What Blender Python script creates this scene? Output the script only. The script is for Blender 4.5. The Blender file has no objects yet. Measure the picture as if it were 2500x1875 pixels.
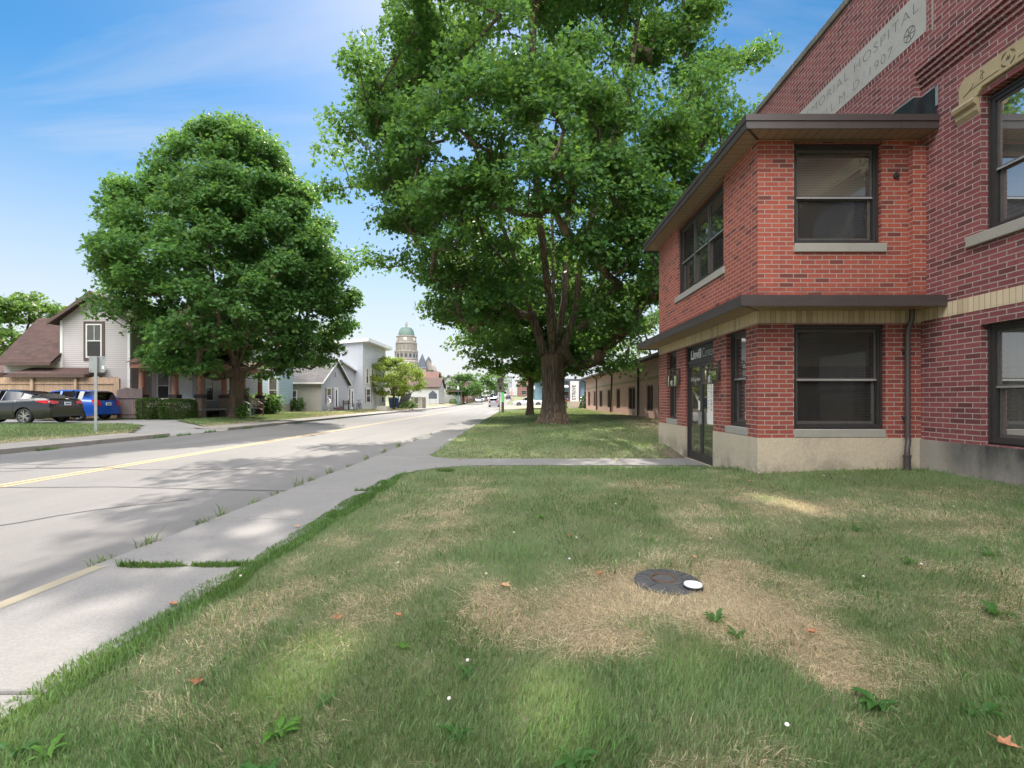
import bpy, bmesh, math, random
import numpy as np
from mathutils import Vector, Matrix
C = bpy.context
scene = C.scene
col = scene.collection
R = math.radians
rng = np.random.default_rng(7)
random.seed(7)

# ---------------------------------------------------------------- camera, sky, sun, exposure
F = 17.0 / 36.0 * 2500.0          # focal length in photo pixels
HC = 1.27                          # camera height above the pavement
cam_d = bpy.data.cameras.new('camera'); cam = bpy.data.objects.new('camera', cam_d); col.objects.link(cam)
cam_d.lens = 17.0; cam_d.sensor_width = 36.0; cam_d.shift_x = -0.008; cam_d.shift_y = 0.0154
cam_d.clip_start = 0.05; cam_d.clip_end = 3000
cam.location = (0, 0, HC); cam.rotation_euler = (R(90), 0, 0)
scene.camera = cam

SUN_EL, SUN_AZ = 44.0, -11.5       # azimuth measured from +Y, negative towards -X
world = bpy.data.worlds.new('World'); scene.world = world; world.use_nodes = True
wn, wl = world.node_tree.nodes, world.node_tree.links
wn.clear()
def wnode(t, **kw):
    n = wn.new(t)
    for k, v in kw.items(): setattr(n, k, v)
    return n
wout = wnode('ShaderNodeOutputWorld'); bg = wnode('ShaderNodeBackground')
sky = wnode('ShaderNodeTexSky', sky_type='NISHITA', sun_disc=False, sun_elevation=R(SUN_EL), sun_rotation=R(SUN_AZ),
            altitude=250.0, air_density=1.0, dust_density=0.35, ozone_density=2.2)
bg.inputs['Strength'].default_value = 0.05
hs = wnode('ShaderNodeHueSaturation'); hs.inputs['Saturation'].default_value = 1.42; hs.inputs['Hue'].default_value = 0.490; hs.inputs['Value'].default_value = 0.72
wl.new(sky.outputs[0], hs.inputs['Color'])
# thin cirrus: streaks on a high flat layer, plus milkier air near the horizon
tc = wnode('ShaderNodeTexCoord'); sep = wnode('ShaderNodeSeparateXYZ'); wl.new(tc.outputs['Generated'], sep.inputs[0])
def wmath(op, a, b=None, clamp=False):
    n = wnode('ShaderNodeMath', operation=op, use_clamp=clamp)
    for i, v in enumerate((a, b)):
        if v is None: continue
        if isinstance(v, (int, float)): n.inputs[i].default_value = v
        else: wl.new(v, n.inputs[i])
    return n.outputs[0]
zz = wmath('MAXIMUM', wmath('ADD', sep.outputs[2], 0.12), 0.05)
cx = wmath('DIVIDE', sep.outputs[0], zz); cy = wmath('DIVIDE', sep.outputs[1], zz)
comb = wnode('ShaderNodeCombineXYZ'); wl.new(cx, comb.inputs[0]); wl.new(cy, comb.inputs[1])
mp = wnode('ShaderNodeMapping'); mp.inputs['Rotation'].default_value = (0, 0, R(20)); mp.inputs['Scale'].default_value = (0.28, 1.7, 1)
wl.new(comb.outputs[0], mp.inputs['Vector'])
nz = wnode('ShaderNodeTexNoise'); nz.inputs['Scale'].default_value = 1.5; nz.inputs['Detail'].default_value = 7; nz.inputs['Roughness'].default_value = 0.55; nz.inputs['Distortion'].default_value = 0.7
wl.new(mp.outputs[0], nz.inputs['Vector'])
mr = wnode('ShaderNodeMapRange'); mr.inputs['From Min'].default_value = 0.49; mr.inputs['From Max'].default_value = 0.86; mr.inputs['To Max'].default_value = 0.62
wl.new(nz.outputs['Fac'], mr.inputs['Value'])
hz = wnode('ShaderNodeMapRange', interpolation_type='SMOOTHSTEP'); hz.inputs['From Min'].default_value = 0.0; hz.inputs['From Max'].default_value = 0.50; hz.inputs['To Min'].default_value = 0.96; hz.inputs['To Max'].default_value = 0.0
wl.new(sep.outputs[2], hz.inputs['Value'])
fac = wmath('MAXIMUM', mr.outputs[0], hz.outputs[0], True)
mix = wnode('ShaderNodeMix', data_type='RGBA'); wl.new(fac, mix.inputs['Factor']); wl.new(hs.outputs[0], mix.inputs[6]); mix.inputs[7].default_value = (4.25, 4.35, 4.45, 1)
# unseen bright cloud bank, added high behind the camera to lift the shade
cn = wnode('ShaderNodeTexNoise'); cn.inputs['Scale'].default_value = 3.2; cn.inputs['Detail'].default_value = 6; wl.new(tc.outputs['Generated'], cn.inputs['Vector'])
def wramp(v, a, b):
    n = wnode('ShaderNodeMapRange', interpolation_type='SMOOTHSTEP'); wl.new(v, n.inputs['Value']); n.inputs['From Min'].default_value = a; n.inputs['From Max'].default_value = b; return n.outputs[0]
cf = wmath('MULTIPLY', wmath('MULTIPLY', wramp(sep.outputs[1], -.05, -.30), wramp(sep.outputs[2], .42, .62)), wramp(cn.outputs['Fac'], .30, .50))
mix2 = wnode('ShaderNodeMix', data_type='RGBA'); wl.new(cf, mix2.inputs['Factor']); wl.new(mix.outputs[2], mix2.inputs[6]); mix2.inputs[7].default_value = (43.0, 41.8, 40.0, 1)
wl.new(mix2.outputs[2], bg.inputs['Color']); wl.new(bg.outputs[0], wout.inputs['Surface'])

sun_d = bpy.data.lights.new('sun', 'SUN'); sun = bpy.data.objects.new('sun', sun_d); col.objects.link(sun)
sun_d.energy = 2.0; sun_d.angle = R(0.55); sun_d.color = (1.0, 0.93, 0.82)
sdir = Vector((math.sin(R(SUN_AZ)) * math.cos(R(SUN_EL)), math.cos(R(SUN_AZ)) * math.cos(R(SUN_EL)), math.sin(R(SUN_EL))))
sun.rotation_euler = sdir.to_track_quat('Z', 'Y').to_euler(); sun.location = (0, 0, 60)
vs = scene.view_settings
vs.view_transform = 'Standard'; vs.look = 'None'; vs.gamma = 1; vs.exposure = 2.05; vs.use_curve_mapping = False
scene.render.engine = 'CYCLES'
scene.cycles.max_bounces = 8; scene.cycles.transparent_max_bounces = 12; scene.cycles.diffuse_bounces = 4
scene.cycles.use_denoising = True; scene.cycles.denoising_prefilter = 'ACCURATE'; scene.cycles.use_adaptive_sampling = False; scene.cycles.sample_clamp_indirect = 6.0; scene.cycles.caustics_reflective = False; scene.cycles.caustics_refractive = False

# ---------------------------------------------------------------- helpers
class MB:
    """collects shapes, builds them as ONE mesh object with UVs in metres"""
    def __init__(s): s.v = []; s.f = []; s.m = []; s.mi = 0
    def add(s, vs, fs):
        o = len(s.v); s.v += [tuple(map(float, p)) for p in vs]
        for f in fs: s.f.append([i + o for i in f]); s.m.append(s.mi)
        return s
    def quad(s, *p): return s.add(p, [list(range(len(p)))])
    def box(s, x0, x1, y0, y1, z0, z1):
        return s.add([(x0,y0,z0),(x1,y0,z0),(x1,y1,z0),(x0,y1,z0),(x0,y0,z1),(x1,y0,z1),(x1,y1,z1),(x0,y1,z1)],
              [[0,3,2,1],[4,5,6,7],[0,1,5,4],[1,2,6,5],[2,3,7,6],[3,0,4,7]])
    def obox(s, c, ax, ay, az):
        c, ax, ay, az = map(Vector, (c, ax, ay, az)); P = []
        for k in (-1, 1):
            for a, b in ((-1,-1),(1,-1),(1,1),(-1,1)): P.append(c + ax*a + ay*b + az*k)
        return s.add(P, [[0,3,2,1],[4,5,6,7],[0,1,5,4],[1,2,6,5],[2,3,7,6],[3,0,4,7]])
    def bar(s, p, q, w, h=None):
        p, q = Vector(p), Vector(q); d = q - p; h = h or w
        up = Vector((0,0,1)) if abs(d.normalized().z) < 0.95 else Vector((0,1,0))
        x = d.cross(up).normalized(); y = x.cross(d).normalized()
        return s.obox((p+q)/2, d/2, x*w/2, y*h/2)
    def prism(s, poly, fn, a, b):
        """poly: 2D outline; fn(u, v, t) -> 3D"""
        n = len(poly)
        return s.add([fn(u, v, a) for u, v in poly] + [fn(u, v, b) for u, v in poly],
              [list(range(n))[::-1], list(range(n, 2*n))] + [[i, (i+1)%n, (i+1)%n+n, i+n] for i in range(n)])
    def tube(s, path, rad, n=8, caps=True):
        path = [Vector(p) for p in path]
        if not hasattr(rad, '__len__'): rad = [rad]*len(path)
        P = []; F = []
        for i, p in enumerate(path):
            d = (path[min(i+1, len(path)-1)] - path[max(i-1, 0)]).normalized()
            up = Vector((0,0,1)) if abs(d.z) < 0.9 else Vector((1,0,0))
            x = d.cross(up).normalized(); y = x.cross(d).normalized()
            for k in range(n):
                a = 2*math.pi*k/n; P.append(p + (x*math.cos(a) + y*math.sin(a))*rad[i])
        for i in range(len(path)-1):
            for k in range(n): F.append([i*n+k, i*n+(k+1)%n, (i+1)*n+(k+1)%n, (i+1)*n+k])
        if caps: F.append(list(range(n))[::-1]); F.append([(len(path)-1)*n+k for k in range(n)])
        return s.add(P, F)
    def lathe(s, prof, c=(0,0,0), n=16):
        P = []; F = []
        for r, z in prof:
            for k in range(n):
                a = 2*math.pi*(k+.5)/n; P.append((c[0]+r*math.cos(a), c[1]+r*math.sin(a), c[2]+z))
        for i in range(len(prof)-1):
            for k in range(n): F.append([i*n+k, i*n+(k+1)%n, (i+1)*n+(k+1)%n, (i+1)*n+k])
        F.append(list(range(n))[::-1]); F.append([(len(prof)-1)*n+k for k in range(n)])
        return s.add(P, F)
    def build(s, name, mats, parent=None, smooth=False, off=None, loc=None):
        if not isinstance(mats, (list, tuple)): mats = [mats]
        o = Vector(off) if off is not None else Vector((0,0,0))
        me = bpy.data.meshes.new(name)
        me.from_pydata([(p[0]-o.x, p[1]-o.y, p[2]-o.z) for p in s.v], [], s.f)
        for m in mats: me.materials.append(m)
        me.polygons.foreach_set('material_index', s.m)
        bm = bmesh.new(); bm.from_mesh(me); bmesh.ops.recalc_face_normals(bm, faces=bm.faces)
        uv = bm.loops.layers.uv.new('UVMap')
        for f in bm.faces:
            n = f.normal; ax, ay, az = abs(n.x), abs(n.y), abs(n.z)
            for l in f.loops:
                c = l.vert.co
                l[uv].uv = (c.x+o.x, c.y+o.y) if az > .75 and az >= max(ax, ay) else ((c.y+o.y, c.z+o.z) if ax > ay else (c.x+o.x, c.z+o.z))
            f.smooth = smooth
        bm.to_mesh(me); bm.free()
        if smooth: me.set_sharp_from_angle(angle=R(38))
        ob = bpy.data.objects.new(name, me); col.objects.link(ob)
        if parent: ob.parent = parent
        if loc: ob.location = loc
        return ob

def tag(o, label=None, cat=None, group=None, kind=None):
    for k, v in (('label', label), ('category', cat), ('group', group), ('kind', kind)):
        if v: o[k] = v
    return o
def thing(name, label, cat, loc=(0,0,0), rz=0, group=None):
    o = bpy.data.objects.new(name, None); col.objects.link(o); o.location = loc; o.rotation_euler = (0,0,rz); o.empty_display_size = .2
    return tag(o, label, cat, group)
def dup(root, loc, rz=None, label=None, scale=None):
    r = root.copy(); col.objects.link(r); r.location = loc
    if rz is not None: r.rotation_euler = (0,0,rz)
    if scale: r.scale = (scale,)*3
    if label: r['label'] = label
    for ch in list(root.children):
        c = ch.copy(); col.objects.link(c); c.parent = r
        for g in list(ch.children):
            d = g.copy(); col.objects.link(d); d.parent = c
    return r
def px(x, y, Y): return Vector(((x-1270)/F*Y, Y, HC-(y-976)/F*Y))

def text_mb(s, size, o, r, u, n, depth=.003, bold=0.0, sx=1.0, align='CENTER', space=1.0):
    """lettering: o = baseline point, r = reading direction, u = up, n = outward"""
    cu = bpy.data.curves.new('t', 'FONT'); cu.body = s; cu.size = size; cu.align_x = align; cu.offset = bold; cu.resolution_u = 3; cu.space_character = space
    ob = bpy.data.objects.new('t', cu); col.objects.link(ob)
    C.view_layer.update()
    me = bpy.data.meshes.new_from_object(ob.evaluated_get(C.evaluated_depsgraph_get()))
    o, r, u, n = map(Vector, (o, r, u, n)); m = MB()
    V = [o + r*(v.co.x*sx) + u*v.co.y + n*depth for v in me.vertices]
    m.add(V, [list(p.vertices) for p in me.polygons])
    bpy.data.objects.remove(ob); bpy.data.curves.remove(cu); bpy.data.meshes.remove(me)
    return m

# ---------------------------------------------------------------- materials
class NT:
    def __init__(s, name):
        s.m = bpy.data.materials.new(name); s.m.use_nodes = True; s.t = s.m.node_tree; s.n = s.t.nodes; s.l = s.t.links
        s.b = s.n['Principled BSDF']; s.out = s.n['Material Output']
    def new(s, t, **kw):
        n = s.n.new(t)
        for k, v in kw.items():
            if k in n.inputs: s.set(n.inputs[k], v)
            else: setattr(n, k, v)
        return n
    def set(s, inp, v):
        if hasattr(v, 'is_output'): s.l.new(v, inp)
        elif isinstance(v, tuple) and len(v) == 3 and inp.type == 'RGBA': inp.default_value = v + (1,)
        else: inp.default_value = v
    def P(s, **kw):
        for k, v in kw.items(): s.set(s.b.inputs[k.replace('_', ' ')], v)
    def mixc(s, f, a, b, bt='MIX'):
        n = s.new('ShaderNodeMix', data_type='RGBA', blend_type=bt); s.set(n.inputs['Factor'], f); s.set(n.inputs[6], a); s.set(n.inputs[7], b); return n.outputs[2]
    def math(s, op, a, b=0.0, clamp=False):
        n = s.new('ShaderNodeMath', operation=op, use_clamp=clamp); s.set(n.inputs[0], a); s.set(n.inputs[1], b); return n.outputs[0]
    def noise(s, scale, detail=4, rough=.55, vec=None, dist=0.0):
        n = s.new('ShaderNodeTexNoise'); n.inputs['Scale'].default_value = scale; n.inputs['Detail'].default_value = detail; n.inputs['Roughness'].default_value = rough; n.inputs['Distortion'].default_value = dist
        if vec is not None: s.l.new(vec, n.inputs['Vector'])
        return n.outputs['Fac']
    def ramp(s, v, a, b, lo=0.0, hi=1.0):
        n = s.new('ShaderNodeMapRange'); s.set(n.inputs['Value'], v); n.inputs['From Min'].default_value = a; n.inputs['From Max'].default_value = b; n.inputs['To Min'].default_value = lo; n.inputs['To Max'].default_value = hi; return n.outputs[0]
    def coord(s, k='Object'): return s.new('ShaderNodeTexCoord').outputs[k]
    def geo(s): return s.new('ShaderNodeNewGeometry').outputs['Position']
    def mapping(s, vec, scale=(1,1,1), rot=(0,0,0), loc=(0,0,0)):
        n = s.new('ShaderNodeMapping'); s.l.new(vec, n.inputs['Vector']); n.inputs['Scale'].default_value = scale; n.inputs['Rotation'].default_value = rot; n.inputs['Location'].default_value = loc; return n.outputs[0]
    def bump(s, h, strength=.3, dist=.01):
        n = s.new('ShaderNodeBump'); s.l.new(h, n.inputs['Height']); n.inputs['Strength'].default_value = strength; n.inputs['Distance'].default_value = dist; s.l.new(n.outputs[0], s.b.inputs['Normal']); return n

def plain(name, c, rough=.6, var=.18, scale=6.0, metal=0.0, bump=0.0, bscale=60.0, spec=.5, coat=0.0):
    t = NT(name); p = t.geo()
    n = t.noise(scale, 5, .6, p); f = t.ramp(n, .3, .7, 1-var, 1+var)
    cc = t.mixc(0.0, c, (1,1,1)); mm = t.new('ShaderNodeVectorMath', operation='SCALE'); t.l.new(cc, mm.inputs[0]); t.l.new(f, mm.inputs['Scale'])
    t.P(Base_Color=mm.outputs[0], Roughness=rough, Metallic=metal)
    t.b.inputs['Specular IOR Level'].default_value = spec
    if coat: t.b.inputs['Coat Weight'].default_value = coat; t.b.inputs['Coat Roughness'].default_value = .04
    if bump: t.bump(t.noise(bscale, 4, .6, p), bump, .01)
    return t.m

def brick(name, c1, c2, mortar=(.50,.45,.39), w=.2153, h=.0687, ms=.0075, vert=False, dark=(.09,.03,.03), stain=.5, offset=.5, bump=.6, soot=0):
    t = NT(name); uv = t.coord('UV')
    if vert: uv = t.mapping(uv, rot=(0,0,R(90)))
    # slightly wandering courses, as hand laid
    wob = t.new('ShaderNodeTexNoise'); wob.inputs['Scale'].default_value = 3.0; t.l.new(uv, wob.inputs['Vector'])
    va = t.new('ShaderNodeVectorMath', operation='SUBTRACT'); t.l.new(wob.outputs['Color'], va.inputs[0]); va.inputs[1].default_value = (.5,.5,.5)
    vsn = t.new('ShaderNodeVectorMath', operation='SCALE'); t.l.new(va.outputs[0], vsn.inputs[0]); vsn.inputs['Scale'].default_value = .006
    vadd = t.new('ShaderNodeVectorMath', operation='ADD'); t.l.new(uv, vadd.inputs[0]); t.l.new(vsn.outputs[0], vadd.inputs[1])
    b = t.new('ShaderNodeTexBrick', offset=offset, squash=1.0, offset_frequency=2)
    t.l.new(vadd.outputs[0], b.inputs['Vector'])
    b.inputs['Color1'].default_value = (0,0,0,1); b.inputs['Color2'].default_value = (1,1,1,1); b.inputs['Mortar'].default_value = (.5,.5,.5,1)
    b.inputs['Scale'].default_value = 1.0; b.inputs['Mortar Size'].default_value = ms; b.inputs['Mortar Smooth'].default_value = .12
    b.inputs['Brick Width'].default_value = w; b.inputs['Row Height'].default_value = h; b.inputs['Bias'].default_value = 0.0
    sp = t.new('ShaderNodeSeparateColor'); t.l.new(b.outputs['Color'], sp.inputs[0])
    base = t.mixc(sp.outputs[0], c1, c2)
    base = t.mixc(t.ramp(sp.outputs[0], .78, .95, 0, .7), base, dark)
    base = t.mixc(t.ramp(t.noise(38, 5, .65, uv), .42, .8, 0, .30), base, (c1[0]*.5, c1[1]*.5, c1[2]*.55))
    base = t.mixc(t.ramp(t.noise(9, 4, .6, uv), .60, .85, 0, .13), base, (.42,.30,.27))
    base = t.mixc(t.ramp(t.noise(.7, 4, .6, uv), .45, .8, 0, stain), base, (c1[0]*.45, c1[1]*.5, c1[2]*.6))
    base = t.mixc(t.ramp(t.noise(1, 5, .65, t.mapping(uv, (5.5,.55,1), loc=(2,7,0))), .52, .74, 0, .42), base, (c1[0]*.42, c1[1]*.5, c1[2]*.55))      # run-off streaks
    base = t.mixc(t.ramp(t.noise(1, 4, .6, t.mapping(uv, (3.1,.9,1), loc=(8,1,0))), .66, .82, 0, .16), base, (.46,.38,.34))      # lime bloom
    mcol = t.mixc(t.ramp(t.noise(14, 4, .6, uv), .35, .75, 0, .55), mortar, (mortar[0]*.6, mortar[1]*.58, mortar[2]*.56))
    if soot:      # grime in the joints just above the canopy
        s_ = t.new('ShaderNodeSeparateXYZ'); t.l.new(uv, s_.inputs[0])
        sf = t.math('MULTIPLY', t.ramp(s_.outputs[1], soot, soot-.22), t.ramp(t.noise(2.2, 5, .7, t.mapping(uv, (1,2.5,1))), .35, .6), True)
        mcol = t.mixc(sf, mcol, (.035,.03,.03)); base = t.mixc(t.math('MULTIPLY', sf, .45), base, (c1[0]*.4, c1[1]*.45, c1[2]*.5))
    cc = t.mixc(b.outputs['Fac'], base, mcol)
    t.P(Base_Color=cc, Roughness=.78)
    t.b.inputs['Specular IOR Level'].default_value = .35
    hgt = t.math('ADD', t.math('MULTIPLY', t.math('SUBTRACT', 1.0, b.outputs['Fac']), 1.0), t.math('MULTIPLY', t.noise(90, 3, .6, uv), .25))
    t.bump(hgt, bump, .007)
    return t.m

def siding(name, c, pitch=.115, rough=.5):
    t = NT(name); uv = t.coord('UV'); s = t.new('ShaderNodeSeparateXYZ'); t.l.new(uv, s.inputs[0])
    fr = t.math('FRACT', t.math('DIVIDE', s.outputs[1], pitch))
    lip = t.ramp(fr, 0.04, .20, 0, 1)
    h = t.math('SUBTRACT', t.math('MULTIPLY', fr, -.6), t.math('MULTIPLY', t.math('SUBTRACT', 1.0, lip), 1.2))
    n = t.noise(1.3, 4, .6, uv)
    cc = t.mixc(t.ramp(n, .35, .75, 0, .3), c, (c[0]*.78, c[1]*.77, c[2]*.75))
    cc = t.mixc(t.math('MULTIPLY', t.math('SUBTRACT', 1.0, lip), .75), cc, (c[0]*.35, c[1]*.35, c[2]*.35))   # shadow line under each lap, put into the colour
    t.P(Base_Color=cc, Roughness=rough); t.bump(h, .5, .02)
    return t.m

def shingle(name, c):
    t = NT(name); uv = t.coord('UV')
    b = t.new('ShaderNodeTexBrick', offset=.5); t.l.new(uv, b.inputs['Vector'])
    b.inputs['Color1'].default_value = (0,0,0,1); b.inputs['Color2'].default_value = (1,1,1,1); b.inputs['Scale'].default_value = 1
    b.inputs['Brick Width'].default_value = .32; b.inputs['Row Height'].default_value = .13; b.inputs['Mortar Size'].default_value = .006
    cc = t.mixc(b.outputs['Color'], (c[0]*.72, c[1]*.7, c[2]*.7), (c[0]*1.2, c[1]*1.15, c[2]*1.1))
    cc = t.mixc(t.ramp(t.noise(1.2, 5, .6, uv), .4, .75, 0, .4), cc, (c[0]*.6, c[1]*.58, c[2]*.58))
    cc = t.mixc(t.math('MULTIPLY', b.outputs['Fac'], .6), cc, (.03,.025,.025))
    t.P(Base_Color=cc, Roughness=.9); t.bump(t.noise(120, 3, .7, uv), .4, .006)
    return t.m

def concrete(name, c, c2, stain=.5, bump=.35, scale=1.2, fine=70):
    t = NT(name); p = t.geo()
    cc = t.mixc(t.ramp(t.noise(scale, 6, .62, p), .35, .72, 0, stain), c, c2)
    cc = t.mixc(t.ramp(t.noise(fine, 4, .75, p), .38, .66, 0, .5), cc, (c[0]*.55, c[1]*.54, c[2]*.52))
    cc = t.mixc(t.ramp(t.noise(fine*2.3, 2, .5, p), .62, .75, 0, .4), cc, (min(1, c[0]*1.5), min(1, c[1]*1.5), min(1, c[2]*1.5)))
    cc = t.mixc(t.ramp(t.noise(2.6, 6, .7, t.mapping(p, (1,1,.45), loc=(3,1,0))), .55, .75, 0, stain*.6), cc, (c2[0]*.5, c2[1]*.5, c2[2]*.5))
    if name == 'foundation_concrete':      # splash dirt along the ground
        sz = t.new('ShaderNodeSeparateXYZ'); t.l.new(p, sz.inputs[0]); sf = t.math('MULTIPLY', t.ramp(sz.outputs[2], .52, .12), t.ramp(t.noise(2.4, 6, .7, p), .42, .62), True); cc = t.mixc(t.math('MULTIPLY', sf, .75), cc, (.10,.092,.08))
    t.P(Base_Color=cc, Roughness=.88); t.bump(t.noise(fine, 5, .7, p), bump, .008)
    return t.m

def glass(name, tint=(.55,.6,.6), ior=1.5, ripple=.02, mult=1.0, dust=.0):
    t = NT(name); t.n.remove(t.b)
    fr = t.new('ShaderNodeFresnel'); fr.inputs['IOR'].default_value = ior
    bp = t.new('ShaderNodeBump'); bp.inputs['Strength'].default_value = ripple; bp.inputs['Distance'].default_value = .02; t.l.new(t.noise(1.8, 2, .5, t.geo()), bp.inputs['Height'])
    gl = t.new('ShaderNodeBsdfGlossy'); gl.inputs['Roughness'].default_value = .01; t.l.new(bp.outputs[0], gl.inputs['Normal']); t.l.new(bp.outputs[0], fr.inputs['Normal'])
    tr = t.new('ShaderNodeBsdfTransparent'); tr.inputs['Color'].default_value = tint + (1,)
    mx = t.new('ShaderNodeMixShader'); t.l.new(t.math('MULTIPLY', fr.outputs[0], mult), mx.inputs[0]); t.l.new(tr.outputs[0], mx.inputs[1]); t.l.new(gl.outputs[0], mx.inputs[2])
    df = t.new('ShaderNodeBsdfDiffuse'); df.inputs['Color'].default_value = (.38,.36,.34,1)     # dust and insect screen
    m2 = t.new('ShaderNodeMixShader'); m2.inputs[0].default_value = dust; t.l.new(mx.outputs[0], m2.inputs[1]); t.l.new(df.outputs[0], m2.inputs[2])
    t.l.new(m2.outputs[0], t.out.inputs['Surface'])
    return t.m

def paint(name, c, metal=.35, rough=.32):
    t = NT(name); t.P(Base_Color=c, Metallic=metal, Roughness=rough)
    t.b.inputs['Coat Weight'].default_value = 1.0; t.b.inputs['Coat Roughness'].default_value = .03
    n = t.noise(900, 2, .5, t.geo()); t.set(t.b.inputs['Roughness'], t.ramp(n, .3, .7, rough-.05, rough+.08))
    return t.m

M = {}
M['brick_ext'] = brick('brick_orange_red', (.40,.094,.060), (.30,.068,.050), mortar=(.38,.335,.285), ms=.0060, soot=3.02)
M['brick_low'] = brick('brick_deep_red', (.33,.080,.058), (.26,.060,.048), mortar=(.38,.34,.295), ms=.0062)
M['brick_main'] = brick('brick_maroon', (.265,.078,.078), (.185,.055,.062), mortar=(.38,.345,.31), ms=.0062, w=.225, h=.0725)
M['brick_soldier_red'] = brick('brick_maroon_upright', (.22,.05,.052), (.15,.036,.042), mortar=(.46,.42,.38), vert=True, w=.24, h=.075, offset=0)
M['brick_cream'] = brick('brick_cream_upright', (.64,.525,.36), (.57,.46,.31), mortar=(.34,.28,.21), vert=True, w=.4, h=.078, ms=.005, dark=(.4,.3,.18), stain=.15, offset=0)
M['brick_pink'] = brick('brick_salmon', (.68,.39,.30), (.58,.32,.245), mortar=(.60,.50,.43), w=.215, h=.0687, dark=(.42,.22,.17), stain=.1)
M['brick_far'] = brick('brick_old_red', (.28,.08,.06), (.22,.06,.05))
M['found'] = concrete('foundation_concrete', (.56,.47,.355), (.43,.375,.30), .7, .7, .9, 45)
M['sill'] = concrete('sill_concrete', (.36,.34,.30), (.28,.27,.25), .4, .4, 3, 110)
M['lime'] = concrete('limestone', (.42,.41,.39), (.34,.32,.30), .6, .15, 1.6, 60)
M['hood'] = concrete('buff_limestone', (.42,.335,.20), (.33,.26,.16), .5, .4, 2.2, 80)
M['coping'] = concrete('weathered_coping', (.20,.19,.17), (.09,.088,.08), .8, .6, 2.4, 40)
M['brown'] = plain('brown_coated_metal', (.058,.046,.045), .42, .10, 2.5)
M['soffit'] = None
M['dark_frame'] = plain('bronze_window_frame', (.034,.031,.030), .45, .15, 8)
M['frame_grey'] = plain('weathered_bronze_sash', (.085,.078,.072), .5, .2, 14)
M['alu'] = plain('bright_aluminium', (.62,.62,.60), .35, .08, 20, metal=.8)
M['glass'] = glass('window_glass', (.72,.72,.70), 1.5, .02, .9, .10)
M['glass_dark'] = glass('tinted_glass', (.30,.31,.31), 1.5, .02, .42, .07)
M['interior'] = plain('dim_interior_wall', (.30,.25,.20), .9, .2, 2)
M['blind'] = None
M['curtain'] = plain('pale_curtain', (.42,.40,.37), .9, .25, 3)
M['tar'] = plain('black_roof_tar', (.018,.020,.023), .38, .4, 7, bump=.5, bscale=30)
M['white'] = plain('white_paint', (.72,.72,.71), .5, .06, 5)
M['white_letter'] = plain('white_lettering', (.80,.80,.80), .6, .02)
M['black_letter'] = plain('black_lettering', (.02,.02,.02), .6, .02)
M['black'] = plain('black_plastic', (.02,.02,.021), .5, .1)
M['chrome'] = plain('chrome', (.6,.6,.6), .15, .03, metal=1.0)
M['galv'] = plain('galvanised_steel', (.40,.41,.41), .45, .12, 9, metal=.6)
M['lantern_glass'] = glass('lantern_glass', (.85,.86,.86), 1.45)

t = NT('brown_soffit_panel'); uv = t.coord('UV'); s_ = t.new('ShaderNodeSeparateXYZ'); t.l.new(t.geo(), s_.inputs[0])
fr = t.math('FRACT', t.math('DIVIDE', t.math('ADD', s_.outputs[0], s_.outputs[1]), .145))
ln = t.ramp(t.math('ABSOLUTE', t.math('SUBTRACT', fr, .5)), .44, .5, 0, 1)
t.P(Base_Color=t.mixc(t.math('MULTIPLY', ln, .8), (.16,.115,.082), (.04,.03,.025)), Roughness=.55); t.bump(t.math('SUBTRACT', 1.0, ln), .5, .01)
M['soffit'] = t.m
def soffit_dir(axis):
    t = NT('brown_soffit_' + 'xy'[axis]); s_ = t.new('ShaderNodeSeparateXYZ'); t.l.new(t.geo(), s_.inputs[0])
    fr = t.math('FRACT', t.math('DIVIDE', s_.outputs[axis], .145))
    ln = t.ramp(t.math('ABSOLUTE', t.math('SUBTRACT', fr, .5)), .43, .5, 0, 1)
    fr2 = t.math('FRACT', t.math('DIVIDE', s_.outputs[axis], .0145)); l2 = t.ramp(t.math('ABSOLUTE', t.math('SUBTRACT', fr2, .5)), .3, .5, 0, .35)
    t.P(Base_Color=t.mixc(t.math('MAXIMUM', ln, l2), (.36,.26,.185), (.11,.08,.058)), Roughness=.55); t.bump(t.math('SUBTRACT', 1.0, ln), .5, .01)
    return t.m
M['soffit_x'] = soffit_dir(0); M['soffit_y'] = soffit_dir(1)
def slat(name, c, pitch):
    t = NT(name); s_ = t.new('ShaderNodeSeparateXYZ'); t.l.new(t.geo(), s_.inputs[0])
    fr = t.math('FRACT', t.math('DIVIDE', s_.outputs[2], pitch)); g = t.ramp(t.math('ABSOLUTE', t.math('SUBTRACT', fr, .5)), .36, .46, 0, 1)
    t.P(Base_Color=t.mixc(g, c, (c[0]*.3, c[1]*.3, c[2]*.3)), Roughness=.6); t.bump(t.math('SUBTRACT', 1.0, g), .6, .01)
    return t.m
M['blind'] = slat('window_blind', (.36,.31,.24), .026)
M['blind_white'] = slat('white_window_blind', (.62,.62,.60), .026)

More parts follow.
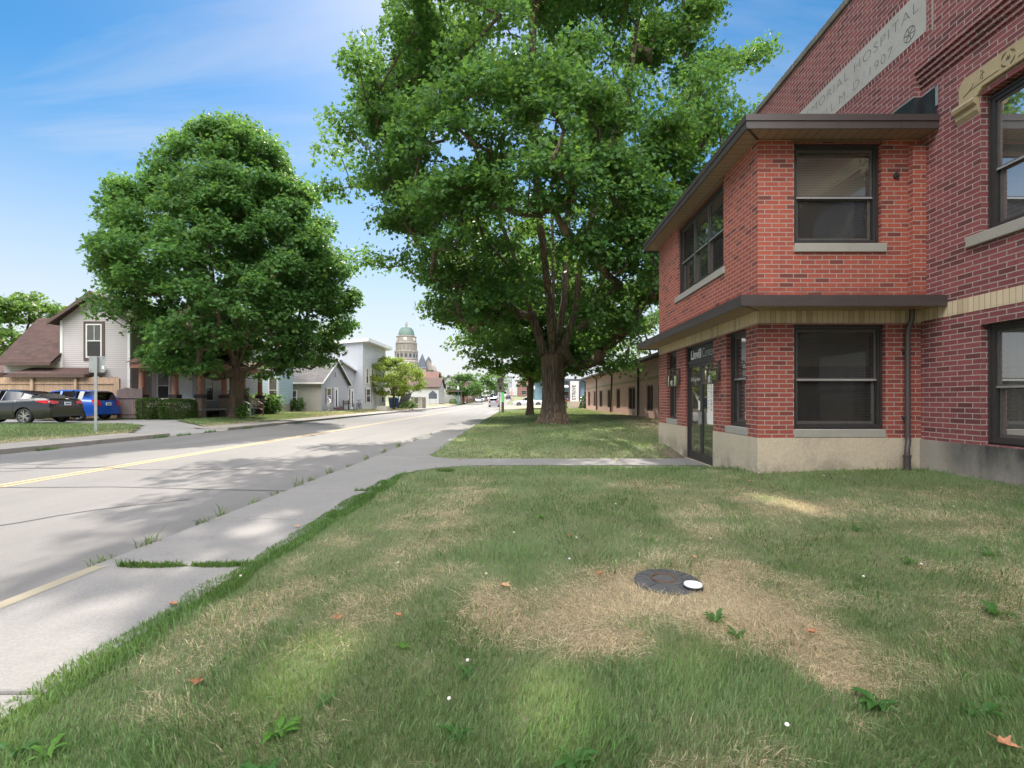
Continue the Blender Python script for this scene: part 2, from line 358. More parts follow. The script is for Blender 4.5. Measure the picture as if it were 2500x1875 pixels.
M['tan'] = siding('tan_siding', (.53,.49,.488)); M['blue_siding'] = siding('pale_blue_siding', (.42,.55,.60), .13)
M['grey_siding'] = siding('light_grey_siding', (.46,.46,.49), .11); M['greige'] = siding('greige_siding', (.40,.385,.35), .11)
M['white_siding'] = siding('white_siding', (.55,.55,.545), .13); M['block_siding'] = siding('blue_grey_siding', (.44,.46,.51), .11)
M['roof_brown'] = shingle('brown_shingles', (.090,.050,.043)); M['roof_grey'] = shingle('grey_shingles', (.13,.125,.13)); M['roof_red'] = shingle('reddish_shingles', (.22,.12,.10))
M['trim_brown'] = plain('brown_trim', (.10,.065,.052), .6, .15); M['pink_trim'] = plain('mauve_shutter', (.24,.17,.19), .6, .1)
M['porch_red'] = plain('porch_red_paint', (.38,.17,.12), .6, .2, 4); M['porch_dark'] = plain('porch_dark_block', (.06,.04,.04), .8, .3, 8)
M['cream_wood'] = plain('cream_wood_paint', (.66,.62,.53), .6, .12)
M['rock'] = concrete('rock_faced_block', (.30,.20,.16), (.18,.12,.10), .7, .9, 7, 25)
M['step'] = plain('grey_step_boards', (.30,.26,.23), .8, .25, 5)
M['bin_blue'] = plain('blue_bin_plastic', (.035,.10,.26), .45, .1)
M['copper'] = plain('green_copper', (.15,.225,.20), .6, .18, .25)
M['court'] = concrete('courthouse_limestone', (.40,.355,.33), (.34,.30,.28), .6, .1, .12, 2)
M['slate'] = plain('dark_slate', (.07,.085,.11), .6, .2, .4)
M['green_post'] = plain('green_cast_iron', (.02,.16,.12), .45, .1); M['globe'] = plain('white_globe', (.85,.85,.83), .3, .02)
M['lime_green'] = plain('green_reflective_marker', (.16,.72,.20), .4, .05)
M['red_sign'] = plain('sign_red', (.62,.035,.03), .5, .05); M['sign_cream'] = plain('sign_white_sheet', (.78,.73,.68), .5, .05)
M['brown_panel'] = plain('dark_brown_sign_frame', (.07,.045,.045), .5, .1)
M['orange'] = plain('signal_amber', (.8,.35,.05), .5, .05)

def wood(name, c, c2, sc=(30,30,1.2)):
    t = NT(name); p = t.mapping(t.geo(), sc)
    cc = t.mixc(t.ramp(t.noise(1, 6, .65, p, .5), .3, .7), c, c2)
    cc = t.mixc(t.ramp(t.noise(1.5, 3, .5, t.geo()), .4, .7, 0, .5), cc, (c2[0]*.8, c2[1]*.8, c2[2]*.8))
    t.P(Base_Color=cc, Roughness=.85); t.bump(t.noise(1, 6, .7, p, .3), .4, .01); return t.m
M['fence'] = wood('weathered_cedar', (.54,.38,.26), (.38,.25,.165), (14,14,.8)); M['pole_wood'] = wood('pole_wood', (.13,.085,.06), (.08,.05,.04))
M['gate_wood'] = wood('grey_gate_wood', (.20,.15,.14), (.12,.09,.09), (14,14,.8)); M['bench_wood'] = wood('bench_wood', (.2,.12,.08), (.12,.08,.05))

def bark(name, c, c2, ridges=9.0):
    t = NT(name); g = t.geo(); p = t.mapping(g, (ridges, ridges, 1.1))
    v = t.new('ShaderNodeTexVoronoi', feature='DISTANCE_TO_EDGE'); v.inputs['Scale'].default_value = 1.0
    nn = t.new('ShaderNodeTexNoise'); nn.inputs['Scale'].default_value = 2.2; nn.inputs['Detail'].default_value = 5; t.l.new(g, nn.inputs['Vector'])
    va = t.new('ShaderNodeVectorMath', operation='ADD'); t.l.new(p, va.inputs[0]); t.l.new(nn.outputs['Color'], va.inputs[1]); t.l.new(va.outputs[0], v.inputs['Vector'])
    e = t.ramp(v.outputs['Distance'], .0, .22)
    cc = t.mixc(e, c2, c); cc = t.mixc(t.ramp(t.noise(1.1, 5, .6, g), .45, .7, 0, .6), cc, (c[0]*1.5, c[1]*1.35, c[2]*1.15))
    cc = t.mixc(t.ramp(t.noise(26, 5, .7, g), .35, .7, 0, .45), cc, (c2[0], c2[1], c2[2]))
    t.P(Base_Color=cc, Roughness=.95)
    h = t.math('ADD', e, t.math('MULTIPLY', t.noise(22, 5, .7, g), .5)); t.bump(h, .9, .035)
    return t.m
M['bark'] = bark('maple_bark', (.20,.148,.105), (.062,.047,.036)); M['bark2'] = bark('smooth_bark', (.19,.135,.09), (.08,.058,.042), 12)

def leafmat(name, trans=(.30,.46,.06), tf=.42, gloss=.52):
    t = NT(name); a = t.new('ShaderNodeAttribute', attribute_name='Col')
    t.P(Base_Color=a.outputs['Color'], Roughness=gloss); t.b.inputs['Specular IOR Level'].default_value = .25
    tl = t.new('ShaderNodeBsdfTranslucent'); mc = t.mixc(1.0, a.outputs['Color'], trans, 'MULTIPLY')
    sc = t.new('ShaderNodeVectorMath', operation='SCALE'); t.l.new(a.outputs['Color'], sc.inputs[0]); sc.inputs['Scale'].default_value = 2.6
    mc = t.mixc(.65, sc.outputs[0], trans)
    t.l.new(mc, tl.inputs['Color'])
    mx = t.new('ShaderNodeMixShader'); mx.inputs[0].default_value = tf; t.l.new(t.b.outputs[0], mx.inputs[1]); t.l.new(tl.outputs[0], mx.inputs[2]); t.l.new(mx.outputs[0], t.out.inputs['Surface'])
    return t.m
M['leaf'] = leafmat('maple_leaf', (.26,.44,.06), .38); M['grass'] = leafmat('grass_blade', (.32,.36,.10), .33, .5)
# ---------------------------------------------------------------- ground, road, pavements
def sm(t): t = np.clip(t, 0, 1); return t*t*(3-2*t)
def rise(y): return np.interp(y, [-60,85,105,130,160,190,215,280,400,3000], [0,0,.15,.5,1.1,1.75,2.4,4.2,5,5])
def lawn(x, y):
    x = np.asarray(x, float); y = np.asarray(y, float)
    base = .12*sm((x+1.35)/2.6) + .10*sm((x-2)/4)
    d = sm((np.maximum(0, np.abs(y-9.65)-.5))/1.7)
    return .015 + base*d + .06*sm((y-12)/10) + rise(y)
def left_lawn(x, y): return .095 + .155*sm((-13.95-np.asarray(x, float))/2.6) + rise(y)
def gz(x, y): return float(lawn(x, y) if x > -3 else left_lawn(x, y) if x < -13.9 else rise(y)-.04)

# dry / lush pattern of the lawn, in places on the ground; (x, y, rx, ry, amount) measured on the photo at 2212 px
SP = []
for x, y, rx, ry, a in [(60,1420,130,45,.75),(250,1345,150,35,.8),(430,1290,120,30,.55),(700,1250,110,40,.42),(560,1180,100,30,.3),
    (1090,1290,75,55,.85),(1240,1320,85,70,.95),(1430,1290,130,60,1.0),(1620,1310,120,60,.85),(1700,1360,70,40,.6),(1330,1380,80,25,.5),
    (1400,1050,60,14,.6),(1460,1090,60,22,.7),(1530,1150,60,30,.7),(1580,1215,60,30,.8),(1480,1190,60,30,.5),
    (1640,1075,90,14,.6),(1760,1105,90,22,.85),(1900,1110,110,20,.6),(2060,1150,110,30,.5),(2150,1180,90,30,.35),
    (1820,1480,65,40,.85),(1840,1570,30,20,.5),(1000,1070,50,60,.45),(900,1130,60,40,.25),(800,1380,90,30,.3),(2080,1420,140,80,.12),(300,1500,150,40,.3),
    (1250,1010,260,10,-.5),(1200,1120,70,60,-.35),(1320,1090,60,45,-.25),(1500,1500,250,80,-.5),(1150,1480,150,60,-.3),(1950,1040,200,20,-.6),(2130,1560,120,60,-.2),(600,1450,160,60,-.25),(1250,1570,150,60,-.35)]:
    sx, sy = x*1.1302, y*1.1302; Y = 1.15*F/(sy-976); X = (sx-1270)/F*Y
    SP.append((X, Y, rx*1.13/F*Y, Y*ry*1.13/(sy-976), a*(1.0 if a < 0 or (1050 < x < 1720 and y > 1240) or y > 1470 else .66)))
_g = np.random.default_rng(3).random((64, 64))
def vnoise(x, y, s):
    u, v = np.asarray(x)*s, np.asarray(y)*s; i, j = np.floor(u).astype(int), np.floor(v).astype(int); f, g = sm(u-i), sm(v-j)
    a, b, c, d = _g[i%64, j%64], _g[(i+1)%64, j%64], _g[i%64, (j+1)%64], _g[(i+1)%64, (j+1)%64]
    return (a*(1-f)+b*f)*(1-g) + (c*(1-f)+d*f)*g
def dry(x, y):
    x = np.asarray(x, float); y = np.asarray(y, float); d = np.full(x.shape, .14)
    for X, Y, a, b, k in SP: d = d + (.76 if k > 0 else .8)*k*np.exp(-((x-X)/a)**2/1.4-((y-Y)/b)**2/1.4)
    d = d + (vnoise(x, y, 1.3)-.5)*.36 + (vnoise(x+9, y+5, 4.0)-.5)*.52 + (vnoise(x+2, y+7, 13.0)-.5)*.24
    d = d - .9*np.exp(-((x+1.98)/.13)**2)*(y < 8.6)                     # lush fringe along the pavement
    d = np.where(y > 10.1, .18 + (vnoise(x, y, .8)-.5)*.4 + .55*sm((x-3.4-(y-12)*.06)/1.8)*(y < 56) + .7*sm((y-56)/6)*(x > -3), d)
    d = np.where(x < -13.9, .12 + (vnoise(x, y, .7)-.5)*.3 + .35*sm((y-31)/6) + .5*np.exp(-((x+14.2)/.4)**2), d)
    return np.clip(d, 0, .80)
GL, GO, ST = np.array([.122,.208,.078]), np.array([.215,.268,.132]), np.array([.56,.465,.35])
def turf_color(d, r1, r2):
    d = d[:, None]; k = np.clip(d*2.0+(np.mod(r2[:, None]*5.7, 1)-.5)*1.1+.1, 0, 1)
    g = GL*(1-k) + GO*k
    w = np.clip((d-.34)/.60 + (r1[:, None]-.5)*1.15, 0, 1)
    c = g*(1-w) + ST*w
    br = np.clip((r1[:, None]*7.3) % 1.0, 0, 1); c = np.where((br > .72) & (w > .3), c*np.array([.72,.60,.48]), c)
    return c*(.65+.7*r2[:, None])

def sheet(name, xs, ys, zf, m, kind='structure', colorf=None, mask=None, thick=0):
    xs = np.asarray(xs, float); ys = np.asarray(ys, float); X, Y = np.meshgrid(xs, ys); Z = zf(X, Y)*np.ones_like(X)
    nx = len(xs); V = np.stack([X.ravel(), Y.ravel(), Z.ravel()], 1); Fc = []
    for j in range(len(ys)-1):
        for i in range(nx-1):
            if mask and not mask((xs[i]+xs[i+1])/2, (ys[j]+ys[j+1])/2): continue
            Fc.append((j*nx+i, j*nx+i+1, (j+1)*nx+i+1, (j+1)*nx+i))
    me = bpy.data.meshes.new(name); me.from_pydata(V.tolist(), [], Fc); me.materials.append(m)
    if colorf is not None:
        at = me.attributes.new('Col', 'FLOAT_COLOR', 'POINT'); c = np.ones((len(V), 4)); c[:, :3] = colorf(X.ravel(), Y.ravel()); at.data.foreach_set('color', c.ravel())
    me.polygons.foreach_set('use_smooth', [True]*len(me.polygons))
    uv = me.uv_layers.new(name='UVMap'); li = np.zeros(len(me.loops), int); me.loops.foreach_get('vertex_index', li); uv.data.foreach_set('uv', V[li, :2].ravel())
    o = bpy.data.objects.new(name, me); col.objects.link(o); tag(o, kind=kind); return o

t = NT('turf_soil'); a = t.new('ShaderNodeAttribute', attribute_name='Col'); p = t.geo()
cc = t.mixc(t.ramp(t.noise(55, 5, .7, p), .35, .7, 0, .8), a.outputs['Color'], (.12,.095,.06)); cc = t.mixc(t.ramp(t.noise(9, 4, .6, p), .5, .75, 0, .5), cc, (.20,.15,.09))
t.P(Base_Color=cc, Roughness=.95); t.bump(t.noise(120, 4, .7, p), .8, .02); M['soil'] = t.m
t = NT('rough_grassland'); p = t.geo(); cc = t.mixc(t.ramp(t.noise(.15, 5, .6, p), .35, .7), (.075,.11,.03), (.20,.18,.09)); t.P(Base_Color=cc, Roughness=.95); M['land'] = t.m

t = NT('worn_pavement_road'); p = t.geo()
cc = t.mixc(t.ramp(t.noise(.55, 5, .6, t.mapping(p, (1.5,.22,1))), .35, .7), (.130,.123,.119), (.176,.166,.160))
cc = t.mixc(t.ramp(t.noise(60, 4, .75, p), .35, .7, 0, .5), cc, (.11,.105,.105)); cc = t.mixc(t.ramp(t.noise(150, 2, .5, p), .6, .75, 0, .6), cc, (.42,.40,.38))
cc = t.mixc(t.ramp(t.noise(1.6, 5, .65, t.mapping(p, (1.0,.5,1), loc=(5,3,0))), .52, .8, 0, .35), cc, (.13,.125,.125))
t.P(Base_Color=cc, Roughness=.85); t.bump(t.noise(110, 4, .7, p), .45, .008); M['road'] = t.m
M['pave'] = concrete('pavement_concrete', (.225,.215,.208), (.172,.166,.162), .6, .4, .8, 60)
M['pave_old'] = concrete('old_curb_concrete', (.33,.30,.27), (.20,.185,.17), .8, .6, 1.5, 40)
M['drive'] = concrete('driveway_concrete', (.30,.29,.285), (.20,.195,.19), .8, .4, .5, 50)
M['asph'] = concrete('car_park_asphalt', (.16,.155,.155), (.11,.108,.108), .7, .4, .3, 50)
def worn_paint(name, c, keep=.62):
    t = NT(name); p = t.geo(); n = t.noise(28, 5, .75, p); f = t.ramp(n, keep-.06, keep+.04); t.P(Base_Color=t.mixc(f, c, (.25,.235,.225)), Roughness=.8); return t.m
M['yellow'] = worn_paint('yellow_road_paint', (.50,.335,.12), .53); M['yellow_worn'] = worn_paint('faded_yellow_curb_paint', (.28,.24,.165), .57)
M['crack'] = plain('crack_sealant', (.06,.06,.062), .7, .3, 4)

yk = np.unique(np.concatenate([np.arange(-40,100,10), np.arange(100,300,10), [340,400,500,700]]))
sheet('ground', [-1500,-300,-80,-14,-12.5,-3.3,-2,40,300,1500], np.concatenate([[-300], yk, [1200,2600]]), lambda x, y: rise(y)-.14, M['land'])
sheet('road', [-12.45,-8,-3.2], yk, lambda x, y: rise(y)-.04, M['road'])
PAV = .03
m = MB()
# near pavement slabs with open joints
jy = [-8,-3.5,-1.6,.15,2.05,3.62,5.05,6.6,8.35,10.6,12.4,14.2,16,17.8,19.6,21.4,23.2,25,27,29,31,33,35,37,39,41,43,45,47,49,51,53.6]
for a, b in zip(jy[:-1], jy[1:]):
    dz = random.uniform(-.004, .003) if a > 3.5 else 0
    m.box(-3.2+random.uniform(-.01,.01), -2.02, a+.010, b-.010, -.16, PAV+dz)
o = m.build('pavement', M['pave']); tag(o, kind='structure')
bv = o.modifiers.new('bevel', 'BEVEL'); bv.width = .012; bv.segments = 2
m = MB()
for a, b in ((-8,2.04),(2.07,3.6)):
    m.quad((-3.185,a,PAV+.0025),(-3.08,a,PAV+.0025),(-3.08,b,PAV+.0025),(-3.185,b,PAV+.0025))
o = m.build('faded_curb_paint', M['yellow_worn']); tag(o, kind='structure')
# cross walk to the door, with curved corners at the pavement
def fillet(cx, cy, r, a0, a1): return [(cx+r*math.cos(R(a)), cy+r*math.sin(R(a))) for a in np.linspace(a0, a1, 9)]
near = fillet(-.515, 7.65, 1.5, 180, 90); far = fillet(-1.215, 10.95, .8, 270, 180)
poly = near + [(1.0,9.15),(3.52,9.15),(3.52,10.2),(1.0,10.15)] + far
m = MB(); m.prism(poly, lambda u, v, t: (u, v, t), -.12, PAV+.006); o = m.build('door_path', M['pave']); tag(o, kind='structure')
m = MB(); m.box(3.50,3.72,8.93,10.39,-.1,.034); o = m.build('door_step', M['found']); tag(o, kind='structure')
def in_path(x, y):
    x = np.asarray(x); y = np.asarray(y)
    a = (y > 9.15) & (y < 10.15) & (x < 3.6)
    b = (x < -.55) & (y > 7.65) & (y <= 9.15) & ((x+.55)**2+(y-7.65)**2 > 1.5**2)
    c = (x < -1.25) & (y >= 10.15) & (y < 10.95) & ((x+1.25)**2+(y-10.95)**2 > .8**2)
    return a | b | c
# far pavement strip and curb
m = MB(); jy2 = list(np.arange(-10, 100, 1.7))
for a, b in zip(jy2[:-1], jy2[1:]):
    if 17.0 < a < 20.5: continue
    za, zb = .08, .095
    m.add([(-12.45,a+.008,-.12),(-12.45,b-.008,-.12),(-12.45,b-.008,za),(-12.45,a+.008,za),(-13.95,a+.008,zb),(-13.95,b-.008,zb),(-12.3,a+.008,-.12),(-12.3,b-.008,-.12)],
          [[0,1,2,3],[3,2,5,4],[0,3,4],[1,5,2]])
o = m.build('far_pavement', M['pave_old']); tag(o, kind='structure')
gx = np.arange(-2.1, 6.05, .1)
colf = lambda x, y: turf_color(dry(x, y), np.full(x.shape, .5), np.full(x.shape, .5))*np.array([.85,.80,.72])
sheet('lawn', np.concatenate([np.arange(-2.04, 6.05, .1)]), np.arange(-6, 9.17, .1), lawn, M['soil'], colorf=colf)
sheet('lawn_strip', np.arange(-2.04, 9.0, .35), np.arange(10.13, 54.1, .35), lawn, M['soil'], colorf=colf)
sheet('verge', np.concatenate([[-3.2], np.arange(-2.3, 40, 2.0)]), np.arange(62, 84.1, 1.0), lambda x, y: lawn(x, y)+.12*sm((x+3.2)/3)*sm((y-62)/3), M['soil'], colorf=colf)
sheet('car_park', [-3.2, 10, 60], np.arange(53.6, 62.5, 1.1), lambda x, y: rise(y)+.03, M['asph'])
sheet('side_street', [-3.4, 10, 90], np.arange(84, 112, 2.0), lambda x, y: rise(y)+.0, M['road'])
DRV = [(-12.6,16.9),(-14.0,17.3),(-15.8,20.2),(-17.5,20.45),(-30,20.45),(-30,25.75),(-17.6,25.75),(-16.6,23.4),(-14.2,21.7),(-12.6,21.2)]
def in_drive(x, y):
    x = np.asarray(x, float); y = np.asarray(y, float); r = np.zeros(x.shape, bool); n = len(DRV)
    for i in range(n):
        (x0, y0), (x1, y1) = DRV[i], DRV[(i+1) % n]
        if y0 == y1: continue
        c = ((y0 > y) != (y1 > y)) & (x < (x1-x0)*(y-y0)/(y1-y0)+x0); r ^= c
    return r
sheet('far_lawn', np.concatenate([np.arange(-13.93,-32,-.3), np.arange(-32,-80,-6.0)]), np.concatenate([np.arange(-4, 62, .3), np.arange(62,135,3.0)]), left_lawn, M['soil'], colorf=colf, mask=lambda x, y: not bool(in_drive(x, y)))
sheet('driveway', np.concatenate([[-12.46], np.arange(-12.9,-31,-.3)]), np.arange(16.4, 26.2, .2), lambda x, y: np.where(x > -14, -.03+(.06)*np.clip((-12.46-x)/1.5,0,1), left_lawn(x, y)-.03*1.0), M['drive'], mask=lambda x, y: bool(in_drive(x-.02 if x < -12.6 else -12.7, y)) or (x > -14 and 16.9 < y < 21.2))

# road markings and sealed cracks, laid on the road
def ribbon(mb, pts, w, z=.004):
    for (xa, ya), (xb, yb) in zip(pts[:-1], pts[1:]):
        d = Vector((xb-xa, yb-ya, 0)).normalized(); n = Vector((-d.y, d.x, 0))*w/2
        za, zb = float(rise(ya))-.04+z, float(rise(yb))-.04+z
        mb.quad((xa-n.x,ya-n.y,za),(xa+n.x,ya+n.y,za),(xb+n.x,yb+n.y,zb),(xb-n.x,yb-n.y,zb))
m = MB()
for x in (-7.98,-7.78): ribbon(m, [(x, y) for y in yk[yk >= -10]], .11)
o = m.build('yellow_centre_lines', M['yellow']); tag(o, kind='structure')
m = MB()
def wiggle(x0, y0, x1, y1, n=14, a=.10):
    k = random.random()*6
    return [(x0+(x1-x0)*i/n+a*math.sin(i*1.3+k)*random.uniform(.4,1), y0+(y1-y0)*i/n+a*math.cos(i*.9+k)*random.uniform(.3,1)) for i in range(n+1)]
for p in (wiggle(-11.2,7.55,-3.3,7.0), wiggle(-7.6,2.5,-4.4,6.4,16), wiggle(-5.6,8.2,-4.9,20,22,.08), wiggle(-10.6,8.6,-9.6,16,14), wiggle(-9.4,9.3,-4.2,8.9,12,.14),
          wiggle(-12.0,9.6,-9.0,9.2), wiggle(-6.2,4.4,-6.0,2.0,8), wiggle(-11.4,13.2,-3.6,13.8,18,.12), wiggle(-10.2,18.0,-3.5,18.4,18,.12), wiggle(-5.6,12,-5.3,34,26,.08), wiggle(-10.4,24,-10.2,46,20,.1), wiggle(-10.5,26,-3.5,26,14,.15), wiggle(-10.5,37,-3.5,37.5,14,.15)):
    ribbon(m, p, random.uniform(.018,.04))
for k in range(3):   # looping sealant on the far lane
    ribbon(m, [(-10.6+.9*k+.75*math.cos(a), 8.9+.4*k+.5*math.sin(a)) for a in np.linspace(k, k+4.6, 16)], .035)
o = m.build('sealed_road_cracks', M['crack']); tag(o, kind='structure')

# ---------------------------------------------------------------- brick building
EX, EY, EF = 3.556, 7.24, 12.38
MX, PX, MF = 6.0, 5.89, 12.34
bld = thing('brick_building', 'two storey maroon brick building with orange brick entrance wing and carved stone nameplate', 'building', (EX, EY, 0))
O = Vector((EX, EY, 0))
def part(mb, name, m, parent=None, smooth=False):
    return mb.build(name, m, parent or bld, smooth, off=O)
def fx(c): return lambda u, z, d: (c+d, u, z)       # wall seen from -X
def fy(c): return lambda u, z, d: (u, c+d, z)       # wall seen from -Y
def fbox(mb, fn, u0, u1, z0, z1, d0, d1):
    P = [fn(u, z, d) for d in (d0, d1) for u, z in ((u0,z0),(u1,z0),(u1,z1),(u0,z1))]
    return mb.add(P, [[0,1,2,3],[7,6,5,4],[0,4,5,1],[1,5,6,2],[2,6,7,3],[3,7,4,0]])
def wall(mb, fn, u0, u1, z0, z1, ops=(), th=.3):
    us = sorted({u0, u1, *[o[0] for o in ops], *[o[1] for o in ops]}); zs = sorted({z0, z1, *[o[2] for o in ops], *[o[3] for o in ops]})
    us = [u for u in us if u0 <= u <= u1]; zs = [z for z in zs if z0 <= z <= z1]
    hole = lambda u, z: any(o[0] < u < o[1] and o[2] < z < o[3] for o in ops)
    for a, b in zip(us[:-1], us[1:]):
        for c, d in zip(zs[:-1], zs[1:]):
            if hole((a+b)/2, (c+d)/2): continue
            for dd in (0, th): mb.quad(fn(a,c,dd), fn(b,c,dd), fn(b,d,dd), fn(a,d,dd))
    for o in ops:
        a, b, c, d = max(o[0],u0), min(o[1],u1), max(o[2],z0), min(o[3],z1)
        if c > z0 or True:
            mb.quad(fn(a,c,0), fn(a,d,0), fn(a,d,th), fn(a,c,th)); mb.quad(fn(b,c,0), fn(b,d,0), fn(b,d,th), fn(b,c,th))
            if d < z1: mb.quad(fn(a,d,0), fn(b,d,0), fn(b,d,th), fn(a,d,th))
            if c > z0: mb.quad(fn(a,c,0), fn(b,c,0), fn(b,c,th), fn(a,c,th))
    return mb
def ring(mb, fn, u0, u1, z0, z1, w, d0, d1):
    fbox(mb, fn, u0, u0+w, z0, z1, d0, d1); fbox(mb, fn, u1-w, u1, z0, z1, d0, d1)
    fbox(mb, fn, u0+w, u1-w, z0, z0+w, d0, d1); fbox(mb, fn, u0+w, u1-w, z1-w, z1, d0, d1)
def window(fn, u0, u1, z0, z1, rec=.07, lights=1, blind=None, mid=.48, fm='dark_frame', gm='glass', curtain=False, trim=.075, add=True):
    fr = MB(); ring(fr, fn, u0, u1, z0, z1, trim, rec, rec+.10)
    ring(fr, fn, u0+.02, u1-.02, z0+.02, z1-.02, .022, rec-.018, rec)
    W = part(fr, 'window', M[fm]); a0, a1, b0, b1 = u0+trim, u1-trim, z0+trim, z1-trim
    zm = b0+(b1-b0)*mid; sw = (a1-a0)/lights
    sash = MB(); rail = MB(); pane = MB()
    for k in range(lights):
        c0, c1 = a0+k*sw, a0+(k+1)*sw
        if k: fbox(sash, fn, c0-.032, c0+.032, b0, b1, rec+.012, rec+.085); 
        c0 += .034*(k > 0); c1 -= .034*(k < lights-1)
        ring(sash, fn, c0, c1, zm, b1, .030, rec+.026, rec+.052); ring(sash, fn, c0+.006, c1-.006, b0, zm+.012, .042, rec+.056, rec+.084)
        fbox(rail, fn, c0, c1, zm-.014, zm+.012, rec+.014, rec+.0255)
        pane.quad(*[fn(u, z, rec+.041) for u, z in ((c0+.03,zm+.03),(c1-.03,zm+.03),(c1-.03,b1-.03),(c0+.03,b1-.03))])
        pane.quad(*[fn(u, z, rec+.071) for u, z in ((c0+.048,b0+.042),(c1-.048,b0+.042),(c1-.048,zm-.03),(c0+.048,zm-.03))])
    part(sash, 'sash', M['frame_grey'], W); part(rail, 'meeting_rail', M['alu'], W); part(pane, 'pane', M[gm], W)
    if blind:
        bm_ = MB(); zb = b0+(b1-b0)*blind[1]
        bm_.quad(*[fn(u, z, rec+.15) for u, z in ((a0+.01,zb),(a1-.01,zb),(a1-.01,b1-.01),(a0+.01,b1-.01))])
        part(bm_, 'blind', M[blind[0]], W)
    if curtain:
        cm = MB(); n = 40
        for i in range(n):
            ua, ub = a0+(a1-a0)*i/n, a0+(a1-a0)*(i+1)/n; f = lambda u: .012*math.sin(u*70)+.008*math.sin(u*31)
            k = lambda u: min(1, .05+abs((u-a1)/(a1-a0))*4.2)      # swept to one side
            lo = lambda u: b0+(b1-b0)*(.12+.75*(1-k(u))**2*0)
            cm.quad(fn(ua, lo(ua), rec+.17+f(ua)), fn(ub, lo(ub), rec+.17+f(ub)), fn(ub, b1, rec+.17+f(ub)), fn(ua, b1, rec+.17+f(ua)))
        part(cm, 'curtain', M['curtain'], W, True)
    return W

FL, FM, FP = fx(EX), fx(MX), fx(PX); FF = fy(EY)
LO = [(7.62,8.345,.69,2.40),(8.91,10.41,-.2,2.40),(11.01,11.72,.69,2.40)]
# entrance wing walls
m = MB(); wall(m, FL, EY, EF, .70, 2.42, LO); wall(m, FF, EX, MX, .70, 2.42, [(4.10,5.47,.69,2.40)]); m.quad((EX,EF,.7),(MX,EF,.7),(MX,EF,2.42),(EX,EF,2.42))
part(m, 'lower_wall', M['brick_low'])
m = MB(); wall(m, FL, EY, EF, 2.62, 5.19, [(8.46,10.87,3.60,5.10)]); wall(m, FF, EX, MX, 2.62, 5.19, [(4.10,5.41,3.61,5.13)]); m.quad((EX,EF,2.62),(MX,EF,2.62),(MX,EF,5.19),(EX,EF,5.19))
m.add([(5.80,7.14,2.62),(5.998,7.14,2.62),(5.998,7.14,5.02),(5.80,7.14,5.02),(5.80,7.238,2.62),(5.80,7.238,5.09),(5.998,7.238,5.09),(5.998,7.238,2.62)], [[0,1,2,3],[0,3,5,4],[3,2,6,5]])
part(m, 'upper_wall', M['brick_ext'])
m = MB(); e = .004
m.add([(EX-e,EF,2.42),(EX-e,EY-e,2.42),(MX-e,EY-e,2.42),(EX-e,EF,2.62),(EX-e,EY-e,2.62),(MX-e,EY-e,2.62),(MX-e,-4,2.44),(MX-e,-4,2.64),(MX-e,EY-e,2.44),(MX-e,EY-e,2.64)], [[0,1,4,3],[1,2,5,4],[8,6,7,9]])
m.add([(EX-e,EF,2.42),(EX-e,EY-e,2.42),(MX,EY-e,2.42),(EX+.3,EF,2.42),(EX+.3,EY+.3,2.42),(MX,EY+.3,2.42)], [[0,1,4,3],[1,2,5,4]])
part(m, 'soldier_course', M['brick_cream'])
# foundation: door cheek faces left open
e = .008
m = MB(); wall(m, fx(EX-e), EY-e, 8.91, -.2, .70); wall(m, fy(EY-e), EX-e, MX, -.2, .70)
m.quad((EX-e,EY-e,.70),(EX+.3,EY-e,.70),(EX+.3,8.91,.70),(EX-e,8.91,.70)); m.quad((EX-e,8.91,-.2),(EX+.3,8.91,-.2),(EX+.3,8.91,.70),(EX-e,8.91,.70))
m.quad((EX+.3,EY-e,.70),(MX,EY-e,.70),(MX,EY+.3,.70),(EX+.3,EY+.3,.70)); part(m, 'foundation', M['found'])
m = MB(); wall(m, fx(EX-e), 10.41, EF+e, -.2, .70); m.quad((EX-e,10.41,.70),(EX+.3,10.41,.70),(EX+.3,EF+e,.70),(EX-e,EF+e,.70)); m.quad((EX-e,10.41,-.2),(EX+.3,10.41,-.2),(EX+.3,10.41,.70),(EX-e,10.41,.70)); m.quad((EX-e,EF+e,-.2),(MX,EF+e,-.2),(MX,EF+e,.7),(EX-e,EF+e,.7)); part(m, 'foundation', M['found'])
t = NT('stained_foundation_concrete'); p = t.geo(); s_ = t.new('ShaderNodeSeparateXYZ'); t.l.new(p, s_.inputs[0])
cc = t.mixc(t.ramp(t.noise(1.0, 5, .6, p), .35, .7), (.36,.32,.27), (.28,.26,.23)); cc = t.mixc(t.ramp(t.noise(50, 4, .7, p), .35, .7, 0, .4), cc, (.16,.15,.14))
band = t.math('MULTIPLY', t.ramp(s_.outputs[1], 6.95, 6.5), t.math('ADD', t.ramp(s_.outputs[2], .15, .7, .25, .95), t.math('MULTIPLY', t.math('SUBTRACT', t.noise(3.2, 5, .65, t.mapping(p, (1,1,.5))), .5), 1.6)), True)
cc = t.mixc(band, cc, (.045,.045,.043)); cc = t.mixc(t.math('MULTIPLY', t.ramp(t.noise(75, 4, .7, p), .66, .72), t.ramp(s_.outputs[2], .55, .68)), cc, (.6,.6,.58))
t.P(Base_Color=cc, Roughness=.9); t.bump(t.noise(45, 5, .7, p), .7, .008); M['found_st'] = t.m
m = MB(); m.quad((5.975,-4,-.1),(5.975,7.232,-.1),(5.975,7.232,.68),(5.975,-4,.68)); m.quad((5.975,-4,.68),(6.3,-4,.68),(6.3,7.232,.68),(5.975,7.232,.68))
part(m, 'stained_foundation', M['found_st'])
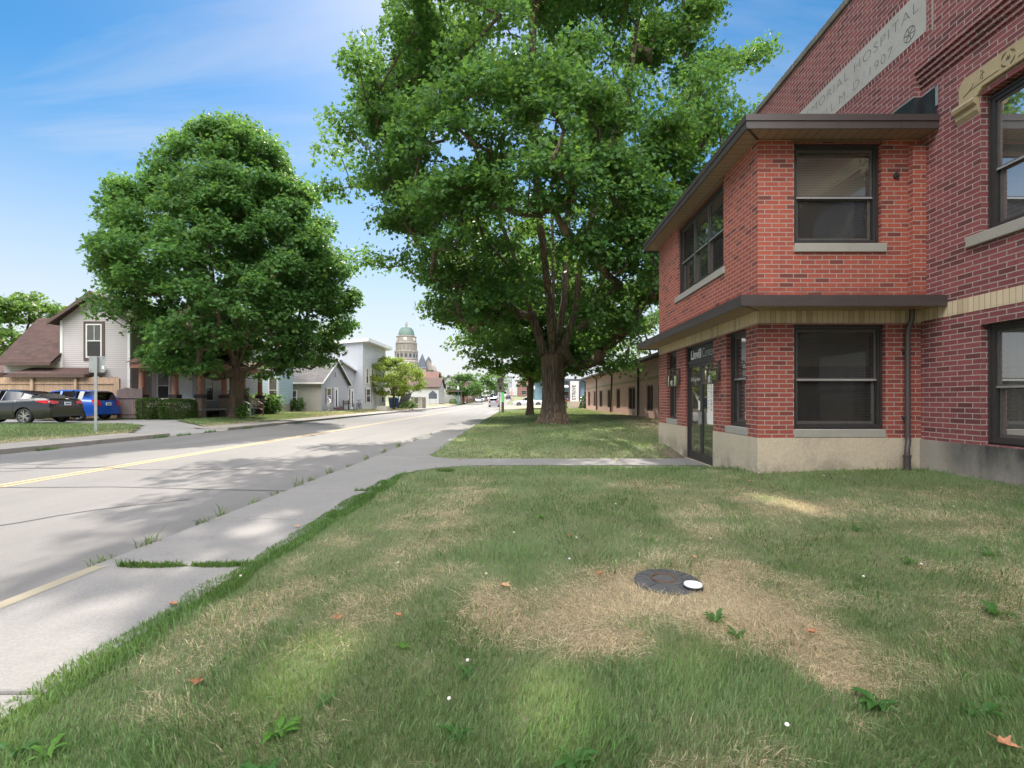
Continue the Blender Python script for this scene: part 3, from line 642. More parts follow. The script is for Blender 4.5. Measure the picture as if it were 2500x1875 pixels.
# main walls
m = MB()
wall(m, FM, -4, EY, .68, 2.44, [(4.55,6.30,.69,2.25)]); wall(m, FM, -4, EY, 2.64, 5.92, [(4.40,6.297,3.44,5.23)])
for k in range(4):                                                     # corbelled courses
    x = MX-.0275*(k+1)+.0275*.0; z0 = 5.92+.0725*k
    m.add([(x,-4,z0),(x,EY-.01,z0),(x,EY-.01,z0+.060),(x,-4,z0+.060),(MX+.05,-4,z0),(MX+.05,EY-.01,z0),(x+.022,-4,z0+.060),(x+.022,EY-.01,z0+.060),(x+.022,-4,z0+.0725),(x+.022,EY-.01,z0+.0725)],
          [[0,1,2,3],[0,1,5,4],[3,2,7,6],[6,7,9,8]])
wall(m, FP, -4, MF, 6.21, 8.36); wall(m, FP, EY-.01, MF, 5.2, 6.21); m.quad((PX,EY-.01,5.2),(MX+.05,EY-.01,5.2),(MX+.05,EY-.01,6.21),(PX,EY-.01,6.21)); m.quad((PX,-4,6.21),(PX,EY-.01,6.21),(MX+.05,EY-.01,6.21),(MX+.05,-4,6.21))
m.quad((PX,MF,0),(22,MF,0),(22,MF,8.36),(PX,MF,8.36)); m.quad((MX,-4,0),(22,-4,0),(22,-4,8.36),(PX,-4,8.36)); m.quad((22,-4,0),(22,MF,0),(22,MF,8.36),(22,-4,8.36))
part(m, 'main_wall', M['brick_main'])
m = MB(); m.quad((6,-4,8.0),(22,-4,8.0),(22,MF,8.0),(6,MF,8.0)); part(m, 'flat_roof', M['tar'])
m = MB(); y = -4.0; i = 0
while y < MF:
    y2 = min(y+random.uniform(.75,.95), MF); d = random.uniform(-.008,.008); m.box(PX-.045+d, PX+.42, y+.004, y2-.004, 8.362+d, 8.50+d); y = y2
o = part(m, 'parapet_coping', M['coping']); bv = o.modifiers.new('bevel', 'BEVEL'); bv.width = .02; bv.segments = 2
# interior partitions so that the rooms have depth
m = MB(); m.quad((5.2,EY+.3,.1),(5.2,EF,.1),(5.2,EF,5.1),(5.2,EY+.3,5.1)); m.quad((EX+.3,9.0,2.7),(6,9.0,2.7),(6,9.0,5.1),(EX+.3,9.0,5.1)); m.quad((EX+.3,EY+.3,2.55),(6,EY+.3,2.55),(6,EF,2.55),(EX+.3,EF,2.55)); m.quad((EX+.3,EY+.3,.05),(6,EY+.3,.05),(6,EF,.05),(EX+.3,EF,.05)); m.quad((7.8,-4,0),(7.8,7.2,0),(7.8,7.2,8),(7.8,-4,8)); m.quad((6.3,-4,2.9),(7.8,-4,2.9),(7.8,7.2,2.9),(6.3,7.2,2.9))
part(m, 'inner_wall', M['interior'])
# windows
window(FF, 4.10, 5.47, .83, 2.40, blind=('blind', .62), mid=.47, gm='glass_dark'); window(FF, 4.10, 5.41, 3.61, 5.13, blind=('blind', .50), mid=.47)
window(FL, 7.62, 8.345, .83, 2.40, mid=.5, gm='glass_dark', rec=.09); window(FL, 11.01, 11.72, .83, 2.40, mid=.5, gm='glass_dark', rec=.09)
window(FL, 8.46, 10.87, 3.60, 5.10, lights=3, mid=.47, gm='glass_dark', rec=.05)
window(FM, 4.55, 6.30, .70, 2.25, curtain=True, mid=.47, rec=.10, trim=.09); window(FM, 4.40, 6.297, 3.44, 5.20, blind=('blind', .42), mid=.44, rec=.10, trim=.09)
for fn, a, b, z0, z1, pr in ((FF,4.10,5.48,.703,.828,.0),(FL,7.55,8.40,.703,.828,.0),(FL,10.95,11.78,.703,.828,.0),(FF,4.10,5.475,3.475,3.607,.03),(FL,8.40,11.06,3.465,3.597,.03),(FM,4.25,6.47,3.295,3.437,.05)):
    m = MB(); fbox(m, fn, a, b, z0, z1, -pr-.002, .12); o = part(m, 'window_sill', M['sill']); bv = o.modifiers.new('bevel', 'BEVEL'); bv.width = .008
m = MB(); fbox(m, FF, 4.08, 5.43, 5.132, 5.168, -.012, .1); part(m, 'window_head_trim', M['soffit']); m = MB(); fbox(m, FL, 8.43, 10.9, 5.102, 5.168, -.012, .1); part(m, 'window_head_trim', M['soffit'])
# roof of the wing, and the canopy under it
def lshape(o1, o2): return [(EX-o1,EY-o1),(MX-.01,EY-o1),(MX-.01,EY-.0),(EX,EY),(EX,EF),(MX-.01,EF),(MX-.01,EF+o2),(EX-o1,EF+o2)]
m = MB(); ov = .317; x0, y0, x1, y1 = EX-ov, EY-ov, MX-.05, EF+ov
m.box(x0+.02, x1+.045, y0+.02, y1, 5.195, 5.34); part(m, 'wing_roof', M['tar'])
m = MB()
for za, zb, pr in ((5.155,5.262,0),(5.266,5.352,.012)):
    m.box(x0-pr, x1+.045, y0-pr, y0+.02-pr, za, zb); m.box(x0-pr, x0+.02-pr, y0+.0205-pr, y1+pr, za, zb); m.box(x0+.0205, x1, y1-.02+pr, y1+pr, za, zb)
m.box(x0-.012, x1+.045, y0-.012, y1+.01, 5.3525, 5.358)
part(m, 'fascia', M['brown'])
for z0_, z1_, xo, us, vs_ in ((5.153,5.353,ov+.0135,(4.55,5.45),(8.4,10.5)),(2.586,2.743,.458+.0015,(4.75,),(8.9,11.2))):
    for u in us: a = MB(); a.box(u-.003,u+.003,EY-xo-.0015,EY-xo,z0_,z1_); part(a, 'fascia_seam', M['dark_frame'])
    for v in vs_: a = MB(); a.box(EX-xo-.0015,EX-xo,v-.003,v+.003,z0_,z1_); part(a, 'fascia_seam', M['dark_frame'])
def soffits(o, z, y1):
    a = MB(); a.quad((EX-o,EY-o,z),(MX-.005,EY-o,z),(MX-.005,EY,z),(EX,EY,z)); part(a, 'soffit', M['soffit_x'])
    a = MB(); a.quad((EX-o,EY-o,z),(EX,EY,z),(EX,y1,z),(EX-o,y1,z)); part(a, 'soffit', M['soffit_y']); a = MB(); a.quad((EX,EF,z),(MX,EF,z),(MX,y1,z),(EX,y1,z)); part(a, 'soffit', M['soffit_y'])
    a = MB(); a.bar((EX-o,EY-o,z-.002),(EX,EY,z-.002), .035, .006); part(a, 'soffit_mitre', M['brown'])
soffits(ov, 5.172, y1)
oc = .458; cy1 = EF+oc
m = MB(); m.prism(lshape(oc, oc), lambda u, v, t: (u, v, t), 2.68, 2.742)
m.box(EX-oc, MX-.002, EY-oc, EY-oc+.02, 2.588, 2.679); m.box(EX-oc, EX-oc+.02, EY-oc+.0205, cy1, 2.588, 2.679); m.box(EX-oc+.0205, MX, cy1-.02, cy1, 2.588, 2.679)
part(m, 'canopy', M['brown']); soffits(oc, 2.606, cy1)
# roof flashing where the wing meets the main wall
m = MB(); e = .012
m.add([(MX-e,6.95,5.33),(MX-e,EY-.01-e,5.33),(MX-e,EY-.01-e,5.78),(MX-e,6.95,5.78),(PX-e,EY-.01-e,5.33),(PX-e,EY-.01-e,5.78),(PX-e,MF,5.33),(PX-e,MF,5.78)], [[0,1,2,3],[1,4,5,2],[4,6,7,5]])
part(m, 'roof_flashing', M['tar'])
m = MB(); e = .022; m.box(MX-e, MX-e+.008, 6.935, 7.20, 5.775, 5.80); m.box(PX-e, PX-e+.008, EY-.03, MF, 5.775, 5.80); m.box(MX-e, MX-e+.008, 6.925, 6.965, 5.50, 5.80); part(m, 'flashing_strip', M['alu'])
# stone window head over the right-hand upper window
m = MB(); hp = [(4.05,5.24),(4.40,5.24),(4.46,5.31),(6.24,5.31),(6.31,5.235),(6.575,5.235),(6.575,5.50),(6.50,5.575),(4.12,5.575),(4.05,5.50)]
m.prism(hp, lambda u, v, t: (t, u, v), MX-.045, MX+.06)
o = part(m, 'stone_window_head', M['hood']); bv = o.modifiers.new('bevel', 'BEVEL'); bv.width = .008
br = [(.0,0),(-.10,0),(-.115,-.03),(-.10,-.075),(-.055,-.10),(-.06,-.16),(-.02,-.22),(0,-.25)]
m = MB(); m.prism(br, lambda u, v, t: (MX+.02+u, t, 5.232+v), 6.315, 6.63); part(m, 'head_bracket', M['hood'], o); m = MB(); m.prism(br, lambda u, v, t: (MX+.02+u, t, 5.232+v), 4.02, 4.39); part(m, 'head_bracket', M['hood'], o)
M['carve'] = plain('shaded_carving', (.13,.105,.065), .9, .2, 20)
m = MB(); X = MX-.046
circ = lambda cy, cz, r, a0, a1, n=14: [(X, cy+r*math.cos(a), cz+r*math.sin(a)) for a in np.linspace(a0, a1, n)]
for k in range(4): m.tube(circ(5.90, 5.445, .085, k*1.57+.25, k*1.57+1.35), [.003,.004,.006,.008,.009,.010,.010,.010,.010,.009,.008,.006,.004,.003], 6)
for a in (0.3, 1.35, 2.4): m.bar((X, 5.90+.03*math.cos(a), 5.445+.03*math.sin(a)), (X, 5.90-.03*math.cos(a), 5.445-.03*math.sin(a)), .008)
m.tube([(X,6.50,5.33),(X,6.40,5.36),(X,6.20,5.375),(X,6.02,5.375)], .005, 6); m.tube([(X,5.78,5.375),(X,5.6,5.375),(X,5.3,5.36)], .005, 6)
m.tube(circ(6.22, 5.445, .035, 4.7, 8.4)[::-1]+circ(6.245, 5.50, .022, 4.2, 1.0), .005, 6); m.tube([(X,6.45,5.34),(X,6.37,5.39),(X,6.35,5.43)], .005, 6)
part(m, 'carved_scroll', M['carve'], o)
# carved nameplate
m = MB(); m.box(PX-.012, PX+.05, 7.01, 12.2, 6.615, 7.30); pl = part(m, 'stone_nameplate', M['lime'])
m = MB(); e = .006
m.box(PX-e, PX+.05, 6.935, 7.006, 6.54, 7.375); part(m, 'nameplate_edge', M['brick_main'])
m = MB(); m.box(PX-e, PX+.05, 7.01, 12.2, 6.54, 6.611); m.box(PX-e, PX+.05, 7.01, 12.2, 7.304, 7.375); part(m, 'nameplate_course', M['brick_soldier_red'])
M['engrave'] = plain('engraved_line', (.155,.15,.14), .95, .2, 30)
tx = lambda s, y, z, size, **k: text_mb(s, size, (PX-.012, y, z), (0,-1,0), (0,0,1), (-1,0,0), .003, align='RIGHT', **k)
a = tx('MEMORIAL HOSPITAL', 7.12, 7.02, .235, sx=1.18, bold=-.0045, space=1.16); part(a, 'engraved_name', M['engrave'], pl)
a = tx('LINVILL M. D. 1907', 7.62, 6.71, .225, sx=1.15, bold=-.0045, space=1.12); part(a, 'engraved_name', M['engrave'], pl)
m = MB(); X = PX-.013
m.tube([(X, 7.30+.105*math.cos(a), 6.79+.105*math.sin(a)) for a in np.linspace(0, 6.283, 30)], .006, 6, False); m.tube([(X, 7.30+.02*math.cos(a), 6.79+.02*math.sin(a)) for a in np.linspace(0, 6.283, 12)], .005, 6, False)
for k in range(6): a = k*math.pi/3+.2; m.bar((X,7.30+.02*math.cos(a),6.79+.02*math.sin(a)),(X,7.30+.1*math.cos(a),6.79+.1*math.sin(a)), .009)
part(m, 'wheel_emblem', M['engrave'], pl)
m = MB(); m.box(PX-.002, PX+.01, 6.893, 6.921, 6.55, 8.36); part(m, 'expansion_joint', M['sill'])
# entrance doors
rec = .06
m = MB(); ring(m, FL, 8.91, 10.41, .02, 2.40, .035, rec-.02, rec+.08); fbox(m, FL, 8.945, 10.375, 2.005, 2.075, rec-.015, rec+.075); fbox(m, FL, 8.945, 10.375, 2.075, 2.10, rec, rec+.06)
dfm = part(m, 'door_frame', M['dark_frame'])
m = MB(); m.quad(*[FL(u, z, rec+.035) for u, z in ((8.945,2.08),(10.375,2.08),(10.375,2.365),(8.945,2.365))]); tr = part(m, 'transom', M['black'], dfm)
m = text_mb('Linvill', .262, FL(10.33, 2.125, rec+.03), (0,-1,0), (0,0,1), (-1,0,0), .002, bold=.007, sx=1.0, align='LEFT'); part(m, 'transom_lettering', M['white_letter'], dfm)
m = text_mb('Center', .262, FL(9.69, 2.125, rec+.03), (0,-1,0), (0,0,1), (-1,0,0), .002, bold=-.006, sx=.80, align='LEFT'); part(m, 'transom_lettering', M['white_letter'], dfm)
for a, b, kind in ((9.663,10.37,0),(8.95,9.657,1)):
    m = MB(); w = .055; fbox(m, FL, a, a+w, .03, 2.0, rec, rec+.045); fbox(m, FL, b-w, b, .03, 2.0, rec, rec+.045); fbox(m, FL, a+w, b-w, 1.94, 2.0, rec, rec+.045); fbox(m, FL, a+w, b-w, .03, .20, rec, rec+.045)
    d = part(m, 'door', M['dark_frame'])
    m = MB(); m.quad(*[FL(u, z, rec+.02) for u, z in ((a+w,.20),(b-w,.20),(b-w,1.94),(a+w,1.94))]); part(m, 'pane', M['glass_dark'], d)
    m = MB(); h0 = (a+.012 if kind == 0 else b-.045); fbox(m, FL, h0, h0+.033, .78, 1.03, rec-.045, rec-.008); fbox(m, FL, h0, h0+.033, .80, .83, rec-.01, rec+.0); fbox(m, FL, h0, h0+.033, .98, 1.01, rec-.01, rec); part(m, 'pull_handle', M['galv'], d)
    if kind == 0:
        m = text_mb('215 E Van Buren', .105, FL(10.29, 1.66, rec+.018), (0,-1,0), (0,0,1), (-1,0,0), .002, sx=.80, bold=-.001, align='LEFT'); part(m, 'address_lettering', M['white_letter'], d)
        m = MB(); fbox(m, FL, 9.70, 9.86, 1.06, 1.25, rec+.014, rec+.018); nt = part(m, 'notice', M['white'], d)
    else:
        m = text_mb('Street', .105, FL(9.55, 1.66, rec+.018), (0,-1,0), (0,0,1), (-1,0,0), .002, sx=.80, bold=-.001, align='LEFT'); part(m, 'address_lettering', M['white_letter'], d)
        m = MB(); fbox(m, FL, 9.0, 9.375, .80, 1.62, rec+.013, rec+.017); part(m, 'banner', M['sign_cream'], d)
        m = MB()
        for s, u in (('OFFICE AREA',9.045),('AVAILABLE',9.17),('209-1113',9.30)):
            q = text_mb(s, .092, FL(u+.035, 1.585, rec+.012), (0,0,-1), (0,-1,0), (-1,0,0), .001, sx=1.05, space=1.15 if s[0] != '2' else 1.35, align='LEFT'); m.add(q.v, q.f)
        part(m, 'banner_lettering', M['trim_brown'], d)
# downspout at the inner corner
m = MB(); m.tube([(5.775,7.13,2.61),(5.775,7.13,2.45),(5.745,7.17,2.30),(5.745,7.17,.74),(5.745,7.155,.66),(5.70,7.12,.56),(5.69,7.11,.42)], .036, 10); m.lathe([(.046,0),(.046,.30),(.053,.30),(.053,.33),(.04,.33)], (5.69,7.11,.13), 14)
part(m, 'downspout', M['brown'], smooth=True)
m = MB(); m.box(5.70,5.79,7.15,7.235,2.0,2.03); part(m, 'pipe_bracket', M['brown']); m = MB(); m.box(5.70,5.79,7.15,7.235,1.0,1.03); part(m, 'pipe_bracket', M['brown'])
# wall lanterns beside the door
M['lantern'] = plain('weathered_bronze_lantern', (.075,.055,.045), .5, .25, 30)
for u in (8.62, 10.78):
    m = MB(); cxl = EX-.175; h = .085
    fbox(m, FL, u-.04, u+.04, 1.62, 1.98, -.022, .0); m.tube([(EX-.02,u,1.93),(EX-.09,u,1.965),(cxl,u,1.955)], .011, 8)
    for sx in (-1,1):
        for sy in (-1,1):
            m.bar((cxl+sx*h,u+sy*h,1.56),(cxl+sx*h,u+sy*h,1.81), .018)
            m.tube([(cxl+sx*h,u+sy*h,1.81),(cxl+sx*h*.92,u+sy*h*.92,1.86),(cxl+sx*h*.6,u+sy*h*.6,1.905),(cxl,u,1.925)], .007, 6)
        m.tube([(cxl+sx*h,u,1.81),(cxl+sx*h*.9,u,1.87),(cxl+sx*h*.5,u,1.915),(cxl,u,1.925)], .006, 6); m.tube([(cxl,u+sx*h,1.81),(cxl,u+sx*h*.9,1.87),(cxl,u+sx*h*.5,1.915),(cxl,u,1.925)], .006, 6)
    for z in (1.555, 1.805):
        for sx in (-1,1): m.box(cxl+sx*h-.012, cxl+sx*h+.012, u-h-.012, u+h+.012, z, z+.02); m.box(cxl-h+.013, cxl+h-.013, u+sx*h-.012, u+sx*h+.012, z, z+.02)
    m.lathe([(.004,0),(.018,.012),(.006,.03),(.002,.05)], (cxl,u,1.925), 8); m.box(cxl-h+.013, cxl+h-.013, u-h+.013, u+h-.013, 1.556, 1.566)
    L = part(m, 'wall_lantern', M['lantern'])
    m = MB()
    for sx in (-1,1): m.quad((cxl+sx*h*.9,u-h*.9,1.576),(cxl+sx*h*.9,u+h*.9,1.576),(cxl+sx*h*.9,u+h*.9,1.804),(cxl+sx*h*.9,u-h*.9,1.804)); m.quad((cxl-h*.9,u+sx*h*.9,1.576),(cxl+h*.9,u+sx*h*.9,1.576),(cxl+h*.9,u+sx*h*.9,1.804),(cxl-h*.9,u+sx*h*.9,1.804))
    part(m, 'lantern_glass', M['lantern_glass'], L)
    m = MB(); m.lathe([(.018,0),(.022,.03),(.03,.07),(.03,.10),(.01,.14)], (cxl,u,1.567), 12); part(m, 'lamp_bulb', M['globe'], L, True)
m = MB(); m.tube([(5.62,7.228,4.62),(5.62,7.21,4.62)], .045, 12); m.tube([(5.62,7.21,4.62),(5.62,7.195,4.62)], .02, 8); part(m, 'wall_anchor', M['dark_frame'])

# ---------------------------------------------------------------- long brick annexe behind
AX, AY0, AY1 = 7.0, MF+.06, 51.4
anx = thing('brick_annexe', 'long low salmon brick annexe with dark window slots beyond the big maple', 'building', (AX, AY1, .15)); OA = Vector((AX, AY1, .15))
ap = lambda mb, n, m_, par=None, sm_=False: mb.build(n, m_, par or anx, sm_, off=OA)
FA = fx(AX); W = [(48.4,50.1),(44.9,46.2),(41.2,42.8),(37.3,38.8),(33.9,35.2),(29.5,31.3),(25.5,26.8),(22.3,24.5),(18.0,20.0)]
m = MB(); wall(m, FA, AY0, AY1, .0, 3.55, [(a,b,.66,2.08) for a, b in W]); m.quad((AX,AY1,0),(20,AY1,0),(20,AY1,3.55),(AX,AY1,3.55)); ap(m, 'wall', M['brick_pink'])
m = MB(); m.box(AX-.012, AX+.05, AY0, AY1+.01, 2.33, 2.50); m.box(AX-.013, AX+.05, AY0, AY1+.01, .05, .30) ; ap(m, 'stone_band', M['hood'])
m = MB(); m.add([(AX-.42,AY0,3.50),(AX-.42,AY1+.4,3.50),(13.5,AY1+.4,5.2),(13.5,AY0,5.2),(AX-.42,AY0,3.42),(AX-.42,AY1+.4,3.42),(20,AY0,3.5),(20,AY1+.4,3.5)], [[0,1,2,3],[0,1,5,4],[3,2,7,6]]); m.quad((AX-.42,AY0,3.42),(AX,AY0,3.42),(AX,AY1+.4,3.42),(AX-.42,AY1+.4,3.42)); ap(m, 'roof', M['roof_grey'])
m = MB(); m.box(AX-.54, AX-.425, AY0, AY1+.42, 3.40, 3.52); ap(m, 'gutter', M['brown'])
for a, b in W:
    m = MB(); fbox(m, FA, a, a+.16, .66, 2.08, .06, .2); fbox(m, FA, b-.08, b, .66, 2.08, .06, .2); fbox(m, FA, (a+b)/2-.05, (a+b)/2+.05, .66, 2.08, .07, .2); fbox(m, FA, a+.16, b-.08, 1.98, 2.08, .06, .2); fbox(m, FA, a+.16, b-.08, .66, .74, .04, .2)
    w = ap(m, 'window', M['trim_brown']); m = MB(); m.quad(*[FA(u,z,.14) for u, z in ((a,.7),(b,.7),(b,2.05),(a,2.05))]); ap(m, 'pane', M['glass'], w)
    m = MB(); m.quad(*[FA(u,z,.24) for u, z in ((a,.7),((a+b)/2,.7),((a+b)/2,2.05),(a,2.05))]); ap(m, 'blind', M['blind'], w)
for y, tilt in ((28.5,0),(36.7,.5),(44.0,0),(51.7,0)):
    m = MB(); m.tube([(AX-.48,y-.25,3.40),(AX-.30,y-.2,3.28),(AX-.06,y-.02,3.10),(AX-.06,y,2.9),(AX-.06,y+tilt,.40),(AX-.12,y+tilt+.1,.22),(AX-.3,y+tilt+.2,.18)], .055, 8); ap(m, 'downspout', M['dark_frame'])
# ---------------------------------------------------------------- trees
def np_mesh(name, V, loops, starts, totals, mat_, colr=None, smooth=False):
    me = bpy.data.meshes.new(name); me.vertices.add(len(V)); me.vertices.foreach_set('co', np.asarray(V, np.float32).ravel())
    me.loops.add(len(loops)); me.loops.foreach_set('vertex_index', np.asarray(loops, np.int32))
    me.polygons.add(len(starts)); me.polygons.foreach_set('loop_start', np.asarray(starts, np.int32)); me.polygons.foreach_set('loop_total', np.asarray(totals, np.int32))
    if smooth: me.polygons.foreach_set('use_smooth', np.ones(len(starts), bool))
    me.update(calc_edges=True)
    if colr is not None:
        at = me.attributes.new('Col', 'FLOAT_COLOR', 'POINT'); c = np.ones((len(V), 4), np.float32); c[:, :3] = colr; at.data.foreach_set('color', c.ravel())
    me.materials.append(mat_)
    o = bpy.data.objects.new(name, me); col.objects.link(o); return o
MAPLE = np.array([(0,0),(.42,.10),(.30,.30),(.62,.62),(.20,.58),(0,1.05),(-.20,.58),(-.62,.62),(-.30,.30),(-.42,.10)])
OVAL = np.array([(0,0),(.30,.30),(.26,.70),(0,1.0),(-.26,.70),(-.30,.30)])
DIA = np.array([(0,0),(.38,.45),(0,1.0),(-.38,.45)])
def leaves(name, pts, out, size, shape, r, parent, colr, off, droop=.55, mat_=None):
    n = len(pts)
    nrm = .55*np.array([0,0,1.0]) + .45*out + .55*r.normal(size=(n,3)); nrm /= np.linalg.norm(nrm, axis=1)[:, None]
    tip = out*.7 + r.normal(size=(n,3))*.5; tip[:, 2] -= droop
    tip -= nrm*(tip*nrm).sum(1)[:, None]; tip /= np.linalg.norm(tip, axis=1)[:, None]+1e-9
    side = np.cross(tip, nrm); s = size*(.65+.7*r.random(n))
    k = len(shape)
    fold = np.abs(shape[:, 0])*-.25
    V = pts[:, None, :] + s[:, None, None]*(shape[None, :, 0, None]*side[:, None, :] + shape[None, :, 1, None]*tip[:, None, :] + fold[None, :, None]*nrm[:, None, :])
    V = V.reshape(-1, 3) - np.array(off); C_ = np.repeat(colr, k, 0)
    o = np_mesh(name, V, np.arange(n*k), np.arange(n)*k, np.full(n, k), mat_ or M['leaf'], C_); o.parent = parent; return o
def tree(name, label, cat, base, prof, nclump, per, size, trunk_r, fork, seed, group=None, rc=1.0, shape=MAPLE, gcol=(.052,.118,.022), asym=.14, stems=3, lean=(0,0), inner=.3, orange=0, barkm='bark', flare=.5, skip=None, ext=None, rmin=.012, up=.0, flat=.72, drp=.16, shear=(0,0), limbs=None, bough=None, holes=None):
    r = np.random.default_rng(seed); base = np.array(base, float); root = thing(name, label, cat, base, 0, group)
    zs, rs = [p[0] for p in prof], [p[1] for p in prof]; ph = r.random(6)*6.28
    def rad(az, z): return np.interp(z, zs, rs)*(1+asym*(np.sin(az*2+ph[0])*.5+np.sin(az*3+ph[1]+z*.5)*.5+np.sin(az*5+ph[2]-z*.7)*.4))
    bo = []
    while bough and len(bo) < bough[0]:
        z = r.uniform(zs[0], zs[-1]); az = r.random()*6.283; f = .55+.45*r.random()
        if r.random() < (np.interp(z, zs, rs)+.3)/(max(rs)+.3): bo.append((rad(az, z)*f*math.cos(az), rad(az, z)*f*math.sin(az), z))
    bo = np.array(bo) if bo else None
    cl = []
    w = np.array(rs)+.3
    while len(cl) < nclump:
        z = r.uniform(zs[0], zs[-1])
        if r.random() > (np.interp(z, zs, rs)+.4)/(max(rs)+.4): continue
        az = r.random()*6.283; f = 1-abs(r.normal())*.13 if r.random() > inner else r.uniform(.15, .85)
        R_ = rad(az, z)*f - rc*.45; R_ = max(R_, .1)
        q_ = max(0, (z-zs[0])/(zs[-1]-zs[0])-.4); p = np.array([R_*math.cos(az)+shear[0]*q_, R_*math.sin(az)+shear[1]*q_, z])
        if skip and skip(p+base): continue
        if bo is not None and np.linalg.norm((bo-p)*np.array([1,1,1.25]), axis=1).min() > bough[1] and r.random() > bough[2]: continue
        cl.append(p)
    if ext: cl += [np.array(e)-base for e in ext]
    cl = np.array(cl)
    # skeleton: trunk, a few main stems, then every clump reaches for the nearest wood
    nodes = [np.array([0,0,0.0])]; par = [-1]
    k0 = 6
    for i in range(1, k0+1): t_ = i/k0; nodes.append(np.array([lean[0]*t_, lean[1]*t_, fork*t_])); par.append(len(nodes)-2)
    ft = len(nodes)-1; H = zs[-1]
    for L_ in (limbs or ()):
        last = ft; prv = nodes[ft]
        for q in L_:
            q = np.array(q, float); k_ = max(1, int(np.linalg.norm(q-prv)/.7))
            for i in range(1, k_+1): nodes.append(prv+(q-prv)*i/k_+r.normal(size=3)*.025); par.append(last); last = len(nodes)-1
            prv = q
    for s in range(0 if limbs else stems):
        a = s*6.283/stems + ph[3]; spread = r.uniform(.30,.55)*np.interp(H*.6, zs, rs) if s else .15*max(rs); last = ft
        for i in range(1, 9):
            t_ = i/8; q = nodes[ft] + np.array([math.cos(a)*spread*t_**1.25, math.sin(a)*spread*t_**1.25, (H*.80-fork)*t_]) + r.normal(size=3)*np.array([.12,.12,.05])*(t_*H/16)
            nodes.append(q); par.append(last); last = len(nodes)-1
    order = np.argsort(np.linalg.norm(cl-np.array([0,0,fork+1]), axis=1))
    for i in order:
        c = cl[i]; N = np.array(nodes); d = N - c; dist = np.linalg.norm(d, axis=1) + .75*np.maximum(0, N[:, 2]-c[2]+.25*np.linalg.norm(d[:, :2], axis=1)) + 50*(N[:, 2] < fork*.9)
        j = int(np.argmin(dist)); a = nodes[j]; L = np.linalg.norm(c-a); n = max(2, int(L/.8)); last = j
        side = r.normal(size=3)*.09*L
        for q in range(1, n+1):
            t_ = q/n; p = a + (c-a)*t_ + side*math.sin(t_*3.14) + np.array([0,0,-.10*L*math.sin(t_*3.14)]) + r.normal(size=3)*.03*L/n
            nodes.append(p if q < n else c); par.append(last); last = len(nodes)-1
    N = np.array(nodes); cnt = np.ones(len(N))
    for i in range(len(N)-1, 0, -1): cnt[par[i]] += cnt[i]
    rr = np.maximum(rmin, trunk_r*(cnt/cnt[ft])**.45*.92); rr[:ft+1] = trunk_r*np.linspace(1.0, .93, ft+1)
    kids = set(par); mbr = MB()
    for i in range(ft+1, len(N)):
        if rr[i] < rmin*1.01 and r.random() < .25: continue
        a, b = N[par[i]], N[i]; d = b-a; L = np.linalg.norm(d)+1e-6
        ns = 9 if rr[i] > .1 else 6 if rr[i] > .04 else 4
        r0 = min(rr[par[i]], rr[i]*1.35) if par[i] != ft else rr[i]*1.2
        mbr.tube([a - d*.06, b + d*.02], [r0, rr[i]], ns, False)
    br = mbr.build('limbs', M[barkm], root, True)
    tr = MB(); n = 26; P = []; rows = 14
    for i in range(rows+1):
        t_ = i/rows; z = -.15+(fork+.35)*t_; f = 1 + flare*math.exp(-max(z,0)/(.28+trunk_r*.3)) + .12*max(0, (t_-.72)/.28)
        for k in range(n):
            a = 2*math.pi*k/n; w_ = 1 + .07*math.sin(a*3+ph[0]) + .045*math.sin(a*7+ph[1]+t_*1.5) + (flare*.42*math.exp(-max(z,0)/.3))*max(-.35, math.sin(a*5+ph[2]))
            P.append((lean[0]*t_+math.cos(a)*trunk_r*f*w_, lean[1]*t_+math.sin(a)*trunk_r*f*w_, z))
    tr.add(P, [[i*n+k, i*n+(k+1)%n, (i+1)*n+(k+1)%n, (i+1)*n+k] for i in range(rows) for k in range(n)] + [[rows*n+k for k in range(n)]])
    tr.build('trunk', M[barkm], root, True)
    # leaves: umbrella-like sprays round every clump
    nc = len(cl); m_ = r.poisson(per, nc); idx = np.repeat(np.arange(nc), m_); n = len(idx)
    d = r.normal(size=(n,3)); d /= np.linalg.norm(d, axis=1)[:, None]; d[:, 2] = np.where(d[:, 2] < -.25, -d[:, 2]*.5, d[:, 2])
    sc = (rc*(.7+.6*r.random(nc)))[idx]; u = r.random(n)**.42
    off_ = d*(sc*u)[:, None]; off_[:, 2] = off_[:, 2]*flat - drp*(off_[:, 0]**2+off_[:, 1]**2)/sc
    pts = cl[idx] + off_ + r.normal(size=(n,3))*.06
    if holes:      # openings in the crown where the sun comes through to the lawn
        keep = np.ones(n, bool); sv = np.array(sdir)
        for hx, hy, hr in holes:
            q = pts + base - np.array([hx, hy, .1]); keep &= np.linalg.norm(q - (q@sv)[:, None]*sv, axis=1) > hr
        pts, idx, d = pts[keep], idx[keep], d[keep]; n = len(idx)
    ho = pts.copy(); ho[:, 2] = 0; ho /= np.linalg.norm(ho, axis=1)[:, None]+1e-6
    outv = d*np.array([1,1,.4])*.7 + ho*.6; outv /= np.linalg.norm(outv, axis=1)[:, None]+1e-6
    g = np.array(gcol)[None, :]*(.70+.6*r.random((n,1)))*(.82+.36*r.random((nc,1)))[idx]
    g = g*np.array([1+up,1,1]) ; yel = r.random(n) < .05; g[yel] *= np.array([1.9,1.35,.9])
    if orange:
        oc_ = r.choice(nc, orange, replace=False); mk = np.isin(idx, oc_) & (r.random(n) < .10); g[mk] = np.array([.34,.10,.035])*(.7+.6*r.random((mk.sum(),1)))
    leaves('crown', pts, outv, size, shape, r, root, g, (0,0,0))
    return root
HOLES = []
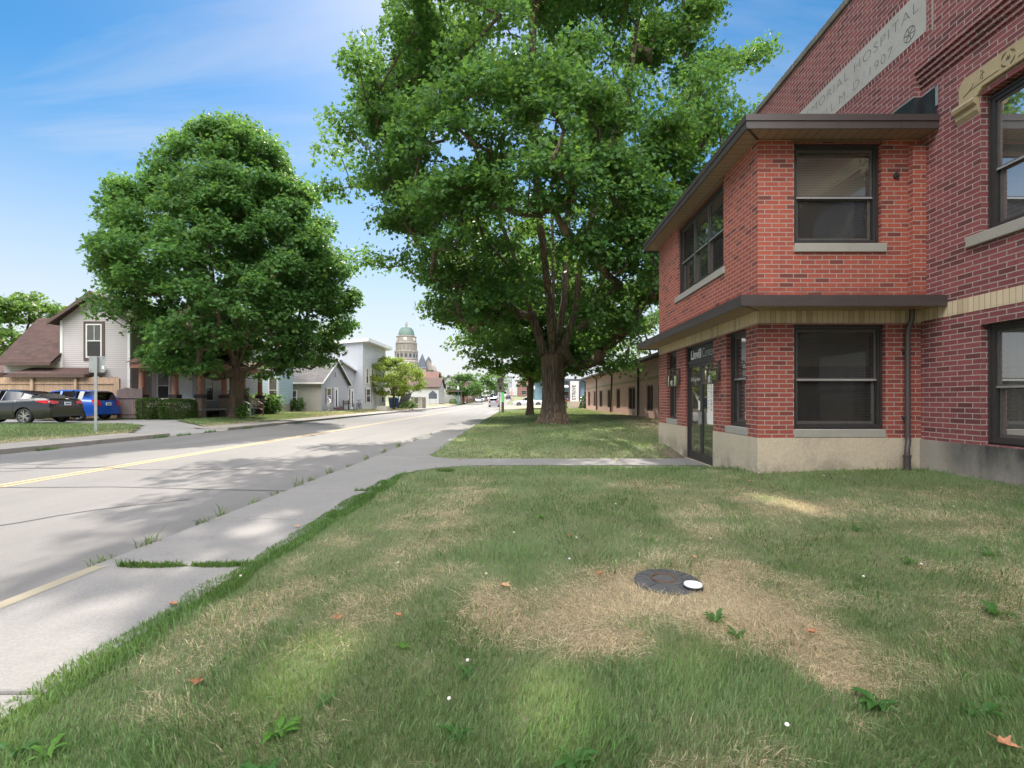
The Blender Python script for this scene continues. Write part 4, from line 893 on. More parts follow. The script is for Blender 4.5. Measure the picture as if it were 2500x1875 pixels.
for xd, yd, hr in [(655,1425,.22),(695,1395,.24),(735,1360,.20),(1200,1560,.20),(1198,1500,.19),(1650,1083,.20),(1700,1098,.26),(1760,1115,.26),(610,1095,.22),(560,1125,.22),(1530,1280,.10),(1000,945,.5),(1330,955,.4)]:
    sx, sy = xd*1.1302, yd*1.1302; Y = 1.17*F/(sy-976); HOLES.append(((sx-1270)/F*Y, Y, hr))
BT = (1.5, 22.1, float(lawn(1.5, 22.1)))
big_ext = [(3,22.5,2.9),(4.2,21.5,2.8),(2.8,24,2.7),(5,24,2.8),(3.6,23,3.6),(4.6,22.6,4.1),(2.4,22.8,3.9),(-7.9,20,9.9),(-7.6,20.5,11.6),(9.0,21.5,16.2),(10.2,21.6,16.4),(11.0,21.8,17.0),(8.2,21,14.2),(-6.6,21,7.2)]
tree('large_maple_tree', 'largest maple towering over the lawn, its thick grey trunk forking low', 'tree', BT,
     [(2.7,1.8),(3.4,3.4),(4.2,4.9),(5.2,6.0),(6.6,7.1),(8,8.2),(11,8.6),(14,8.3),(17,7.5),(20,6.3),(22.5,4.6),(24.0,2.0)], 700, 330, .152, .50, 2.9, 11, rc=1.08, stems=5, orange=9, inner=.34, ext=big_ext, flare=.58, asym=.12, holes=HOLES, bough=(100,1.85,.10), gcol=(.058,.140,.036), flat=.78, drp=.14,
     limbs=[[(-.45,0,3.3),(-1.0,-.1,4.9),(-1.6,-.3,7),(-2.9,-.5,10.5),(-4.2,-1,14),(-5.0,-1,18)], [(.48,0,3.3),(.95,.1,5),(1.3,.2,7.5),(2.2,.3,11),(3.4,.5,15),(4,0,19)], [(.05,.25,3.6),(.05,.5,6),(.0,.8,10),(.2,.8,15),(0,.5,20)], [(-.1,-.2,3.6),(-.3,-.8,6),(-.8,-2.2,9.5),(-1,-3.5,13),(-1,-4.5,17)], [(.3,.5,3.7),(.7,1.6,6.5),(1,3.2,10),(1.2,4.4,15)]],
     skip=lambda p: (abs(p[0]-1.6) < 1.5 and p[1] < 22.6 and p[2] < 6.0) or (p[0] > 4.6 and p[2] < 3.6) or (p[0] > 5.2 and p[1] < 13.6) or (p[1] < 15 and abs(p[0]-1.5) < 9 and p[2] < 6.5))
LT = (-16.1, 27.4, float(left_lawn(-16.1, 27.4)))
tree('broad_maple_tree', 'full round maple on the far lawn in front of the porch house', 'tree', LT,
     [(2.3,3.3),(3.3,5.0),(5.2,6.0),(7.8,6.2),(10,5.5),(12.2,4.6),(14.4,3.4),(15.7,1.9),(16.4,.6)], 660, 215, .168, .34, 2.6, 29, rc=.82, stems=4, inner=.34, flat=1.0, drp=.05, bough=(90,1.55,.22), limbs=[[(-.25,0,3.4),(-1.1,0,6),(-2.1,0,10)],[(.3,0,3.4),(1.4,.2,6.5),(2.1,.3,10)],[(0,.1,4),(0,.2,9),(-.2,0,14)],[(0,-.3,3.4),(-.3,-1.4,6),(-.3,-2,10)],[(.1,.3,3.5),(.3,1.8,7)]], gcol=(.070,.162,.046), flare=.35, asym=.11, barkm='bark2', shape=MAPLE,
     skip=lambda p: p[2] < 3.6 and abs(p[0]+16.0+.58*(p[1]-27.4)) < 1.5 and p[1] < 28)
tree('maple_tree', 'smaller maple just behind the big forked trunk by the route sign', 'tree', (.72, 34.5, gz(.7,34.5)),
     [(2.5,1.6),(3.3,4.4),(5,5.5),(8,5.1),(11,3.6),(13,1.4)], 140, 200, .22, .23, 1.9, 31, rc=1.1, stems=5, gcol=(.060,.130,.024), flare=.5, barkm='bark2')
tree('lime_green_tree', 'small round yellow-green tree beside the grey two storey block', 'tree', (-14.9, 57, .25),
     [(1.6,2.2),(2.6,3.8),(3.8,3.9),(4.8,3.1),(5.8,1.3)], 100, 170, .17, .12, 1.2, 41, rc=.65, stems=4, shape=OVAL, gcol=(.19,.235,.042), flare=.2, barkm='bark2')
tree('pale_leafy_tree', 'pale airy tree rising behind the brick annexe', 'tree', (13.0, 46, .2),
     [(3,2.5),(5,4.2),(8,5.0),(11,4.4),(13.5,2.0)], 90, 130, .24, .22, 2.2, 43, rc=1.1, stems=3, shape=OVAL, gcol=(.09,.15,.05), barkm='bark2')
tree('yard_tree', 'leafy tree at the left edge behind the brown roofed house', 'tree', (-38.5, 37, .3),
     [(2,3),(4,4.4),(6,4.6),(8,3.4),(9.2,1.2)], 80, 130, .25, .2, 1.8, 47, rc=1.1, stems=3, gcol=(.075,.14,.03), barkm='bark2')
far_t = [(-13.8,118,5.8,7.4,51,'dark street tree behind the two green lamp posts'),(-12.4,150,5.6,8.5,53,'taller street tree farther along the far kerb'),(-13.0,88,3.6,0,0,''),(7.5,118,5.2,7.0,57,'street tree beyond the white pickup truck'),(-9.5,196,6.4,9.5,59,'farthest street tree before the junction'),(-27,150,5.5,9,61,'tree between the courthouse and the grey block')]
for x, y, rr_, h, sd, lb in far_t:
    if not h: continue
    tree('street_tree', lb, 'tree', (x, y, gz(x,y)+.05), [(h*.28,rr_*.55),(h*.45,rr_*.85),(h*.7,rr_*.8),(h*.95,rr_*.35)], 46, 90, .42, .2, h*.22, sd, group='trees along the far street', rc=1.4, stems=3, shape=DIA, gcol=(.055,.115,.035), barkm='bark2', rmin=.03)

def shrub(name, label, cat, x, y, z, w, d, h, n, size, gcol, seed, boxy=True, shape=OVAL, cone=False, group=None):
    r = np.random.default_rng(seed); root = thing(name, label, cat, (x, y, z), 0, group)
    p = r.uniform(-1, 1, (n,3)); 
    if boxy:
        q = (np.abs(p)**5).sum(1)**.2; p = p/q[:, None]*(.72+.28*r.random(n)**.5)[:, None]
        p[:, 2] = (p[:, 2]+1)/2
    elif cone:
        t_ = r.random(n)**1.4; a = r.random(n)*6.283; rd = (1-t_)**.8*(.75+.25*r.random(n)); p = np.stack([rd*np.cos(a), rd*np.sin(a), t_], 1)
    else:
        p = r.normal(size=(n,3)); p /= np.linalg.norm(p, axis=1)[:, None]; p *= (.55+.45*r.random(n))[:, None]*(1+.25*np.sin(p[:, :1]*6+seed)+.2*np.sin(p[:, 1:2]*7)); p[:, 2] = (p[:, 2]+.9)/1.9
    o = p*np.array([1,1,.6]); o /= np.linalg.norm(o, axis=1)[:, None]+1e-6
    pts = p*np.array([w/2, d/2, h])
    g = np.array(gcol)[None]*(.6+.8*r.random((n,1)))
    leaves('foliage', pts, o, size, shape, r, root, g, (0,0,0), droop=.1)
    m = MB()
    for k in range(7): a = k*.9; m.tube([(0,0,0),(.25*w*math.cos(a),.25*d*math.sin(a),h*.45),(.36*w*math.cos(a),.36*d*math.sin(a),h*.75)], [.02,.014,.006], 5)
    m.build('stems', M['bark2'], root); return root

# ---------------------------------------------------------------- vehicles
M['tyre'] = plain('tyre_rubber', (.022,.022,.023), .8, .15, 20); M['rim'] = plain('alloy_rim', (.55,.55,.56), .3, .05, metal=.85); M['rim_dark'] = plain('shadowed_alloy', (.12,.12,.125), .4, .1, metal=.6)
M['carglass'] = glass('car_glass', (.10,.115,.115), 1.4, .0, .22); M['cabin'] = plain('dark_cabin_trim', (.03,.03,.032), .8, .2); M['lamp_red'] = plain('red_tail_lamp', (.50,.012,.014), .15, .15, 12, coat=.8); M['lamp_clear'] = plain('clear_lamp', (.75,.76,.78), .12, .05, coat=.8); M['plate'] = plain('number_plate', (.62,.66,.70), .4, .08, 30)
M['plate_ink'] = plain('number_plate_band', (.06,.10,.25), .4, .1)
def wheel(root, x, y, r, w, side, spokes=10, rim='rim'):
    prof = [(r-.055,-w/2),(r-.012,-w/2+.012),(r,-w/2+.05),(r,w/2-.05),(r-.012,w/2-.012),(r-.055,w/2),(r-.075,w/2-.02),(r-.075,-w/2+.02),(r-.055,-w/2)]
    n = 28; P = []; Fc = []
    for rr_, t_ in prof:
        for k in range(n): a = 2*math.pi*k/n; P.append((x+rr_*math.cos(a), y+t_, r+rr_*math.sin(a)))
    for i in range(len(prof)-1):
        for k in range(n): Fc.append([i*n+k, i*n+(k+1)%n, (i+1)*n+(k+1)%n, (i+1)*n+k])
    t_ = MB(); t_.add(P, Fc); W = t_.build('wheel', M['tyre'], root, True)
    m = MB(); ri = r-.07; yo = y+side*(w/2-.03)
    m.tube([(x, yo-side*.10, r),(x, yo-side*.085, r)], ri, 24); m.mi = 0; m.build('brake_disc', M['rim_dark'], W)
    m = MB()
    P = []; Fc = []
    for rr_, dd in ((ri+.012,0),(ri-.012,-.004),(ri-.02,-.09)):
        for k in range(n): a = 2*math.pi*k/n; P.append((x+rr_*math.cos(a), yo+side*dd, r+rr_*math.sin(a)))
    for i in range(2):
        for k in range(n): Fc.append([i*n+k, i*n+(k+1)%n, (i+1)*n+(k+1)%n, (i+1)*n+k])
    m.add(P, Fc); m.tube([(x, yo-side*.04, r),(x, yo+side*.0, r)], .055, 12)
    for k in range(spokes):
        a = 2*math.pi*(k//2)/(spokes/2)+(.13 if k % 2 else -.13); b = 2*math.pi*(k//2)/(spokes/2)+(.22 if k % 2 else -.22)
        m.bar((x+.04*math.cos(a), yo-side*.012, r+.04*math.sin(a)), (x+(ri-.01)*math.cos(b), yo-side*.008, r+(ri-.01)*math.sin(b)), .028, .03)
    m.build('rim', M[rim], W, True)
def car(name, label, loc, rz, L, Wd, top, roof, wb, ws, tw, paintm, wx=(1.42,-1.42), wr=.33, glassx=None, pill=(), detail=True, group=None, tail='wide', bed=None, plate=True, cat='car', rail=False):
    """nose towards local +X; top = deck line, roof = roof line, wb/ws = rear/windscreen base"""
    root = thing(name, label, cat, loc, rz, group); hl = L/2
    tx_, tz_ = zip(*top); rx_, rz_ = zip(*roof)
    hw = lambda x: Wd/2*(1-.13*(abs(x)/hl)**5-.05*max(0, x/hl)**2)
    ar = wr+.055; zb0 = .20
    xs = sorted({*np.linspace(-hl, hl, 40), *tx_, *[w+ar*math.cos(a) for w in wx for a in np.linspace(0, math.pi, 13)]})
    def zbot(x):
        z = zb0 + .10*max(0, (abs(x)-hl*.86)/(hl*.14))
        for w in wx:
            if abs(x-w) < ar: z = max(z, wr+math.sqrt(max(0, ar*ar-(x-w)**2)))
        return z
    zt = lambda x: float(np.interp(x, tx_, tz_))
    S = [(0,.93),(.12,.975),(.35,1.0),(.60,.995),(.80,.965),(.93,.93),(1.0,.87)]
    V = []; Fc = []; nS = len(S)+2
    for x in xs:
        b, t_ = zbot(x), zt(x); h = hw(x)
        z0 = zb0 + .10*max(0, (abs(x)-hl*.86)/(hl*.14))
        row = []
        for s, f in S:
            z = b+(t_-b)*s; so = max(0, (z-z0)/(t_-z0)); ff = np.interp(so, [q[0] for q in S], [q[1] for q in S]); row.append((x, h*ff, z))
        row += [(x, h*.62, t_+.022), (x, 0, t_+.03)]
        V += row
    nx = len(xs)
    V2 = [(x, -y, z) for x, y, z in V]; n1 = len(V)
    for i in range(nx-1):
        for k in range(nS-1):
            a, b, c, d = i*nS+k, (i+1)*nS+k, (i+1)*nS+k+1, i*nS+k+1
            Fc.append([a,b,c,d]); Fc.append([n1+a,n1+d,n1+c,n1+b])
    for i in (0, nx-1):
        for k in range(nS-1): a = i*nS+k; Fc.append([a, a+1, n1+a+1, n1+a])
    m = MB(); m.add(V+V2, Fc)
    bd = m.build('body', paintm, root, True)
    w = bd.modifiers.new('weld', 'WELD'); w.merge_threshold = .002
    # cabin
    gx = sorted({*np.linspace(rx_[0], rx_[-1], 22), *rx_, *[p for q in pill for p in q], *(glassx or ())})
    zr = lambda x: float(np.interp(x, rx_, rz_)); lo = []; G = {'roof': MB(), 'side_window': MB(), 'side_window2': MB(), 'windscreen': MB(), 'rear_window': MB(), 'pillar': MB()}
    def sec(x):
        b = zt(x)-.01; t_ = max(zr(x), b+.004); h = hw(x)*.885; f = (t_-b)/max(1e-3, max(rz_)-b); hs_ = h-(h-Wd/2*tw)*min(1, f)
        return [(x,h,b),(x,hs_+.03*0,b+(t_-b)*.86),(x,hs_*.90,b+(t_-b)*.965),(x,hs_*.5,t_-.004),(x,0,t_)]
    secs = [sec(x) for x in gx]
    for i in range(len(gx)-1):
        xm = (gx[i]+gx[i+1])/2; A, B = secs[i], secs[i+1]
        isp = any(p0 <= xm <= p1 for p0, p1 in pill) or not (glassx[0] <= xm <= glassx[1])
        for s in (1,-1):
            f = lambda p: (p[0], s*p[1], p[2])
            G['roof' if isp else 'side_window'+('' if s > 0 else '2')].quad(f(A[0]), f(B[0]), f(B[1]), f(A[1]))
            tgt = 'windscreen' if xm > ws else 'rear_window' if xm < wb else 'roof'
            for k in (1,2,3): G['roof' if (k == 1 and tgt != 'roof') else tgt].quad(f(A[k]), f(B[k]), f(B[k+1]), f(A[k+1]))
    for k, mm in G.items():
        if mm.f:
            ob = mm.build(k.strip('2'), M['carglass'] if 'wind' in k else paintm, root, True)
            w = ob.modifiers.new('weld', 'WELD'); w.merge_threshold = .002
    m = MB(); m.box(-hl*.82, hl*.8, -Wd*.40, Wd*.40, .24, min(zt(0), .9)-.06)
    for sx in ((.25,.02) if not bed else (.3,)):
        for sy in (-.36,.36): m.box(sx-.7, sx-.5, sy-.23, sy+.23, .7, zt(0)+.28)
    m.build('underbody', M['cabin'], root)
    for xw in wx:
        for s in (1,-1): wheel(root, xw, s*(Wd/2-.125), wr, .21, s)
    # ends
    xr = -hl
    m = MB(); m.box(xr-.015, xr+.10, -Wd*.40, Wd*.40, .30, .46); m.build('rear_bumper', M['black'] if tail == 'truck' else paintm, root)
    zl = zt(-hl+.12)
    for s in (1,-1):
        m = MB(); h = hw(xr+.05)
        if tail == 'wide': m.add([(xr+.0,s*h*.50,zl-.20),(xr-.012,s*h*.84,zl-.21),(xr+.16,s*h*1.0,zl-.20),(xr+.50,s*hw(xr+.5)*.985,zl-.12),(xr+.50,s*hw(xr+.5)*.965,zl-.06),(xr+.14,s*h*.97,zl-.055),(xr+.005,s*h*.80,zl-.06),(xr+.01,s*h*.48,zl-.09)], [[0,1,6,7],[1,2,5,6],[2,3,4,5]]); m.add([(p[0]-.012,p[1]+s*.012,p[2]) for p in m.v], m.f[:])
        else: m.add([(xr-.014,s*h*.62,zl-.30),(xr-.014,s*h*.90,zl-.30),(xr+.10,s*h*1.015,zl-.24),(xr+.20,s*h*1.02,zl+.02),(xr+.02,s*h*.86,zl+.03),(xr-.014,s*h*.66,zl-.02)], [[0,1,4,5],[1,2,3,4]])
        m.build('tail_lamp', M['lamp_red'], root, True)
        m = MB(); xf = hl; h2 = hw(hl-.1); zf = zt(hl-.12); m.add([(xf+.008,s*h2*.55,zf-.20),(xf-.02,s*h2*.92,zf-.19),(xf-.30,s*hw(xf-.3)*1.004,zf-.08),(xf-.30,s*hw(xf-.3)*.99,zf+.0),(xf-.06,s*h2*.90,zf-.06),(xf+.006,s*h2*.55,zf-.09)], [[0,1,4,5],[1,2,3,4]]); m.build('headlight', M['lamp_clear'], root, True)
        xm_ = glassx[1]-.25; m = MB(); m.obox((xm_, s*(hw(xm_)*.93+.09), zt(xm_)+.09), (.05,0,0), (0,.10,0), (0,0,.065)); o = m.build('wing_mirror', paintm, root); b_ = o.modifiers.new('bevel', 'BEVEL'); b_.width = .03; b_.segments = 2
        if detail:
            for xh in (pill[0][0]-.10 if pill else -.3, .75):
                m = MB(); m.box(xh-.11, xh+.09, s*(hw(xh)*.985)-.012, s*(hw(xh)*.985)+.022, zt(xh)-.17, zt(xh)-.135); m.build('door_handle', paintm, root)
    if plate:
        zp = zl-.27 if tail != 'truck' else .62
        m = MB(); m.box(xr-.025, xr-.004, -.155, .155, zp, zp+.15); p_ = m.build('number_plate', M['plate'], root)
        m = MB(); m.box(xr-.028, xr-.0255, -.12, .12, zp+.05, zp+.095); m.build('plate_characters', M['plate_ink'], p_)
    if detail:    # door shut lines
        m = MB()
        for xd in (pill[0][0]+.02 if pill else 0, pill[0][0]+1.02 if pill else .9, pill[0][0]-.82 if len(pill) else -1):
            pts = []
            for s, f in S[1:-1]:
                z = zb0+(zt(xd)-zb0)*s
                if z > zbot(xd)+.02: pts.append((xd, hw(xd)*f+.002, z))
            if len(pts) > 2:
                m.tube(pts, .005, 4); m.tube([(a, -b, c) for a, b, c in pts], .005, 4)
        m.build('door_seam', M['black'], root)
    return root
SEDAN = dict(top=[(-2.43,.72),(-2.40,.98),(-2.30,1.07),(-1.9,1.10),(-1.2,1.04),(.2,.97),(1.1,.96),(1.7,.90),(2.15,.80),(2.36,.68),(2.43,.52)],
             roof=[(-2.02,1.10),(-1.5,1.28),(-.95,1.41),(-.3,1.475),(.25,1.465),(.6,1.41),(1.35,.97)], wb=-.9, ws=.5, tw=.63, glassx=(-1.62,1.12), pill=((-.16,-.06),(-1.22,-1.14)))
c_sedan = car('sedan', 'dark grey sedan parked nearest the road sign beside the cedar fence', (-19.9-2.43, 21.25, .245), R(180), 4.87, 1.85, paintm=paint('grey_brown_car_paint', (.030,.029,.030), .5), **SEDAN)
HATCH = dict(top=[(-2.03,.62),(-2.0,.93),(-1.9,1.02),(-1.4,1.03),(-.4,.98),(.7,.95),(1.2,.93),(1.7,.82),(1.95,.68),(2.03,.5)],
             roof=[(-1.98,1.0),(-1.80,1.40),(-1.6,1.49),(-.7,1.53),(.0,1.52),(.35,1.46),(1.42,.92)], wb=-1.66, ws=.22, tw=.66, glassx=(-1.35,1.1), pill=((-.25,-.15),(-1.0,-.9)))
car('hatchback_car', 'bright blue hatchback parked behind the dark sedan', (-20.95-2.03, 24.6, .25), R(180), 4.07, 1.70, wx=(1.28,-1.22), wr=.31, tail='tall', paintm=paint('blue_car_paint', (.012,.085,.42), .2), **HATCH)
SUV = dict(top=[(-2.25,.6),(-2.22,1.0),(-2.1,1.10),(-1.2,1.10),(.3,1.04),(1.1,1.03),(1.8,.95),(2.15,.8),(2.25,.55)],
           roof=[(-2.12,1.08),(-1.92,1.50),(-1.6,1.66),(-.6,1.70),(.1,1.68),(.45,1.60),(1.2,1.04)], wb=-1.78, ws=.35, tw=.68, glassx=(-1.75,.95), pill=((-.2,-.1),(-1.1,-1.0)))
pg = {k: paint(n, c, .25) for k, n, c in (('silver','silver_car_paint',(.36,.37,.39)),('white','white_car_paint',(.74,.74,.74)),('black','black_car_paint',(.02,.022,.028)),('red','dark_red_car_paint',(.22,.02,.02)),('navy','slate_blue_car_paint',(.06,.08,.12)))}
on = lambda x, y: (x, y, float(rise(y))-.04)
car('suv', 'silver grey suv driving away in the near lane', on(-4.75, 88), R(90), 4.5, 1.85, wx=(1.35,-1.35), wr=.35, tail='tall', paintm=pg['silver'], detail=False, **SUV)
G2 = 'cars parked and driving far down the street'
car('parked_car', 'silver car parked first along the far kerb', on(-11.35, 133), R(-90), 4.87, 1.85, paintm=pg['silver'], detail=False, group=G2, **SEDAN)
car('parked_car', 'white suv parked behind the silver car at the far kerb', on(-11.3, 143), R(-90), 4.5, 1.85, wx=(1.35,-1.35), wr=.35, tail='tall', paintm=pg['white'], detail=False, group=G2, **SUV)
car('parked_car', 'dark red car parked third along the far kerb', on(-11.2, 152), R(-90), 4.87, 1.85, paintm=pg['red'], detail=False, group=G2, **SEDAN)
car('parked_car', 'second white car parked beyond the red one', on(-11.0, 161), R(-90), 4.87, 1.85, paintm=pg['white'], detail=False, group=G2, **SEDAN)
car('distant_car', 'dark slate car crossing at the far junction', (-11.5, 204, float(rise(204))-.04), R(180), 4.5, 1.85, wx=(1.35,-1.35), wr=.35, tail='tall', paintm=pg['navy'], detail=False, group=G2, **SUV)
car('distant_car', 'white car approaching in the far lane beside the truck', on(-9.6, 188), R(-90), 4.87, 1.85, paintm=pg['white'], detail=False, group=G2, **SEDAN)
car('distant_car', 'black car driving away beyond the route sign', on(-4.3, 178), R(90), 4.87, 1.85, paintm=pg['black'], detail=False, group=G2, **SEDAN)
car('distant_car', 'black suv waiting on the right of the far junction', (4.6, 172, float(rise(172))), R(90), 4.5, 1.85, wx=(1.35,-1.35), wr=.35, tail='tall', paintm=pg['black'], detail=False, group=G2, **SUV)
PICK = dict(top=[(-2.9,.7),(-2.88,1.12),(-2.8,1.16),(-.9,1.16),(-.6,1.14),(1.0,1.12),(1.6,1.10),(2.5,1.02),(2.85,.90),(2.9,.6)],
            roof=[(-1.0,1.16),(-.86,1.75),(-.6,1.84),(.3,1.86),(.6,1.82),(1.35,1.14)], wb=-.80, ws=.5, tw=.70, glassx=(-.72,1.1), pill=((.0,.08),))
car('pickup_truck', 'white pickup truck nosing out of the side street behind the maples', (1.6, 91, .0), R(180), 5.8, 2.0, wx=(1.85,-1.75), wr=.40, tail='truck', paintm=pg['white'], detail=True, bed=True, cat='pickup', **PICK)
car('parked_car', 'black car parked beside the vertical sign', (6.75, 78, float(lawn(6.7,78))), R(90), 4.87, 1.85, paintm=pg['black'], detail=False, **SEDAN)
car('parked_car', 'white car parked behind the vertical sign near the annexe end', (10.9, 83.0, float(lawn(10.9,82))-.05), R(165), 4.87, 1.85, paintm=pg['white'], detail=False, **SEDAN)
r0 = thing('box_truck', 'white box truck standing at the far junction with yellow lamps', 'truck', on(-6.9, 212), R(-90), G2)
m = MB(); m.box(-3.6,1.1,-1.2,1.2,.9,3.6); o = m.build('cargo_box', M['white'], r0); b_ = o.modifiers.new('bevel','BEVEL'); b_.width=.06
m = MB(); m.add([(1.15,-1.1,.6),(3.2,-1.1,.6),(3.2,-1.05,1.5),(2.3,-1.0,1.6),(1.9,-.95,2.6),(1.15,-.95,2.65),(1.15,1.1,.6),(3.2,1.1,.6),(3.2,1.05,1.5),(2.3,1.0,1.6),(1.9,.95,2.6),(1.15,.95,2.65)], [[0,1,2,3,4,5],[11,10,9,8,7,6],[1,7,8,2],[2,8,9,3],[4,10,11,5],[5,11,6,0],[0,6,7,1]]); m.build('cab', M['white'], r0)
m = MB(); m.quad((2.33,-.9,1.66),(2.33,.9,1.66),(1.95,.85,2.5),(1.95,-.85,2.5)); m.build('windscreen', M['carglass'], r0)
for s in (-1,1):
    m = MB(); m.box(3.19,3.23,s*.85-.15,s*.85+.15,.95,1.2); m.build('headlight', M['orange'], r0)
    for xw in (2.4,-2.2): wheel(r0, xw, s*.95, .42, .26, s)

# ---------------------------------------------------------------- houses
def hwin(parent, off, fn, u0, u1, z0, z1, fm='white', blindk=None, shutter=None, mullion=False, pr=.05, w=.07):
    m = MB(); ring(m, fn, u0, u1, z0, z1, w, -pr, .02); zm = (z0+z1)/2; fbox(m, fn, u0+w, u1-w, zm-.025, zm+.025, -pr*.5, .01)
    if mullion: fbox(m, fn, (u0+u1)/2-.015, (u0+u1)/2+.015, zm+.025, z1-w, -pr*.4, .01)
    W = m.build('window', M[fm], parent, off=off)
    m = MB(); m.quad(*[fn(u, z, -.014) for u, z in ((u0+w,z0+w),(u1-w,z0+w),(u1-w,z1-w),(u0+w,z1-w))]); m.build('pane', M['glass'], W, off=off)
    if blindk:
        m = MB(); zb = z0+(z1-z0)*(.5 if blindk == 'half' else .12); m.quad(*[fn(u, z, -.007) for u, z in ((u0+w,zb),(u1-w,zb),(u1-w,z1-w),(u0+w,z1-w))]); m.build('blind', M['blind_white'], W, off=off)
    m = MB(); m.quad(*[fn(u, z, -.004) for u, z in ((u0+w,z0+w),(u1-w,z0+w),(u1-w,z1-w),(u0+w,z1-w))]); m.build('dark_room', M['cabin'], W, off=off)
    if shutter:
        for a, b in ((u0-.36,u0-.03),(u1+.03,u1+.36)):
            m = MB(); fbox(m, fn, a, b, z0, z1, -.035, .0); m.build('shutter', M[shutter], parent, off=off)
    return W
def hdoor(parent, off, fn, u0, u1, z0, z1, m1='white', m2='white', glassy=True):
    m = MB(); ring(m, fn, u0-.1, u1+.1, z0-.1, z1+.1, .1, -.05, .02); fbox(m, fn, u0, u1, z0, z1, -.02, .01); D = m.build('door', M[m1], parent, off=off)
    m = MB(); fbox(m, fn, u0+.15, u1-.15, z0+(.95 if glassy else .2), z1-.15, -.026, -.021); m.build('door_pane', M[m2], D, off=off)
    m = MB(); fbox(m, fn, u0+.07, u0+.11, z0+.95, z0+1.1, -.07, -.02); m.build('handle', M['alu'], D, off=off)
def gable_roof(poly_axis, x0, x1, y0, y1, ze, zp, oh=.35, th=.14):
    m = MB()
    if poly_axis == 'y':     # ridge along y
        xc = (x0+x1)/2; s = (zp-ze)/(xc-x0)
        for sg, xe in ((-1, x0-oh), (1, x1+oh)):
            zl = ze - oh*s; P = [(xc,zp),(xe,zl),(xe,zl+th),(xc,zp+th)]
            m.prism(P, lambda u, v, t: (u, t, v), y0-oh, y1+oh)
    else:
        yc = (y0+y1)/2; s = (zp-ze)/(yc-y0)
        for ye in (y0-oh, y1+oh):
            zl = ze - oh*s; P = [(yc,zp),(ye,zl),(ye,zl+th),(yc,zp+th)]
            m.prism(P, lambda u, v, t: (t, u, v), x0-oh, x1+oh)
    return m
def gable_walls(axis, x0, x1, y0, y1, z0, ze, zp):
    m = MB()
    if axis == 'y':
        xc = (x0+x1)/2
        for y in (y0, y1): m.quad((x0,y,z0),(x1,y,z0),(x1,y,ze),(xc,y,zp),(x0,y,ze))
        for x in (x0, x1): m.quad((x,y0,z0),(x,y1,z0),(x,y1,ze),(x,y0,ze))
    else:
        yc = (y0+y1)/2
        for x in (x0, x1): m.quad((x,y0,z0),(x,y1,z0),(x,y1,ze),(x,yc,zp),(x,y0,ze))
        for y in (y0, y1): m.quad((x0,y,z0),(x1,y,z0),(x1,y,ze),(x0,y,ze))
    return m
# tan house with the porch
H1 = thing('tan_house', 'tan sided two storey house with brown shingle roof and red porch', 'house', (-21.8, 27, .25)); O1 = Vector((-21.8, 27, .25))
hp_ = lambda mb, n, m_, par=None, sm_=False: mb.build(n, M[m_] if isinstance(m_, str) else m_, par or H1, sm_, off=O1)
hp_(gable_walls('y', -25.6, -21.8, 27, 34, .1, 5.75, 7.15), 'wall', 'tan')
hp_(gable_roof('y', -25.6, -21.8, 27, 34, 5.75, 7.15, .4), 'roof', 'roof_brown')
m = MB()
for s, xe in ((-1,-26.0),(1,-21.4)):
    m.prism([(-23.7,7.14),(xe,5.60),(xe,5.40),(-23.7,6.94)], lambda u, v, t: (u, t, v), 26.52, 26.58)
hp_(m, 'bargeboard', 'trim_brown')
m = MB(); m.box(-25.66,-25.52,26.96,27.08,.3,5.7); m.box(-21.9,-21.76,26.96,27.08,.3,5.7); hp_(m, 'corner_board', 'white')
hwin(H1, O1, fy(27), -24.22, -23.33, 3.62, 5.50, 'white', 'half', mullion=True); m = MB(); ring(m, fy(27), -24.36, -23.19, 3.45, 5.64, .13, -.035, .01); hp_(m, 'window_surround', 'trim_brown')
# side roofs on the left
m = MB(); m.add([(-29.5,29.6,6.27),(-25.6,29.6,6.27),(-25.55,26.3,3.30),(-28.6,26.3,3.30),(-29.5,29.6,6.12),(-25.6,29.6,6.12),(-25.55,26.3,3.18),(-28.6,26.3,3.18)], [[0,1,2,3],[4,5,6,7],[2,3,7,6],[0,3,7,4]]); m.add([(-29.5,29.6,6.27),(-28.6,26.3,3.30),(-30.5,33,3.30)], [[0,1,2]]); hp_(m, 'roof', 'roof_brown')
m = MB(); m.quad((-28.7,26.9,.1),(-25.6,26.9,.1),(-25.6,26.9,3.4),(-28.7,26.9,3.4)); m.quad((-34,27.4,.1),(-28.7,27.4,.1),(-28.7,27.4,2.7),(-34,27.4,2.7)); hp_(m, 'wall', 'tan')
m = MB(); m.add([(-34,28.6,3.5),(-28.6,28.6,3.5),(-28.3,26.9,2.75),(-34,26.9,2.75),(-34,26.9,2.62),(-28.3,26.9,2.62)], [[0,1,2,3],[2,3,4,5]]); m.add([(-27.2,26.9,3.06),(-23.0,26.9,3.06),(-23.3,25.9,2.62),(-27.6,25.9,2.62),(-23.3,25.9,2.48),(-27.6,25.9,2.48)], [[0,1,2,3],[2,3,5,4],[1,2,4]]); hp_(m, 'roof', 'roof_brown')
m = MB(); m.box(-28.65,-25.5,26.22,26.30,3.14,3.26); m.box(-27.6,-23.3,25.84,25.9,2.47,2.60); hp_(m, 'gutter', 'trim_brown')
